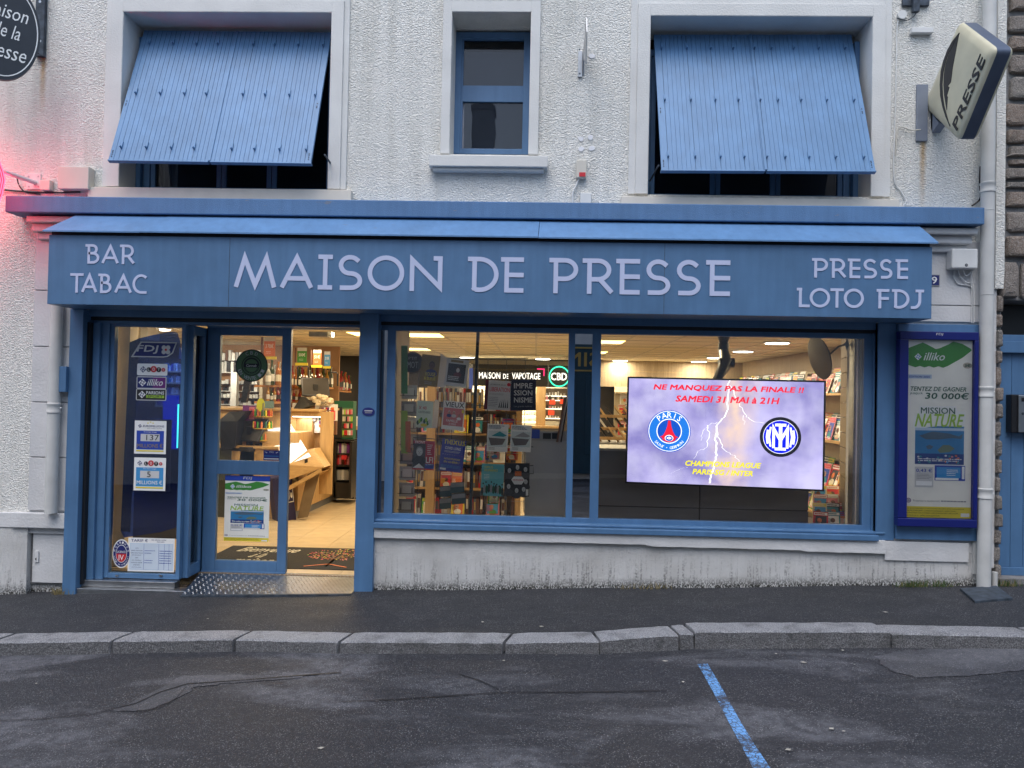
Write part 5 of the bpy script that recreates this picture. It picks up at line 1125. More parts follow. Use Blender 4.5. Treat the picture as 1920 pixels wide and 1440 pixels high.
# television
t = thing('television', P(1360, 915, .4), 'large lit screen announcing the cup final, hanging in the right shop window', 'television')
Mv, Wv, Hv = frame(P(1172, 906, .50), P(1545, 921.5, .30), P(1179, 706, .50))
MB(Mv).box(0, Wv, 0, Hv, -.05, -.004, m_black).build('case', t, bevel=.004)
mb = MB(Mv); e = .016
mb.box(0, Wv, 0, e, -.004, .004, m_black).box(0, Wv, Hv-e, Hv, -.004, .004, m_black).box(0, e, e, Hv-e, -.004, .004, m_black).box(Wv-e, Wv, e, Hv-e, -.004, .004, m_black).build('bezel', t, bevel=.002)
def f_scr(m, n, l, b, tc):
    o = tc.outputs['Object']; a = noise(n, l, o, 1.9, 4, .55); c = noise(n, l, o, 4.5, 4)
    cc = mixc(n, l, mapr(n, l, a, .36, .64), (.25, .22, .55), (.62, .56, .95)); cc = mixc(n, l, mth(n, l, 'MULTIPLY', mapr(n, l, c, .4, .7), .35), cc, (.85, .82, 1))
    sx = n.new('ShaderNodeSeparateXYZ'); l.new(o, sx.inputs[0]); dx = mth(n, l, 'ABSOLUTE', mth(n, l, 'ADD', sx.outputs[0], mth(n, l, 'MULTIPLY', sx.outputs[2], -.12)))
    cc = mixc(n, l, mth(n, l, 'MULTIPLY', mapr(n, l, dx, .02, .22, 1, 0), mapr(n, l, c, .3, .6)), cc, (.95, .68, .55))
    l.new(cc, b.inputs['Emission Color']); b.inputs['Base Color'].default_value = (.02, .02, .02, 1)
m_scr = mat('screen_sky', (.5, .5, .8), .25, var=0, emit=.62, fn=f_scr)
MB(Mv).rect(e, e, Wv-e, Hv-e, m_scr, -.002).build('screen', t)
def E_(name, c, s=.62): return emis(name, c, s)
eR, eY, eW, eB, eDB, eK, eGl = E_('lit_red', (.85, .02, .05)), E_('lit_yellow', (.9, .8, .02)), E_('lit_white', (1, 1, 1), .75), E_('lit_blue', (.01, .09, .55)), E_('lit_deep_blue', (0, .01, .8)), E_('lit_black', (.01, .01, .015)), E_('lit_gold', (1, .85, .5), .7)
mb = MB(Mv); fx = lambda x: x*Wv
def TT(s, x0, x1, y0, y1, m): mb.text(s, x0*Wv, y0*Hv, x1*Wv, y1*Hv, m, .075, .22, z=.003)
TT('NE MANQUEZ PAS LA FINALE !!', .135, .895, .875, .935, eR); TT('SAMEDI 31 MAI à 21H', .25, .775, .775, .835, eR); TT('CHAMPIONS LEAGUE', .305, .69, .185, .235, eY); TT('PARIS-SG / INTER', .345, .655, .11, .16, eY)
mb.build('screen_text', t)
random.seed(5)
def bolt(pts, w0, w1, jit=.012, seed=1):
    rnd = random.Random(seed); out = []
    for (a, b), (c, d) in zip(pts, pts[1:]):
        for k in range(5): s = k/5; out.append(((a+(c-a)*s)*Wv+rnd.uniform(-1, 1)*jit, (b+(d-b)*s)*Hv+rnd.uniform(-1, 1)*jit*.6))
    out.append((pts[-1][0]*Wv, pts[-1][1]*Hv)); n = len(out)
    v = []
    for i, (x, y) in enumerate(out): w_ = w0+(w1-w0)*i/n; v += [(x-w_, y, .0005), (x+w_, y+w_*.4, .0005)]
    mbb.add(v, [(2*i, 2*i+1, 2*i+3, 2*i+2) for i in range(n-1)], eW)
mbb = MB(Mv)
bolt([(.52, .98), (.515, .8), (.51, .66), (.465, .57), (.455, .45), (.465, .35), (.46, .25), (.44, .13), (.435, .03)], .006, .009, seed=2)
bolt([(.48, .6), (.42, .57), (.39, .5), (.385, .42)], .003, .001, seed=3); bolt([(.42, .57), (.425, .45), (.41, .35), (.37, .33), (.35, .25)], .004, .001, seed=4)
bolt([(.465, .5), (.49, .4), (.5, .34), (.55, .3), (.58, .24)], .004, .0015, seed=6); bolt([(.53, .94), (.57, .8), (.6, .68), (.64, .62), (.7, .6)], .003, .003, seed=7); bolt([(.6, .66), (.6, .58)], .002, .001, seed=8); bolt([(.435, .2), (.36, .19), (.3, .16), (.22, .1)], .002, .0005, seed=9)
mbb.build('lightning_picture', t)
# club badges
def ring_text(mb, txt, cx, cy_, r, a0, a1, s, m, z, flip=False):
    for k, ch in enumerate(txt):
        if ch == ' ': continue
        a = R(a0+(a1-a0)*k/(len(txt)-1)); x, y = cx+r*math.cos(a), cy_+r*math.sin(a); th_ = a+math.pi/2 if flip else a-math.pi/2
        vs, fs, asp = textmesh(ch, .02); sw = s*min(asp, 1.0)
        if ch in '-·': vs = [(p, .4+q*.2) for p, q in vs]; sw = s*.4
        mb.add([(x+((p-.5)*sw*math.cos(th_)-(q-.5)*s*math.sin(th_)), y+((p-.5)*sw*math.sin(th_)+(q-.5)*s*math.cos(th_)), z) for p, q in vs], fs, m)
mb = MB(Mv); cx, cy_, r = .222*Wv, .50*Hv, .196*Hv; eB2 = E_('lit_mid_blue', (.02, .2, .75))
for k, (rr_, m) in enumerate(((1, eB), (.965, eW), (.935, eB2), (.59, eW), (.55, eB))): mb.ell(cx, cy_, r*rr_, r*rr_, m, .001+.0005*k, 40)
ring_text(mb, 'PARIS', cx, cy_, r*.765, 128, 52, r*.26, eW, .005); ring_text(mb, 'SAINT - GERMAIN', cx, cy_, r*.79, 220, 320, r*.13, eW, .005, True)
tw = [(-.06, .5), (.06, .5), (.09, .25), (.17, .0), (.28, -.2), (.45, -.3), (.22, -.3), (.0, -.2), (-.22, -.3), (-.45, -.3), (-.28, -.2), (-.17, 0), (-.09, .25)]
mb.poly([(cx+a*r, cy_+b*r) for a, b in tw], eR, .005); mb.add([(cx+a*r, cy_+b*r, .0055) for a, b in ((-.34, -.3), (.34, -.3), (.3, -.42), (.1, -.52), (-.1, -.52), (-.3, -.42))], [(0, 5, 4, 3, 2, 1)], eR)
mb.ell(cx, cy_-.33*r, .2*r, .15*r, eW, .006, 20); mb.ell(cx, cy_-.34*r, .17*r, .13*r, eB, .0065, 20)
mb.poly([(cx, cy_-.22*r), (cx+.035*r, cy_-.32*r), (cx, cy_-.44*r), (cx-.035*r, cy_-.32*r)], eW, .007, ); mb.ell(cx-.075*r, cy_-.33*r, .03*r, .05*r, eW, .007, 8); mb.ell(cx+.075*r, cy_-.33*r, .03*r, .05*r, eW, .007, 8)
mb.build('round_badge', t, label='blue round badge with a red tower on the lit screen')
mb = MB(Mv); cx, cy_, r = .782*Wv, .478*Hv, .182*Hv
for k, (rr_, m) in enumerate(((1, eK), (.84, eW), (.815, eDB))): mb.ell(cx, cy_, r*rr_, r*rr_, m, .001+.0005*k, 40)
def st(pts, w_): mb.stroke([(cx+a*r, cy_+b*r) for a, b in pts], w_*r, eW, .0045+.0003*len(mb.f) % .001, .0045+.0003*len(mb.f) % .001)
st([(0, -.5), (0, .5)], .17); st([(-.2, .6), (.2, .6)], .14); st([(-.2, -.6), (.2, -.6)], .14)
st([(-.33, -.5), (-.33, .42), (-.05, -.1)], .13); st([(.33, -.5), (.33, .42), (.05, -.1)], .13)
st([(-.62, .3), (-.66, 0), (-.62, -.3)], .1); st([(-.48, .45), (-.55, 0), (-.48, -.45)], .09); st([(.62, .3), (.66, 0), (.62, -.3)], .1); st([(.48, .45), (.55, 0), (.48, -.45)], .09)
mb.build('round_badge', t, label='black and blue round badge with white interlaced strokes on the lit screen')
a = P(1357, 626, .75); bb = P(1357, 655, .75); c2 = P(1362, 680, .6); d2_ = P(1344, 712, .5)
t = thing('television_mount', a, 'black ceiling pole with a jointed arm holding the television', 'mount')
MB().lathe((a.x, .75, bb.z), [(.035, 0), (.035, .05), (.06, .12), (.15, CZ-bb.z-.004)], m_black, 20).build('ceiling_cone', t, smooth=True)
MB().tube([(a.x, .75, bb.z+.06), (a.x, .75, bb.z-.06)], .05, m_black, 14).build('pole', t, smooth=True)
MB().tube([(a.x, .75, bb.z-.02), c2, d2_, P(1342, 760, .52)], [.05, .062, .04, .04], m_black, 12).build('arm', t, smooth=True)
MB().tube([c2+Vector((-.07, 0, 0)), c2+Vector((.07, 0, 0))], .045, m_black, 12).build('joint', t, smooth=True)
# dark disc lamp on a curved arm
t = thing('disc_lamp', P(1590, 640, .4), 'dark disc shaped lamp on a grey curved arm at the top right of the window', 'lamp')
c_ = P(1536, 671, .42); nrm = Vector((-.93, -.08, -.25)).normalized(); q_ = nrm.to_track_quat('Z', 'Y').to_matrix().to_4x4(); Md = Matrix.Translation(c_) @ q_
mb = MB(Md); mb.lathe((0, 0, 0), [(.0001, .0), (.19, .004), (.205, .0), (.2, -.012), (.06, -.05), (.02, -.06)], mat('bronze_disc', (.035, .028, .022), .35), 32); mb.build('disc', t, smooth=True)
cable_pts = [c_-nrm*.05, P(1556, 664, .5), P(1572, 650, .45), P(1588, 645, .35), P(1598, 650, .3)]
MB().tube(cable_pts, .009, m_iron, 8).build('arm', t, smooth=True); MB(Matrix.Translation(P(1588, 646, .3)) @ WALLM).poly([(-.02, 0), (0, -.06), (.02, 0), (0, .06)], m_alu, 0).build('fixing', t)
# ---- left shop window
t = thing('grey_board', P(1020, 970, .5), 'large plain grey board standing at the right of the left shop window', 'board')
MB().pb(984, 824, 1075, 985, .5, .53, col('board_grey', (.36, .38, .42), .5)).build('board', t)
q = rng(983, 808, 1062, 826, .49); MB().box(q[0], q[1]+.1, .49, .5, q[2], q[3], GREY).build('header_strip', t)
for a_, b_ in ((1018, 1033), (1035, 1046)): MB().pb(a_, 812, b_, 823, .484, .489, BLACK).build('small_picture', t)
MB().pb(996, 805, 1012, 822, .484, .489, MIDB).build('small_picture', t)
t = thing('leaning_frames', P(1050, 838, .45), 'stack of frames leaning at the right edge of the left shop window', 'frames')
for k in range(3):
    M_, W_, H_ = frame(P(1045+4*k, 829, .42+.03*k), P(1053+4*k, 829, .7+.03*k), P(1059+4*k, 745, .42+.03*k)); MB(M_).box(0, .3, 0, H_, -.012, 0, (BROWN, GREY, m_black)[k]).build('frame', t)
# lit vaping display on the back wall
m_lit = emis('lit_shelf', (1, .88, .62), 1.6); YB = 8.3
t = thing('vaping_display', P(980, 800, YB), 'lit display shelves under the black MAISON DE VAPOTAGE sign at the back', 'display')
MB().pb(880, 725, 1062, 800, YB+.3, YB+.35, mat('warm_back', (.75, .68, .52), .6)).build('back_panel', t)
for v_ in (735, 746, 757, 768, 779, 790): MB().pb(880, v_, 1005, v_+2, YB+.0, YB+.3, m_lit).build('lit_shelf', t)
MB().pb(1022, 728, 1062, 790, YB+.02, YB+.06, mat('brown_back', (.10, .075, .05), .6)).build('dark_back', t)
for v_ in (742, 750, 766, 784): MB().pb(1023, v_, 1062, v_+1.6, YB-.02, YB+.02, m_lit).build('lit_shelf', t)
MB().pb(1005, 722, 1023, 798, YB-.04, YB, m_wood).build('wood_post', t); MB().pb(880, 798, 1064, 802, YB-.2, YB+.1, m_wood).build('counter_edge', t); MB().pb(880, 802, 1064, 870, YB-.15, YB, m_greyp).build('counter_front', t)
for u0, v0, u1, v1 in ((1030, 750, 1041, 758), (1050, 749, 1062, 757), (1028, 770, 1039, 778)): MB().pb(u0, v0, u1, v1, YB-.06, YB-.03, emis('price_tag_red', (1, .06, .02), .8)).build('price_tag', t)
rnd = random.Random(4)
bm_ = MB()
for v_ in (735, 746, 757, 768, 779, 790):
    for i in range(34):
        u = 882+i*3.6+rnd.random(); h = rnd.uniform(3, 7); bm_.pb(u, v_-h, u+2.2, v_, YB-.02-.0005*i, YB, rnd.choice([WHITE, CREAM, GREY, WHITE, BLACK, LGREY]))
for v_ in (742, 750, 766, 784):
    for i in range(7): u = 1024+i*5.4; bm_.pb(u, v_-rnd.uniform(3, 8), u+rnd.uniform(2, 4), v_, YB-.05-.001*i, YB-.02, rnd.choice([PINK, WHITE, GREY, BLACK, LGREY, CREAM]))
bm_.build('small_bottles', t, kind='stuff')
area('display_fill', (P(950, 745, YB-.1).x, YB-.4, 1.9), 1.2, .2, 12, (1, .85, .6), (R(30), 0, 0), t)  # added fill lamp with no fixture, brightens the vaping shelves
t = thing('vaping_sign', P(980, 722, 7.6), 'black illuminated sign reading MAISON DE VAPOTAGE and CBD at the back of the shop', 'sign'); YS = 7.6
MB().pb(886, 684, 1027.5, 724, YS, YS+.08, mat('sign_charcoal', (.02, .02, .02), .5)).build('board', t); MB().pb(1029, 684, 1075, 726, YS, YS+.08, MATS['sign_charcoal']).build('board', t)
MB().pb(880, 676, 1075, 684, YS-.02, YS+.08, col('sign_rail', (.2, .2, .18))).build('rail', t)
eW2 = emis('sign_white', (1, .95, .85), 1.1); mb = MB(WALLM)
for s_, u0, u1, v0, v1 in (('MAISON', 898, 938, 698, 710), ('DE', 943.5, 953, 701, 710), ('VAPOTAGE', 960, 1013, 699, 711), ('CBD', 1033, 1063, 699, 713)):
    a, b, c, d = rng(u0, v0, u1, v1, YS); mb.text(s_, a, c, b, d, eW2, .03 if s_ == 'CBD' else .02, z=-YS+.01)
mb.build('lettering', t)
cc = P(1048.5, 706, YS); rr_ = abs(P(1067, 706, YS).x-cc.x); MB(WALLM).stroke([(cc.x+rr_*math.cos(k*.2094), cc.z+rr_*math.sin(k*.2094)) for k in range(30)], .022, emis('green_neon', (.05, .9, .45), 1.2), -YS+.01, -YS+.03, closed=True).build('neon_ring', t)
a, b, c, d = rng(1008, 692, 1020, 704, YS); MB(WALLM).stroke([(a, d), (b, d), (b, c)], .02, emis('pink_neon', (.9, .04, .2), .8), -YS+.01, -YS+.02).build('corner_mark', t)
# blue and white flag-like banner
MB().pb(879, 690, 886, 785, 4.0, 4.02, MIDB).build('banner', label='narrow blue banner hanging behind the spinner rack pole', cat='banner')
# book shelving behind the hanging magazines
bookm = [mat('paper_cream', (.62, .52, .34), .7), CREAM, WHITE, RED, LGREY, BROWN, mat('book_ochre', (.5, .33, .1), .6), col('book_slate', (.12, .15, .17)), BROWN]
BK = []
for k, m in enumerate(bookm):
    for hh in (.19, .23): mb = MB(); mb.box(0, .022+.006*(k % 3), 0, .14, 0, hh, m).rect(0, 0, 0, 0, m); mb = MB().box(0, .022+.006*(k % 3), 0, .14, 0, hh, m).box(.004, .018+.006*(k % 3), -.001, 0, hh*.3, hh*.8, bookm[(k*2+1) % 9]); me = bpy.data.meshes.new('book'); me.from_pydata(mb.v, [], mb.f); [me.materials.append(q) for q in mb.mats]; me.polygons.foreach_set('material_index', mb.mi); BK.append((me, .024+.006*(k % 3)))
def book_row(x0, x1, y, z, label, group, rz=0, dx=Vector((1, 0, 0))):
    s = 0; L = abs(x1-x0)
    while s < L-.03:
        me, w_ = random.choice(BK); o = bpy.data.objects.new('book', me); COL.objects.link(o); o.location = Vector((x0, y, z))+dx*s; o.rotation_euler = (0, random.uniform(-.05, .05), rz); ORDN[group] = ORDN.get(group, 0)+1; tag(o, label+', '+ordn(ORDN[group]), 'book', group); s += w_+.002+(random.random() < .1)*.04
bs_ = thing('book_shelving', P(860, 965, 2.2), 'light wood shelving with books behind the hanging magazines in the left window', 'shelving')
x0, x1, yb_ = P(742, 800, 2.3).x, P(975, 800, 2.3).x, 2.3
for v_, lab in ((966, 'lowest'), (915, 'second'), (866, 'third'), (812, 'fourth'), (765, 'top')):
    z = P(860, v_, yb_).z; MB().box(x0, x1, yb_, yb_+.3, z-.025, z, m_woodh).build('shelf', bs_)
    if v_ > 760:
        book_row(x0+.05, x1-.02, yb_+.05, z+.001, 'book on the %s window shelf behind the magazines' % lab, 'books on the %s window shelf' % lab)
for v_, lab in ((966, 'lowest'), (915, 'second'), (866, 'third'), (812, 'fourth')):
    z = P(860, v_, yb_).z; x = x0+.1
    while x < x1-.2:
        if random.random() < .7: magazine((x, yb_+.0, z+.002), R(random.uniform(-8, 8)), 80, random.uniform(.55, .8), 'magazine facing out on the %s window shelf' % lab, 'facing magazines on the window shelves')
        x += random.uniform(.12, .24)
for k in range(14):
    u = random.choice([800, 840, 912, 950])+random.uniform(-6, 6); p = P(u, random.choice([770, 862, 945, 960]), .5); magazine(p, R(random.uniform(-25, 25)), 84, .5, 'small dim magazine hung behind the front row', 'dim magazines behind the front row')
for u0, u1 in ((742, 748), (799, 815), (968, 978)): MB().box(P(u0, 800, 2.2).x, P(u1, 800, 2.2).x, 2.24, 2.6, FZ, P(860, 745 if u0 != 799 else 700, yb_).z, m_wood).build('upright', bs_)
MB().box(x0, x1, 2.62, 2.64, FZ, P(860, 760, yb_).z, m_iwall).build('back_panel', bs_)
# tall spinner pole and wire arms carrying magazines
t = thing('wire_rack', P(880, 966, .35), 'tall grey pole with wire arms holding magazines in the left shop window', 'rack')
MB().tube([P(897, 612, .35), P(881, 972, .35)], .016, m_iron, 10).build('pole', t, smooth=True)
for q in ([(790, 672), (990, 672)], [(790, 752), (995, 768)], [(775, 820), (1000, 838)], [(885, 873), (1000, 873), (1000, 888), (985, 888)]):
    MB().tube([P(u, v_, .36) for u, v_ in q], .004, m_iron, 5).build('wire', t)
for u in (785, 822, 848, 876, 915, 950, 985):
    MB().tube([P(u, 674, .37), P(u-3, 960, .37)], .003, m_iron, 5).build('wire', t)
for v_ in (700, 735, 790, 850, 900, 940): MB().tube([P(905, v_, .38), P(985, v_, .38)], .0022, m_alu, 5).build('wire', t)
def cover(label, bl, br, tl, fn, base, y=.24, yr=None, th=.012):
    M_, W, H = fpx(bl, br, tl, y, yr); mb = MB(M_); mb.box(0, W, 0, H, -th, 0, base); fn(mb, W, H); return mb.build('magazine', label=label, cat='magazine', group='magazines hung in the left shop window')
def face(mb, cx, cy_, s, m=SKIN, hair=BLACK, body=BLACK):
    mb.ell(cx, cy_-1.55*s, 1.25*s, .85*s, body, .0015, 14); mb.ell(cx, cy_+.12*s, .62*s, .82*s, hair, .002, 14); mb.ell(cx, cy_-.05*s, .52*s, .70*s, m, .0025, 14)
    for d in (-.2, .2): mb.ell(cx+d*s, cy_+.05*s, .09*s, .05*s, BLACK, .003, 6)
    mb.rect(cx-.2*s, cy_-.42*s, cx+.2*s, cy_-.36*s, BROWN, .003); mb.poly([(cx-.06*s, cy_-.22*s), (cx+.06*s, cy_-.22*s), (cx, cy_+.02*s)], BROWN, .003)
dgold = col('dull_gold', (.24, .15, .03))
def c1(mb, W, H): mb.rect(0, 0, .12*W, H, dgold); face(mb, .6*W, .66*H, .26*W, BROWN, col('umber', (.05, .025, .01)), NAVY); mb.text('ROUGE', .3*W, .33*H, .85*W, .45*H, YEL, .02, z=.004); mb.text('& BLEUE', .25*W, .2*H, .88*W, .3*H, YEL, .02, z=.004); lines(mb, .3*W, .85*W, .05*H, .16*H, 2, GREY, .4, .004)
cover('brown and gold magazine with a dark portrait, top left of the hanging magazines', (785, 722), (819, 726), (793, 664), c1, dgold, .24, .22)
def c2f(mb, W, H): mb.rect(.1*W, .13*H, .88*W, .82*H, BLACK); face(mb, .55*W, .6*H, .14*W, LGREY, BROWN, col('maroon', (.12, .01, .02))); lines(mb, .15*W, .8*W, .2*H, .38*H, 3, LGREY, .5, .004); mb.rect(.2*W, .87*H, .75*W, .96*H, dgold)
cover('white bordered magazine with a dark painting, top row beside the brown one', (832, 722), (874, 727), (839, 671), c2f, LGREY)
MB().add([P(819, 726, .24), P(836, 726, .30), P(839, 672, .30), P(826, 662, .24)], [(0, 1, 2, 3)], LGREY).build('open_page', label='pale inner page of the brown magazine, folded open between the two top covers', cat='page')
def c3(mb, W, H): mb.text('X 40', .12*W, .68*H, .6*W, .8*H, RED, .02); mb.text('CENTENAIRES', .12*W, .54*H, .85*W, .62*H, DGREEN, .01); [mb.ell((.12+.1*k)*W, (.18+.06*(k % 3))*H, .08*W, .09*H, (DGREEN, LIME, GREEN, LGREY)[k % 4], .0015+.0003*k, 8) for k in range(8)]; mb.ell(.5*W, .1*H, .2*W, .06*H, YEL, .005)
cover('pale green book with leafy plants on its cover, middle row far left', (779, 801), (810, 803), (785, 751), c3, col('pale_green', (.66, .76, .62)))
MB().add([P(810, 803, .24), P(820, 802, .3), P(824, 751, .3), P(815, 749, .24)], [(0, 1, 2, 3)], LGREY).build('open_page', label='pale edge pages of the green book in the middle row', cat='page')
def c4(mb, W, H): mb.rect(.05*W, .14*H, .95*W, .76*H, col('dusty_red', (.6, .17, .18))); mb.text('VIEUX', .08*W, .79*H, .95*W, .97*H, BLACK, .03); face(mb, .3*W, .6*H, .09*W, SKIN, LGREY, NAVY); face(mb, .52*W, .6*H, .09*W, SKIN, CREAM, LGREY); face(mb, .76*W, .5*H, .08*W, SKIN, BROWN, WHITE); mb.text('FAMILLE', .2*W, .27*H, .72*W, .36*H, WHITE, .03, z=.005); mb.text('À VOUS', .32*W, .17*H, .65*W, .25*H, WHITE, .03, z=.005); mb.rect(.86*W, .62*H, .97*W, .72*H, YEL, .004)
cover('VIEUX magazine with a family group on a red ground, middle row', (827, 804), (868, 808), (835, 751), c4, WHITE)
def c5(mb, W, H): mb.rect(.0, .0, .58*W, .9*H, col('dark_grey', (.06, .06, .065)), .0008); mb.text('FRONT', .08*W, .9*H, .55*W, .99*H, WHITE, .03); face(mb, .3*W, .62*H, .27*W, LGREY, GREY, BLACK); mb.poly([(.02*W, .06*H), (.3*W, .22*H), (.56*W, .06*H)], WHITE, .004); mb.rect(.58*W, .0, W, .22*H, MIDB, .001); mb.text('LFI', .62*W, .25*H, .95*W, .45*H, WHITE, .03, z=.004); lines(mb, .66*W, .94*W, .52*H, .9*H, 6, WHITE, .35, .003, .5, 3); mb.text('LE PARTI', .62*W, .17*H, .95*W, .22*H, WHITE, .01, z=.004); mb.rect(0, 0, W, .05*H, RED, .005)
cover('red FRONT magazine with a grey haired man in a tie, lower row far left', (773, 880), (813, 882), (782, 826), c5, col('cover_red', (.5, .02, .06)))
def c6(mb, W, H): mb.text('nexus', .12*W, .84*H, .98*W, .99*H, YEL, .02); mb.text('COVID LONG', .16*W, .68*H, .82*W, .77*H, WHITE, .03); lines(mb, .15*W, .82*W, .58*H, .65*H, 2, LGREY, .4, .002, .1, 3); [mb.ell((.1+.1*k)*W, .52*H, .012*W, .01*H, (WHITE, YEL, RED)[k//3], .002, 6) for k in range(9)]; mb.text('NOUS POUVONS', .18*W, .36*H, .85*W, .42*H, YEL, .02); mb.text('EN GUÉRIR ?', .18*W, .26*H, .84*W, .34*H, YEL, .03); lines(mb, .08*W, .95*W, .1*H, .2*H, 3, SKYB, .4, .002, .1, 8); mb.rect(.05*W, .03*H, .3*W, .09*H, WHITE)
cover('dark blue nexus magazine headed COVID LONG, lower row second from the left', (822, 881), (866, 887), (832, 822), c6, col('cover_blue', (.025, .045, .38)))
def c7(mb, W, H): mb.rect(0, 0, .13*W, H, col('maroon', (.12, .01, .02))); mb.text('JOURNAUX DE LA', .2*W, .82*H, .78*W, .88*H, BLACK, .0); mb.text('LIBERATION', .18*W, .62*H, .95*W, .77*H, RED, .02); mb.ell(.9*W, .88*H, .07*W, .06*H, RED, .002); lines(mb, .16*W, .95*W, .5*H, .57*H, 2, GREY, .4); [mb.poly([((.55+.08*k)*W, .08*H), ((.6+.08*k)*W, .08*H), ((.62+.07*k)*W, (.35+.03*(k % 3))*H)], BLACK, .003) for k in range(5)]; lines(mb, .16*W, .55*W, .1*H, .45*H, 6, GREY, .5, .002, .3, 7)
cover('grey LIBERATION newspaper cover with a red spine, above the white journals', (907, 767), (956, 770), (909, 712), c7, col('news_grey', (.55, .55, .54)))
def c8(mb, W, H): [mb.text(s_, .14*W, y0*H, .86*W, (y0+.17)*H, LGREY, .03) for s_, y0 in (('IMPRE', .72), ('SSION', .49), ('NISME', .26))]; mb.text('Les grands maîtres', .14*W, .1*H, .84*W, .17*H, GREY, .0)
cover('black IMPRESSIONNISME magazine to the right of the grey newspaper cover', (957, 770), (1005, 770), (958, 712), c8, col('ink', (.012, .013, .035)))
def c9(sd_):
    def f(mb, W, H): lines(mb, .05*W, .85*W, .82*H, .96*H, 3, col('slate_text', (.15, .2, .25)), .6, .002, .3, sd_); mb.rect(.05*W, .18*H, .95*W, .75*H, col('wash', (.58, .66, .67)), .001); mb.poly([(.06*W, .5*H), (.9*W, .48*H), (.75*W, .26*H), (.2*W, .22*H)], col('hull', (.16, .14, .14)), .002); mb.poly([(.2*W, .56*H), (.6*W, .74*H), (.95*W, .6*H), (.8*W, .55*H)], TEAL if sd_ == 1 else GREY, .003); lines(mb, .1*W, .5*W, .06*H, .16*H, 2, GREY, .5)
    return f
cover('white journal with a boat drawing, left of the middle pair right of the pole', (912, 846), (951, 848), (912, 794), c9(1), col('paper_white', (.82, .83, .81)))
cover('white journal with a harbour drawing, right of the middle pair right of the pole', (956, 846), (995, 848), (957, 796), c9(2), MATS['paper_white'])
def c10(mb, W, H): mb.text('OPUS', .12*W, .86*H, .5*W, .93*H, YEL, .02); mb.text('HUMANO', .12*W, .76*H, .72*W, .84*H, YEL, .02); lines(mb, .12*W, .45*W, .5*H, .68*H, 4, WHITE, .3); [mb.ell((.06+.1*k)*W, (.12+.12*random.random())*H, .06*W, .14*H, (col('crowd', (.03, .05, .04)), GREY, DGREEN)[k % 3], .0015+.0003*k, 8) for k in range(10)]; [mb.ell((.1+.12*k)*W, (.32+.12*random.random())*H, .035*W, .03*H, col('crowd', (.03, .05, .04)), .005, 8) for k in range(8)]
cover('teal OPUS magazine with a crowd silhouette, bottom row right of the pole', (901, 929), (943, 931), (903, 869), c10, col('cover_teal', (.14, .48, .54)))
def c11(mb, W, H):
    for x, y in ((.2, .78), (.52, .88), (.84, .82), (.86, .45), (.18, .3), (.5, .18), (.78, .22)): face(mb, x*W, y*H, .14*W, LGREY, BLACK, col('dark_grey', (.06, .06, .065)))
    mb.rect(.42*W, .62*H, .68*W, .76*H, ORG, .005); mb.poly([(.28*W, .5*H), (.38*W, .6*H), (.7*W, .6*H), (.82*W, .5*H), (.7*W, .36*H), (.4*W, .36*H)], WHITE, .006); mb.text('FÉMINISME', .34*W, .47*H, .76*W, .53*H, RED, .02, z=.008); mb.rect(.87*W, .03*H, .97*W, .22*H, WHITE, .006)
cover('black and white magazine with seven portraits round a white label', (945, 930), (992, 931), (945, 868), c11, col('ink2', (.03, .03, .032)))
# card rack at the far left of the window with a round sign
t = thing('card_rack', P(755, 965, .5), 'wire card rack with grey greeting cards at the left of the left shop window', 'card rack')
for k in range(9):
    v_ = 722+30.5*k; q = rng(753-.8*k, v_-.0, 782-.8*k, v_+26, .42); MB().box(q[0], q[1], .42, .424, q[2], q[3], (LGREY, GREY, LGREY)[k % 3]).box(q[0]+.03, q[1]-.03, .4185, .4195, q[2]+.03, q[3]-.025, (WHITE, LGREY, WHITE)[k % 3]).build('card', t)
    M_ = MB(); z = q[2]+.03; M_.tube([(q[0]-.01, .40, z), (q[1]+.01, .40, z)], .003, m_black, 5).tube([(q[0]+.02, .40, z), (q[0]+.02, .40, z+.055)], .003, m_black, 5).tube([(q[1]-.02, .40, z), (q[1]-.02, .40, z+.055)], .003, m_black, 5).build('wire', t)
Mm = Matrix.Translation(P(774, 680, .4)) @ WALLM; mb = MB(Mm); mb.prism([(.1*math.cos(k*.2618), .1*math.sin(k*.2618)) for k in range(24)], -.006, 0, BROWN); mb.ell(0, 0, .088, .088, col('sign_dark', (.02, .018, .018)), .001); mb.text("P'TIT", -.04, .025, .04, .055, LGREY, .0); mb.text('MOT', -.05, -.05, .05, .01, LGREY, .01); mb.build('round_sign', t)
MB().box(P(742, 800, .2).x-.05, P(751, 800, .6).x, .17, 1.0, FZ, CZ, mat('tiled_pier', (.30, .27, .22), .6)).build('inner_pier', kind='structure')
for k, (q, m) in enumerate((((744, 648, 758, 738), GREEN), ((744, 770, 758, 850), LIME), ((752, 790, 764, 848), ORG))):
    M_, W_, H_ = fpx((q[0]+8, q[3]), (q[2]+6, q[3]), (q[0], q[1]), .3); MB(M_).box(0, W_, 0, H_, -.004, 0, m).build('slanted_leaflet', label=('green leaflet leaning beside the card rack, upper one', 'lime leaflet leaning beside the card rack, lower one', 'orange leaflet beside the lower lime leaflet')[k], cat='leaflet')
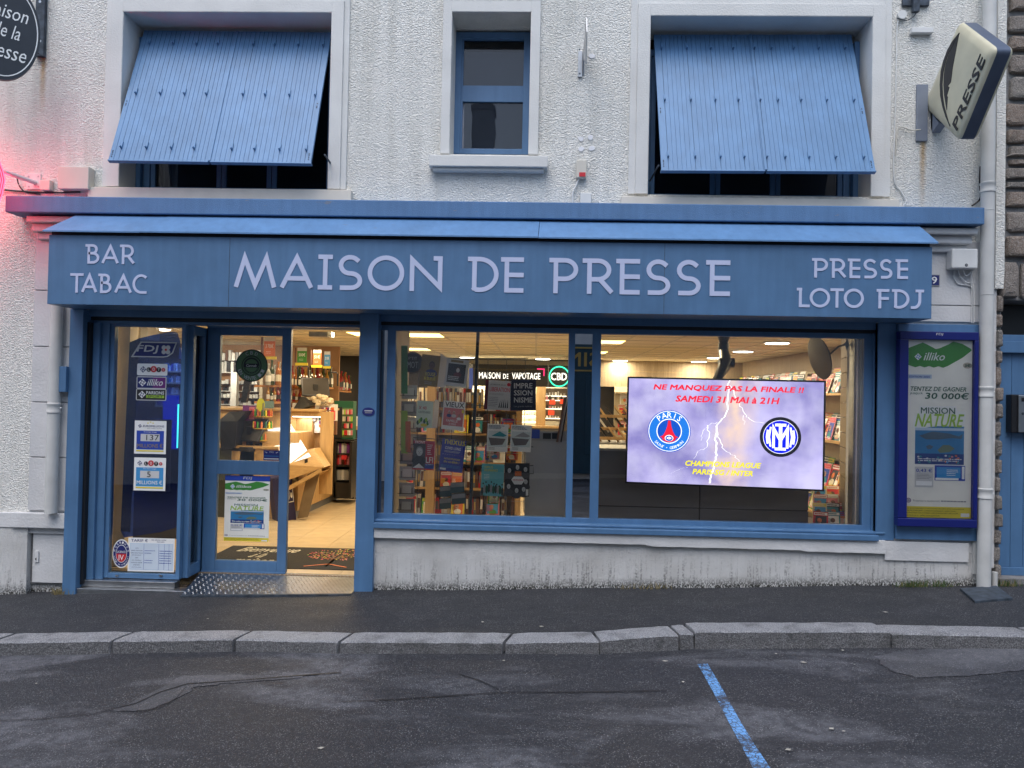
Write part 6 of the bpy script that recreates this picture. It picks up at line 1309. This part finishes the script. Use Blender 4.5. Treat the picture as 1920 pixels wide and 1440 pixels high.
# postcards on a small rack at the bottom
for k, (u, v_) in enumerate(((825, 912), (824, 935), (845, 905), (847, 926))):
    M_, W_, H_ = fpx((u, v_+20), (u+22+4*(k > 1), v_+18), (u+2, v_), .3, .34); mb = MB(M_); mb.box(0, W_, 0, H_, -.003, 0, col('card_sea', (.06, .11, .13))); mb.rect(.02*W_, .55*H_, .98*W_, .95*H_, GREY, .001); mb.build('postcard', label=['dark sea postcard, upper left of the four low cards', 'dark sea postcard, lower left of the four low cards', 'grey sky postcard, upper right of the four low cards', 'grey sky postcard, lower right of the four low cards'][k], cat='postcard')
# ---- through the door: counter, tills, bottles
CX = -3.12
def gpt(u, v_): return G(u, v_, FZ)
t = thing('shop_counter', (-3.6, 4, FZ), 'light wood shop counter running back from the door with a lit niche and angled side', 'counter')
yA, yB_ = gpt(557, 972).y, gpt(640, 933).y; xA, xB = gpt(557, 972).x, gpt(640, 933).x
ZC = P(600, 770, yA+.8).z
ys = [yA+(yB_-yA)*k/4 for k in range(5)]
for k in range(4):
    xa_, xb_ = xA+(xB-xA)*k/4, xA+(xB-xA)*(k+1)/4; zt_ = ZC if k in (1, 2) else ZC-.28
    v = [(xa_, ys[k]+.004, FZ+.1), (xb_, ys[k+1]-.004, FZ+.1), (xb_, ys[k+1]-.004, zt_), (xa_, ys[k]+.004, zt_)]; v += [(a-.5, b, c) for a, b, c in v]
    MB().add(v, [(0, 1, 2, 3), (4, 7, 6, 5), (3, 2, 6, 7), (0, 3, 7, 4), (1, 5, 6, 2)], m_wood).build('side_panel', t, bevel=.003)
v = [(xA-.02, yA, FZ), (xB-.02, yB_, FZ), (xB-.02, yB_, FZ+.1), (xA-.02, yA, FZ+.1)]; MB().add(v+[(a-.4, b, c) for a, b, c in v], [(0, 1, 2, 3), (0, 3, 7, 4)], m_greyp).build('kick_board', t)
yN = yA-.25; q0, q1, q2, q3 = rng(430, 768, 628, 778, yN+.4)
MB().box(-6.2, P(628, 772, yA+1.0).x, yN+.45, yN+1.5, ZC, ZC+.03, m_woodh).build('counter_top', t, bevel=.003)
a, b, c, d = rng(545, 778, 602, 872, yN+.55); MB().box(-6.2, a, yN+.5, yN+.52, FZ+.3, ZC, m_wood).box(b, b+.18, yN+.5, yN+.52, FZ+.3, ZC, m_wood).box(a, b, yN+.5, yN+.52, d-.02, ZC, m_wood).build('front_panel', t)
mb = MB(); mb.box(a, b, yN+.9, yN+.92, c, d, m_wood).box(a, b, yN+.52, yN+.9, c-.02, c, m_wood).box(a-.02, a, yN+.52, yN+.9, c, d, m_wood).box(b, b+.02, yN+.52, yN+.9, c, d, m_wood).build('lit_niche', t)
mb = MB().box(a+.02, b-.02, yN+.55, yN+.58, d-.03, d-.015, emis('niche_strip', (1, .9, .75), 4)).build('light_strip', t); area('niche_light', ((a+b)/2, yN+.7, d-.05), .3, .1, .8, (1, .9, .8), (0, 0, 0), t)
# scratch card tray, strongly lit
M_, W_, H_ = frame(P(540, 878, yN), P(602, 866, yN+.1), P(497, 792, yN+.55)); M2 = M_
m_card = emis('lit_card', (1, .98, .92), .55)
t = thing('scratch_card_tray', P(550, 890, yN), 'brightly lit slanted tray of scratch cards on a wooden ledge inside the door', 'display tray')
q = [P(540, 870, yN), P(583, 856, yN+.05), P(541, 788, yN+.6), P(497, 792, yN+.6), P(510, 830, yN+.3)]
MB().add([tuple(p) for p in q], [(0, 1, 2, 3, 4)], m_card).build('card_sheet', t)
mb = MB()
for k in range(12):
    s = k/12; l0 = q[4].lerp(q[0], s) if s < 1 else q[0]; 
    pA = q[3].lerp(q[0], s); pB = q[2].lerp(q[1], s); off = Vector((0, -.01, .01)); mb.add([tuple(pA+off), tuple(pB+off), tuple(pB.lerp(q[1], .025)+off), tuple(pA.lerp(q[0], .025)+off)], [(0, 1, 2, 3)], LGREY)
mb.build('card_rows', t, kind='stuff')
area('tray_fill', tuple(q[2].lerp(q[0], .5)+Vector((0, -.1, .35))), .3, .1, 1.2, (1, .97, .9), (0, 0, 0), t)  # added fill over the cards, no lamp body there
pts = [P(540, 900, yN-.02), P(608, 876, yN+.08), P(588, 842, yN+.15), P(578, 843, yN+.12), P(540, 872, yN-.02)]
MB().add([tuple(p) for p in pts]+[tuple(p+Vector((0, .3, 0))) for p in pts], [(0, 1, 2, 3, 4)]+[(i, (i+1) % 5, 5+(i+1) % 5, 5+i) for i in range(5)], m_woodh).build('ledge', t)
MB().add([tuple(P(u, v_, yN-.03)) for u, v_ in ((571, 862), (577, 860), (577, 867), (571, 869))], [(0, 3, 2, 1)], BLACK).build('small_label', t)
pts = [P(540, 912, yN+.02), P(602, 878, yN+.02), P(604, 884, yN+.02), P(540, 920, yN+.02)]; MB().add([tuple(p) for p in pts]+[tuple(p+Vector((0, .5, 0))) for p in pts], [(0, 1, 2, 3), (0, 4, 5, 1), (3, 2, 6, 7)], m_woodh).build('shelf_edge', t)
# blue FDJ column under the ledge and the brown slanted panel
M_, W_, H_ = fpx((520, 985), (556, 977), (524, 894), yN, yN+.15); mb = MB(M_); mb.box(0, W_, 0, H_, -.2, 0, col('fdj_indigo', (.012, .012, .07))); mb.rect(.35*W_, .42*H_, .98*W_, .72*H_, LGREY, .001); mb.rect(.38*W_, .44*H_, .95*W_, .70*H_, MATS['fdj_indigo'], .002); mb.text('FDJ', .42*W_, .48*H_, .8*W_, .66*H_, LGREY, .03, .1, z=.003); mb.ell(.88*W_, .57*H_, .05*W_, .06*H_, LGREY, .003)
mb.build('display_column', label='dark indigo FDJ display column under the scratch card tray', cat='display column')
pts = [P(558, 972, yN+.1), P(577, 970, yN+.1), P(602, 878, yN+.15), P(577, 890, yN+.15)]; MB().add([tuple(p) for p in pts]+[tuple(p+Vector((-.02, .05, 0))) for p in pts], [(0, 1, 2, 3), (1, 5, 6, 2), (0, 3, 7, 4)], mat('brown_board', (.17, .12, .07), .6)).build('slanted_board', label='brown board leaning under the counter ledge beside the FDJ column', cat='board')
# tills
def till(u, v_, y, s, lab, fl_=1):
    p = P(u, v_, y); t = thing('till', p, lab, 'till'); M_ = Matrix.Translation(p) @ Matrix.Rotation(R(25*fl_), 4, 'Z')
    MB(M_).box(-.14*s, .14*s, -.1*s, .14*s, 0, .05*s, m_black).box(-.03*s, .03*s, .02*s, .07*s, .05*s, .28*s, m_black).build('stand', t, bevel=.004)
    Ms = M_ @ Matrix.Translation((0, -.02*s, .12*s)) @ Matrix.Rotation(R(58), 4, 'X'); MB(Ms).box(-.19*s, .19*s, 0, .3*s, -.03*s, 0, m_black).build('case', t, bevel=.005); MB(Ms).rect(-.17*s, .02*s, .17*s, .28*s, mat('dim_screen', (.05, .045, .04), .6, spec=.15), .001).build('screen', t)
till(462, 845, yN+.25, 1.15, 'black touch screen till seen through the upper door pane', -1)
till(592, 758, yA+.9, 1.05, 'black touch screen till in the door opening below the bottles', 1)
pts = [P(415, 845, yN+.1), P(440, 840, yN+.1), P(445, 790, yN+.1), P(463, 770, yN+.2), P(430, 772, yN+.1), P(408, 790, yN+.05)]; MB().add([tuple(p) for p in pts]+[tuple(p+Vector((0, .25, 0))) for p in pts], [tuple(range(6))]+[(i, (i+1) % 6, 6+(i+1) % 6, 6+i) for i in range(6)], m_black).build('monitor', label='dark rear of a monitor at the left of the upper door pane', cat='monitor')
pts = [P(545, 775, yA+.4), P(561, 768, yA+.4), P(580, 764, yA+.5), P(583, 760, yA+.5), P(564, 744, yA+.5)]; MB().add([tuple(p) for p in pts]+[tuple(p+Vector((0, .2, 0))) for p in pts], [tuple(range(5))]+[(i, (i+1) % 5, 5+(i+1) % 5, 5+i) for i in range(5)], m_black).build('screen_back', label='tilted black screen back at the left edge of the door opening', cat='screen')
# left part of counter seen through the door pane (front boards)
t = thing('front_counter', P(450, 960, yN), 'wooden counter front with a lit recess seen through the door panes', 'counter')
z0, z1 = FZ, P(460, 840, yN+.2).z; xw0, xw1 = P(395, 850, yN+.2).x, P(524, 850, yN+.2).x
MB().box(xw0-.6, xw1-.0, yN+.15, yN+.8, z1, z1+.03, m_woodh).build('top', t); MB().box(xw0-.6, P(433, 860, yN+.2).x, yN+.2, yN+.22, z0, z1, mat('dark_olive', (.05, .055, .035), .5)).build('side', t)
a, b, c, d = rng(433, 846, 477, 905, yN+.2); MB().box(a, b, yN+.5, yN+.52, c-.6, z1, m_iwall).box(b, xw1, yN+.18, yN+.22, z0, z1, m_wood).box(a, b, yN+.18, yN+.2, z0, P(450, 905, yN+.2).z, m_wood).build('panel', t); MB().box(a, b, yN+.25, yN+.28, z1-.03, z1-.01, MATS.get('x', emis('recess_strip', (1, .85, .6), 6))).build('light_strip', t)
area('recess_light', ((a+b)/2, yN+.35, z1-.05), .3, .1, .7, (1, .8, .55), (0, 0, 0), t)
# hanging price cards
for k, (q, m, s_, lab) in enumerate((((495, 632, 517, 668), ORG, '3 700€', 'orange hanging card reading 3 700€ behind the door pane'), ((557.5, 652, 576, 680), GREEN, '500€', 'green hanging price card, first in the door opening'), ((587, 656, 603, 684), ORG, '51€', 'orange hanging price card, middle one in the door opening'), ((608, 659, 619.5, 686), SKYB, '20 000€', 'blue hanging price card, last in the door opening'))):
    y_ = 3.4+.5*k; a, b, c, d = rng(*q, y_); M_ = Matrix.Translation((a, y_, c)) @ WALLM @ Matrix.Rotation(R(-8), 4, 'Y'); W_, H_ = b-a, d-c
    mb = MB(M_); mb.box(0, W_, 0, H_, -.006, 0, m).rect(0, .78*H_, W_, H_, LGREY, .001); mb.text(s_, .15*W_, .42*H_, .85*W_, .64*H_, WHITE, .03); lines(mb, .2*W_, .8*W_, .12*H_, .28*H_, 2, WHITE, .2); mb.box(-.3*W_, -.02, 0, H_, -.01, -.004, BROWN); mb.box(-.2*W_, W_*1.1, -.04, -.004, -.02, 0, YEL); mb.build('price_card', label=lab, cat='price card', group='hanging price cards')
# cigarette shelving at the left back
t = thing('cigarette_shelving', P(450, 830, 5.5), 'dark wall shelving with rows of pale packets behind the till', 'shelving'); yq = 5.6
a, b, c, d = rng(398, 658, 489, 850, yq+.2); MB().box(a-.6, b+.1, yq+.2, yq+.25, c, d, m_idark).build('back_panel', t); mb = MB(); rnd = random.Random(8)
for k, v_ in enumerate((676, 698, 720, 733, 746, 758, 770, 782, 794, 808, 822)):
    z = P(440, v_, yq).z; MB().box(a-.5, b, yq, yq+.2, z-.012, z, m_whitep if k % 2 else m_idark).build('shelf', t); x = a-.5
    while x < b: w_ = rnd.uniform(.04, .07); h = rnd.uniform(.05, .075) if k > 1 else rnd.uniform(.1, .2); (mb.box(x, x+w_*.8, yq+.02, yq+.1, z, z+h, rnd.choice([WHITE, LGREY, BLACK, GREY, LGREY, WHITE, BROWN])) if rnd.random() < .85 else None); x += w_
mb.build('packets', t, kind='stuff'); MB().pb(432, 698, 443, 780, yq-.3, yq-.2, m_whitep).build('white_post', label='pale vertical post in front of the cigarette shelves', cat='post'); MB().pb(486, 690, 492, 790, yq-.2, yq+.2, m_iwall).build('wood_end', t)
area('shelf_fill', (P(440, 700, yq).x, yq-.8, 2.1), .8, .2, 8, (1, .92, .75), (R(25), 0, 0), t)  # fill lamp without a fixture, added to light the packets
pts = [P(451, 755, 3.0), P(461, 755, 3.0), P(470, 712, 3.0), P(458, 712, 3.0)]; MB().add([tuple(p) for p in pts]+[tuple(p+Vector((0, .06, 0))) for p in pts], [(0, 1, 2, 3), (1, 5, 6, 2), (0, 3, 7, 4)], m_black).build('scanner_arm', label='black slanted arm hanging just under the round CBD sticker', cat='arm')
# counter-top displays by the till
def tree(u, v_, y, rows, lab, cols):
    t = thing('lighter_stand', P(u, v_, y), lab, 'lighter stand'); c_ = P(u, v_, y); z = c_.z
    for k in range(rows):
        MB().lathe((c_.x, y, z+.16*k), [(.14-.01*k, 0), (.14-.01*k, .012)], mat('amber_plastic', (.5, .3, .04), .3), 16).build('tray', t)
        for j in range(14):
            an = j*2*math.pi/14; x_, y_ = c_.x+.12*math.cos(an), y+.12*math.sin(an); MB().lathe((x_, y_, z+.16*k+.012), [(.012, 0), (.012, .07), (.008, .075), (.008, .09)], cols[(j+k) % len(cols)], 6).build('lighter', t)
    MB().lathe((c_.x, y, z), [(.01, 0), (.01, .17*rows)], m_alu, 8).build('stem', t)
    return t
tree(492, 826, yN+.35, 3, 'three tier stand of coloured lighters beside the till in the door pane', [RED, GREEN, ORG, DGREEN, YEL])
Mm = Matrix.Translation(P(489, 759, yN+.35)) @ WALLM; MB(Mm).prism([(.055*math.cos(k*.2618), .09*math.sin(k*.2618)) for k in range(24)], 0, .004, col('acid_yellow', (.6, .62, .02))).build('oval_tag', label='acid yellow oval tag above the lighter stand', cat='tag')
MB().pb(495, 752, 513, 788, yN+.6, yN+.61, col('sage', (.16, .27, .27))).build('sage_card', label='plain blue green card behind the lighter stand', cat='card')
sticker('till_leaflet', 'purple leaflet with pink text left of the lighter stand', (455, 760, 479, 789), lambda mb, W, H: (lines(mb, .1*W, .45*W, .3*H, .6*H, 3, LGREY), mb.rect(.5*W, .1*H, .93*W, .9*H, PINK), lines(mb, .55*W, .9*W, .2*H, .8*H, 5, RED, .5)), y=yN+.4, cat='leaflet', base=PURP, th=.004)
# bottle shelves
sh = thing('bottle_shelving', P(590, 745, 5.2), 'wooden wall shelves with rows of liquor bottles seen through the open door', 'shelving')
BT = []
for k, (m, m2) in enumerate(((m_bglass, LGREY), (mat('amber_glass', (.28, .10, .02), .08), CREAM), (mat('clear_glass', (.35, .36, .34), .08), WHITE), (mat('red_glass', (.22, .02, .02), .1), BLACK), (mat('whisky', (.32, .16, .03), .1), LGREY))):
    mb = MB(); r = .036+.004*(k % 2); mb.lathe((0, 0, 0), [(r, 0), (r, .17), (r*.8, .2), (.013, .235), (.013, .29), (.017, .29), (.017, .315)], m, 10); mb.lathe((0, 0, .05), [(r+.001, 0), (r+.001, .09)], m2, 10)
    me = bpy.data.meshes.new('bottle'); me.from_pydata(mb.v, [], mb.f); [me.materials.append(q) for q in mb.mats]; me.polygons.foreach_set('material_index', mb.mi); BT.append(me)
def bottles(u0, v0, u1, v1, y0, y1, n, lab, grp, sc=1):
    a, b = P(u0, v0, y0), P(u1, v1, y1); MB().add([(a.x-.15, y0+.02, a.z-.03), (b.x, y1+.02, b.z-.03), (b.x, y1+.02, b.z), (a.x-.15, y0+.02, a.z), (a.x-.15, y0+.35, a.z-.03), (b.x, y1+.35, b.z-.03), (b.x, y1+.35, b.z), (a.x-.15, y0+.35, a.z)], [(0, 1, 2, 3), (3, 2, 6, 7), (0, 4, 5, 1), (1, 5, 6, 2)], mat('orange_wood', (.45, .2, .06), .5)).build('shelf', sh)
    for k in range(n):
        p = a.lerp(b, (k+.3)/n); o = bpy.data.objects.new('bottle', random.choice(BT)); COL.objects.link(o); o.location = (p.x+random.uniform(-.02, .02), p.y+.08+.2*(k % 2), p.z+.001); s = random.uniform(.85, 1.1)*sc; o.scale = (sc, sc, s); ORDN[grp] = ORDN.get(grp, 0)+1; tag(o, lab+', '+ordn(ORDN[grp]), 'bottle', grp)
bottles(540, 727, 615, 726, 4.6, 5.4, 36, 'liquor bottle on the upper wall shelf in the door opening', 'bottles on the upper bar shelf', 1.0)
bottles(615, 727, 650, 733, 6.0, 6.8, 16, 'bottle on the small far shelf at the back of the door opening', 'bottles on the far bar shelf', 1.0)
bottles(540, 753, 585, 753, 4.6, 5.2, 18, 'small glass or bottle on the lower wall shelf in the door opening', 'glasses on the lower bar shelf', .6)
bottles(540, 778, 590, 778, 5.0, 5.6, 16, 'bottle on the lowest wall shelf behind the counter in the door opening', 'bottles on the lowest bar shelf', .8)
bottles(495, 753, 530, 753, 4.2, 4.4, 9, 'small pack or bottle on the lower shelf behind the door pane', 'goods on the lower shelf behind the door pane', .7)
bottles(495, 722, 530, 722, 4.2, 4.4, 7, 'bottle on the shelf behind the right of the upper door pane', 'bottles behind the door pane', 1.1)
MB().box(-6.5, P(628, 700, 5.5).x, 5.75, 5.8, P(590, 800, 5.5).z, CZ, mat('warm_panel_board', (.30, .16, .07), .6)).build('back_board', sh)
mb = MB()
for u0, v0, u1, v1 in ((558, 686, 578, 724), (619, 698, 633, 724)): mb.tube([P(u0, v1, 4.5), P(u0, v0+3, 4.5), P(u0+2, v0, 4.5), P(u1-2, v0, 4.5), P(u1, v0+3, 4.5), P(u1, v1, 4.5)], .012, m_black, 6)
mb.build('bottle_frame', sh, kind='stuff')
area('bar_fill', (P(585, 690, 4.5).x, 4.2, 2.15), 1.0, .2, 4, (1, .78, .5), (R(20), 0, 0), sh)  # added lamp with no fixture, lifts the bottle rows
for k, (u, v_) in enumerate(((623, 680), (641, 683), (657, 686))):
    p = G(u, v_, CZ-.05); MB().lathe((p.x, p.y, CZ-.08), [(.045, 0), (.045, .08)], m_spot, 12).build('spotlight', label=['nearest of the three small ceiling spots at the back', 'middle of the three small ceiling spots at the back', 'farthest of the three small ceiling spots at the back'][k], cat='spotlight', group='three small ceiling spots')
MB().pb(579, 622, 614, 631, 1.6, 1.75, m_alu).pb(614, 622, 621, 631, 1.62, 1.75, m_whitep).build('emergency_light', label='grey emergency light box on the ceiling inside the open door', cat='emergency light')
# lighter tower and green stand
t = thing('lighter_tower', P(612, 790, 4.0), 'tall lighter display with a cream fluffy header reading BIC', 'display stand'); yt_ = 4.0
MB().pb(590, 758, 626, 812, yt_+.05, yt_+.25, m_whitep).build('body', t); rnd = random.Random(2)
hdm = col('header_cream', (.62, .52, .36)); mb = MB()
for k in range(14): p = P(587+rnd.uniform(0, 32), 742+rnd.uniform(-1, 12), yt_); mb.lathe((p.x, yt_+rnd.uniform(0, .05), p.z-.03), [(.015, 0), (.04, .012), (.048, .03), (.04, .05), (.012, .062)], hdm, 8)
mb.pb(592, 748, 617, 760, yt_-.01, yt_+.05, hdm).build('header', t, smooth=True); a, b, c, d = rng(602, 753, 614, 759, yt_-.012); MB(WALLM).text('BIC', a, c, b, d, BLACK, .03, .15, z=-yt_+.025).build('header_text', t)
mb = MB()
for r_ in range(7):
    for k in range(9): mb.pb(598+k*3.2, 764+r_*6.4, 600+k*3.2, 769+r_*6.4, yt_+.02, yt_+.05, rnd.choice([RED, RED, BROWN, WHITE, DGREEN, ORG, PURP]))
mb.build('lighters', t, kind='stuff')
t = thing('green_stand', P(643, 822, 5.0), 'green and black display stand on the dark cabinet right of the lighter tower', 'display stand'); yg = 5.0
MB().pb(626, 752, 662, 823, yg, yg+.2, DGREEN).build('body', t); MB().pb(627, 763, 641, 822, yg-.02, yg, BLACK).build('left_panel', t); MB().pb(641, 765, 661, 820, yg-.012, yg, col('leaf_green', (.12, .2, .09))).build('right_panel', t)
mb = MB()
for r_ in range(4):
    for k in range(6): mb.pb(642+k*3.1, 768+r_*13, 644.4+k*3.1, 777+r_*13, yg-.05, yg-.013, rnd.choice([CREAM, RED, LIME, WHITE, BLACK, PINK]))
mb.build('small_packs', t, kind='stuff')
t = thing('black_cabinet', P(650, 935, 5.2), 'black open cabinet with cans standing right of the counter', 'cabinet'); yc = 4.9
MB().pb(626, 824, 664, 828, yc, yc+.4, m_black).pb(626, 828, 630, 932, yc, yc+.4, m_black).pb(655, 828, 659, 935, yc-.2, yc+.4, m_black).pb(626, 905, 664, 935, yc, yc+.4, m_black).pb(626, 850, 664, 853, yc+.02, yc+.4, m_black).pb(626, 872, 664, 875, yc+.02, yc+.4, m_black).build('frame', t)
MB().pb(626, 824, 672, 935, yc+.4, yc+.42, m_idark).build('back', t); mb = MB()
for v_, cs_ in ((850, (GREY, PURP, LGREY)), (872, (RED, PINK, BROWN)), (900, (GREY, GREY, LGREY))):
    for k in range(5):
        p = P(633+k*4.8, v_, yc+.1); mb.lathe((p.x, yc+.12, p.z), [(.035, 0), (.035, .15), (.028, .16)], cs_[k % 3], 10)
mb.build('cans', t, kind='stuff')
t = thing('pastry_case', P(660, 790, 6.5), 'pale box on a wooden board at the far right of the door opening', 'shelf')
MB().pb(655, 782, 676, 799, 6.5, 6.9, m_whitep).build('box', t); MB().pb(655, 799, 676, 806, 6.45, 6.9, m_wood).build('board', t)
# counter sideboard pieces: notices on the wood
for k, (q, m) in enumerate((((607, 820, 612, 837), RED), ((619.5, 817, 625, 836), ORG))): MB().pb(*q, yA+.45, yA+.46, m).build('counter_notice', label=('narrow red and white notice on the wooden counter end', 'orange notice on the wooden counter end beside the narrow one')[k], cat='notice')
# door mat with words and tree
t = thing('door_mat', G(560, 1050, FZ), 'black door mat reading Bienvenue à la maison with an autumn coloured tree', 'door mat')
c0, c1_, c2_ = G(415, 1075, FZ), G(663, 1070, FZ), G(663, 1033, FZ); X0, X1, Y0, Y1 = G(405, 1060, FZ).x-.2, -1.6, c1_.y, c2_.y+.08
MB().box(X0, X1, Y0, Y1, FZ, FZ+.008, mat('mat_black', (.02, .018, .017), .95, bump=.003, bs=200)).build('mat', t); Mm = Matrix.Translation((X0, Y0, FZ+.009)); W_, H_ = X1-X0, Y1-Y0; mb = MB(Mm)
gx = lambda u, v_: G(u, v_, FZ).x-X0
for k, (s_, u0, u1, v_) in enumerate((('Bienvenue', 440, 566, 1036), ('à la', 468, 505, 1043), ('maison', 434, 520, 1052))): mb.text(s_, gx(u0, v_), (.70-.27*k)*H_, gx(u1, v_), (.93-.27*k)*H_, CREAM, .02, .25, z=.001)
mb.build('lettering', t); mb = MB(Mm); rnd = random.Random(5)
for k in range(260):
    a = rnd.uniform(0, 6.28); r_ = rnd.random()**.5; mb.ell((.76+.2*r_*math.cos(a))*W_, (.66+.28*r_*math.sin(a))*H_, .009, .012, rnd.choice([ORG, RED, YEL, BROWN, LIME, PINK]), .001+.00001*k, 5, rnd.random())
for dx in (-.12, -.05, .03, .1): mb.stroke([(.76*W_, .12*H_), (.76*W_, .4*H_), ((.76+dx)*W_, .7*H_)], .02, BROWN, .004, .004)
for dx in (-.12, .12): mb.stroke([(.76*W_, .2*H_), ((.76+dx)*W_, .08*H_)], .02, ORG, .0045, .0045)
mb.build('tree_motif', t)
# inside the narrow side window: pale post, cyan light, dark shelving
MB().pb(216, 606, 238, 1075, .55, .7, m_iwall).build('pale_post', label='pale vertical wall edge at the left inside the side window', cat='post')
t = thing('cyan_light', P(334, 845, .6), 'thin upright cyan light tube at the right edge of the side window', 'light'); MB().pb(332, 758, 334, 840, .27, .28, emis('cyan_tube', (.05, .65, .75), 1.0)).build('tube', t)
MB().pb(305, 741, 333, 842, .7, .72, emis('cyan_back', (0, .10, .55), .5)).build('glow_board', t)
t = thing('side_shelving', P(300, 1000, 2.2), 'dark shelving with small packs behind the blue panel in the side window', 'shelving'); mb = MB(); rnd = random.Random(6)
MB().pb(238, 672, 345, 1030, 1.9, 1.95, m_idark).build('back_panel', t)
for v_ in (695, 717, 739, 760, 800):
    MB().pb(290, v_, 343, v_+3, 1.6, 1.9, m_iwall).build('shelf', t)
    for k in range(12): mb.pb(291+k*4.3, v_-rnd.uniform(8, 15), 294+k*4.3, v_, 1.62, 1.7, rnd.choice([SKYB, WHITE, GREY, MIDB, LGREY]))
mb.build('packs', t, kind='stuff')
MB().pb(262, 612, 276, 636, 2.2, 2.5, m_whitep).build('wall_unit', label='pale wall mounted unit near the ceiling in the side window', cat='air conditioner', bevel=.01)
# right-hand door pane lower: dark side

rnd = random.Random(21)
for k, (u, v_, w_, h, m, lb) in enumerate(((548, 770, 6, 14, LGREY, 'small pale box at the left end of the counter, in the door opening'), (566, 768, 5, 9, BROWN, 'small brown box on the counter beside the tilted screen back'), (623, 815, 7, 26, BROWN, 'narrow brown display strip at the counter end'),
      (620, 788, 6, 18, RED, 'red card strip hanging on the lighter tower side'), (585, 790, 7, 22, GREY, 'grey box beside the lighter tower'), (640, 862, 10, 8, RED, 'red packet on the middle shelf of the black cabinet'), (433, 842, 16, 10, m_black, 'black keyboard on the counter in the door pane'), (478, 838, 10, 6, m_black, 'black card reader on the counter in the door pane'))):
    y_ = (yA+.7, yA+.75, yA+.6, yt_-.05, yt_, yc-.03, yN+.3, yN+.3)[k]; MB().pb(u, v_-h, u+w_, v_, y_, y_+.08, m).build('keyboard' if k == 6 else 'card_reader' if k == 7 else 'small_box', label=lb, cat='keyboard' if k == 6 else 'card reader' if k == 7 else 'box', bevel=.003)
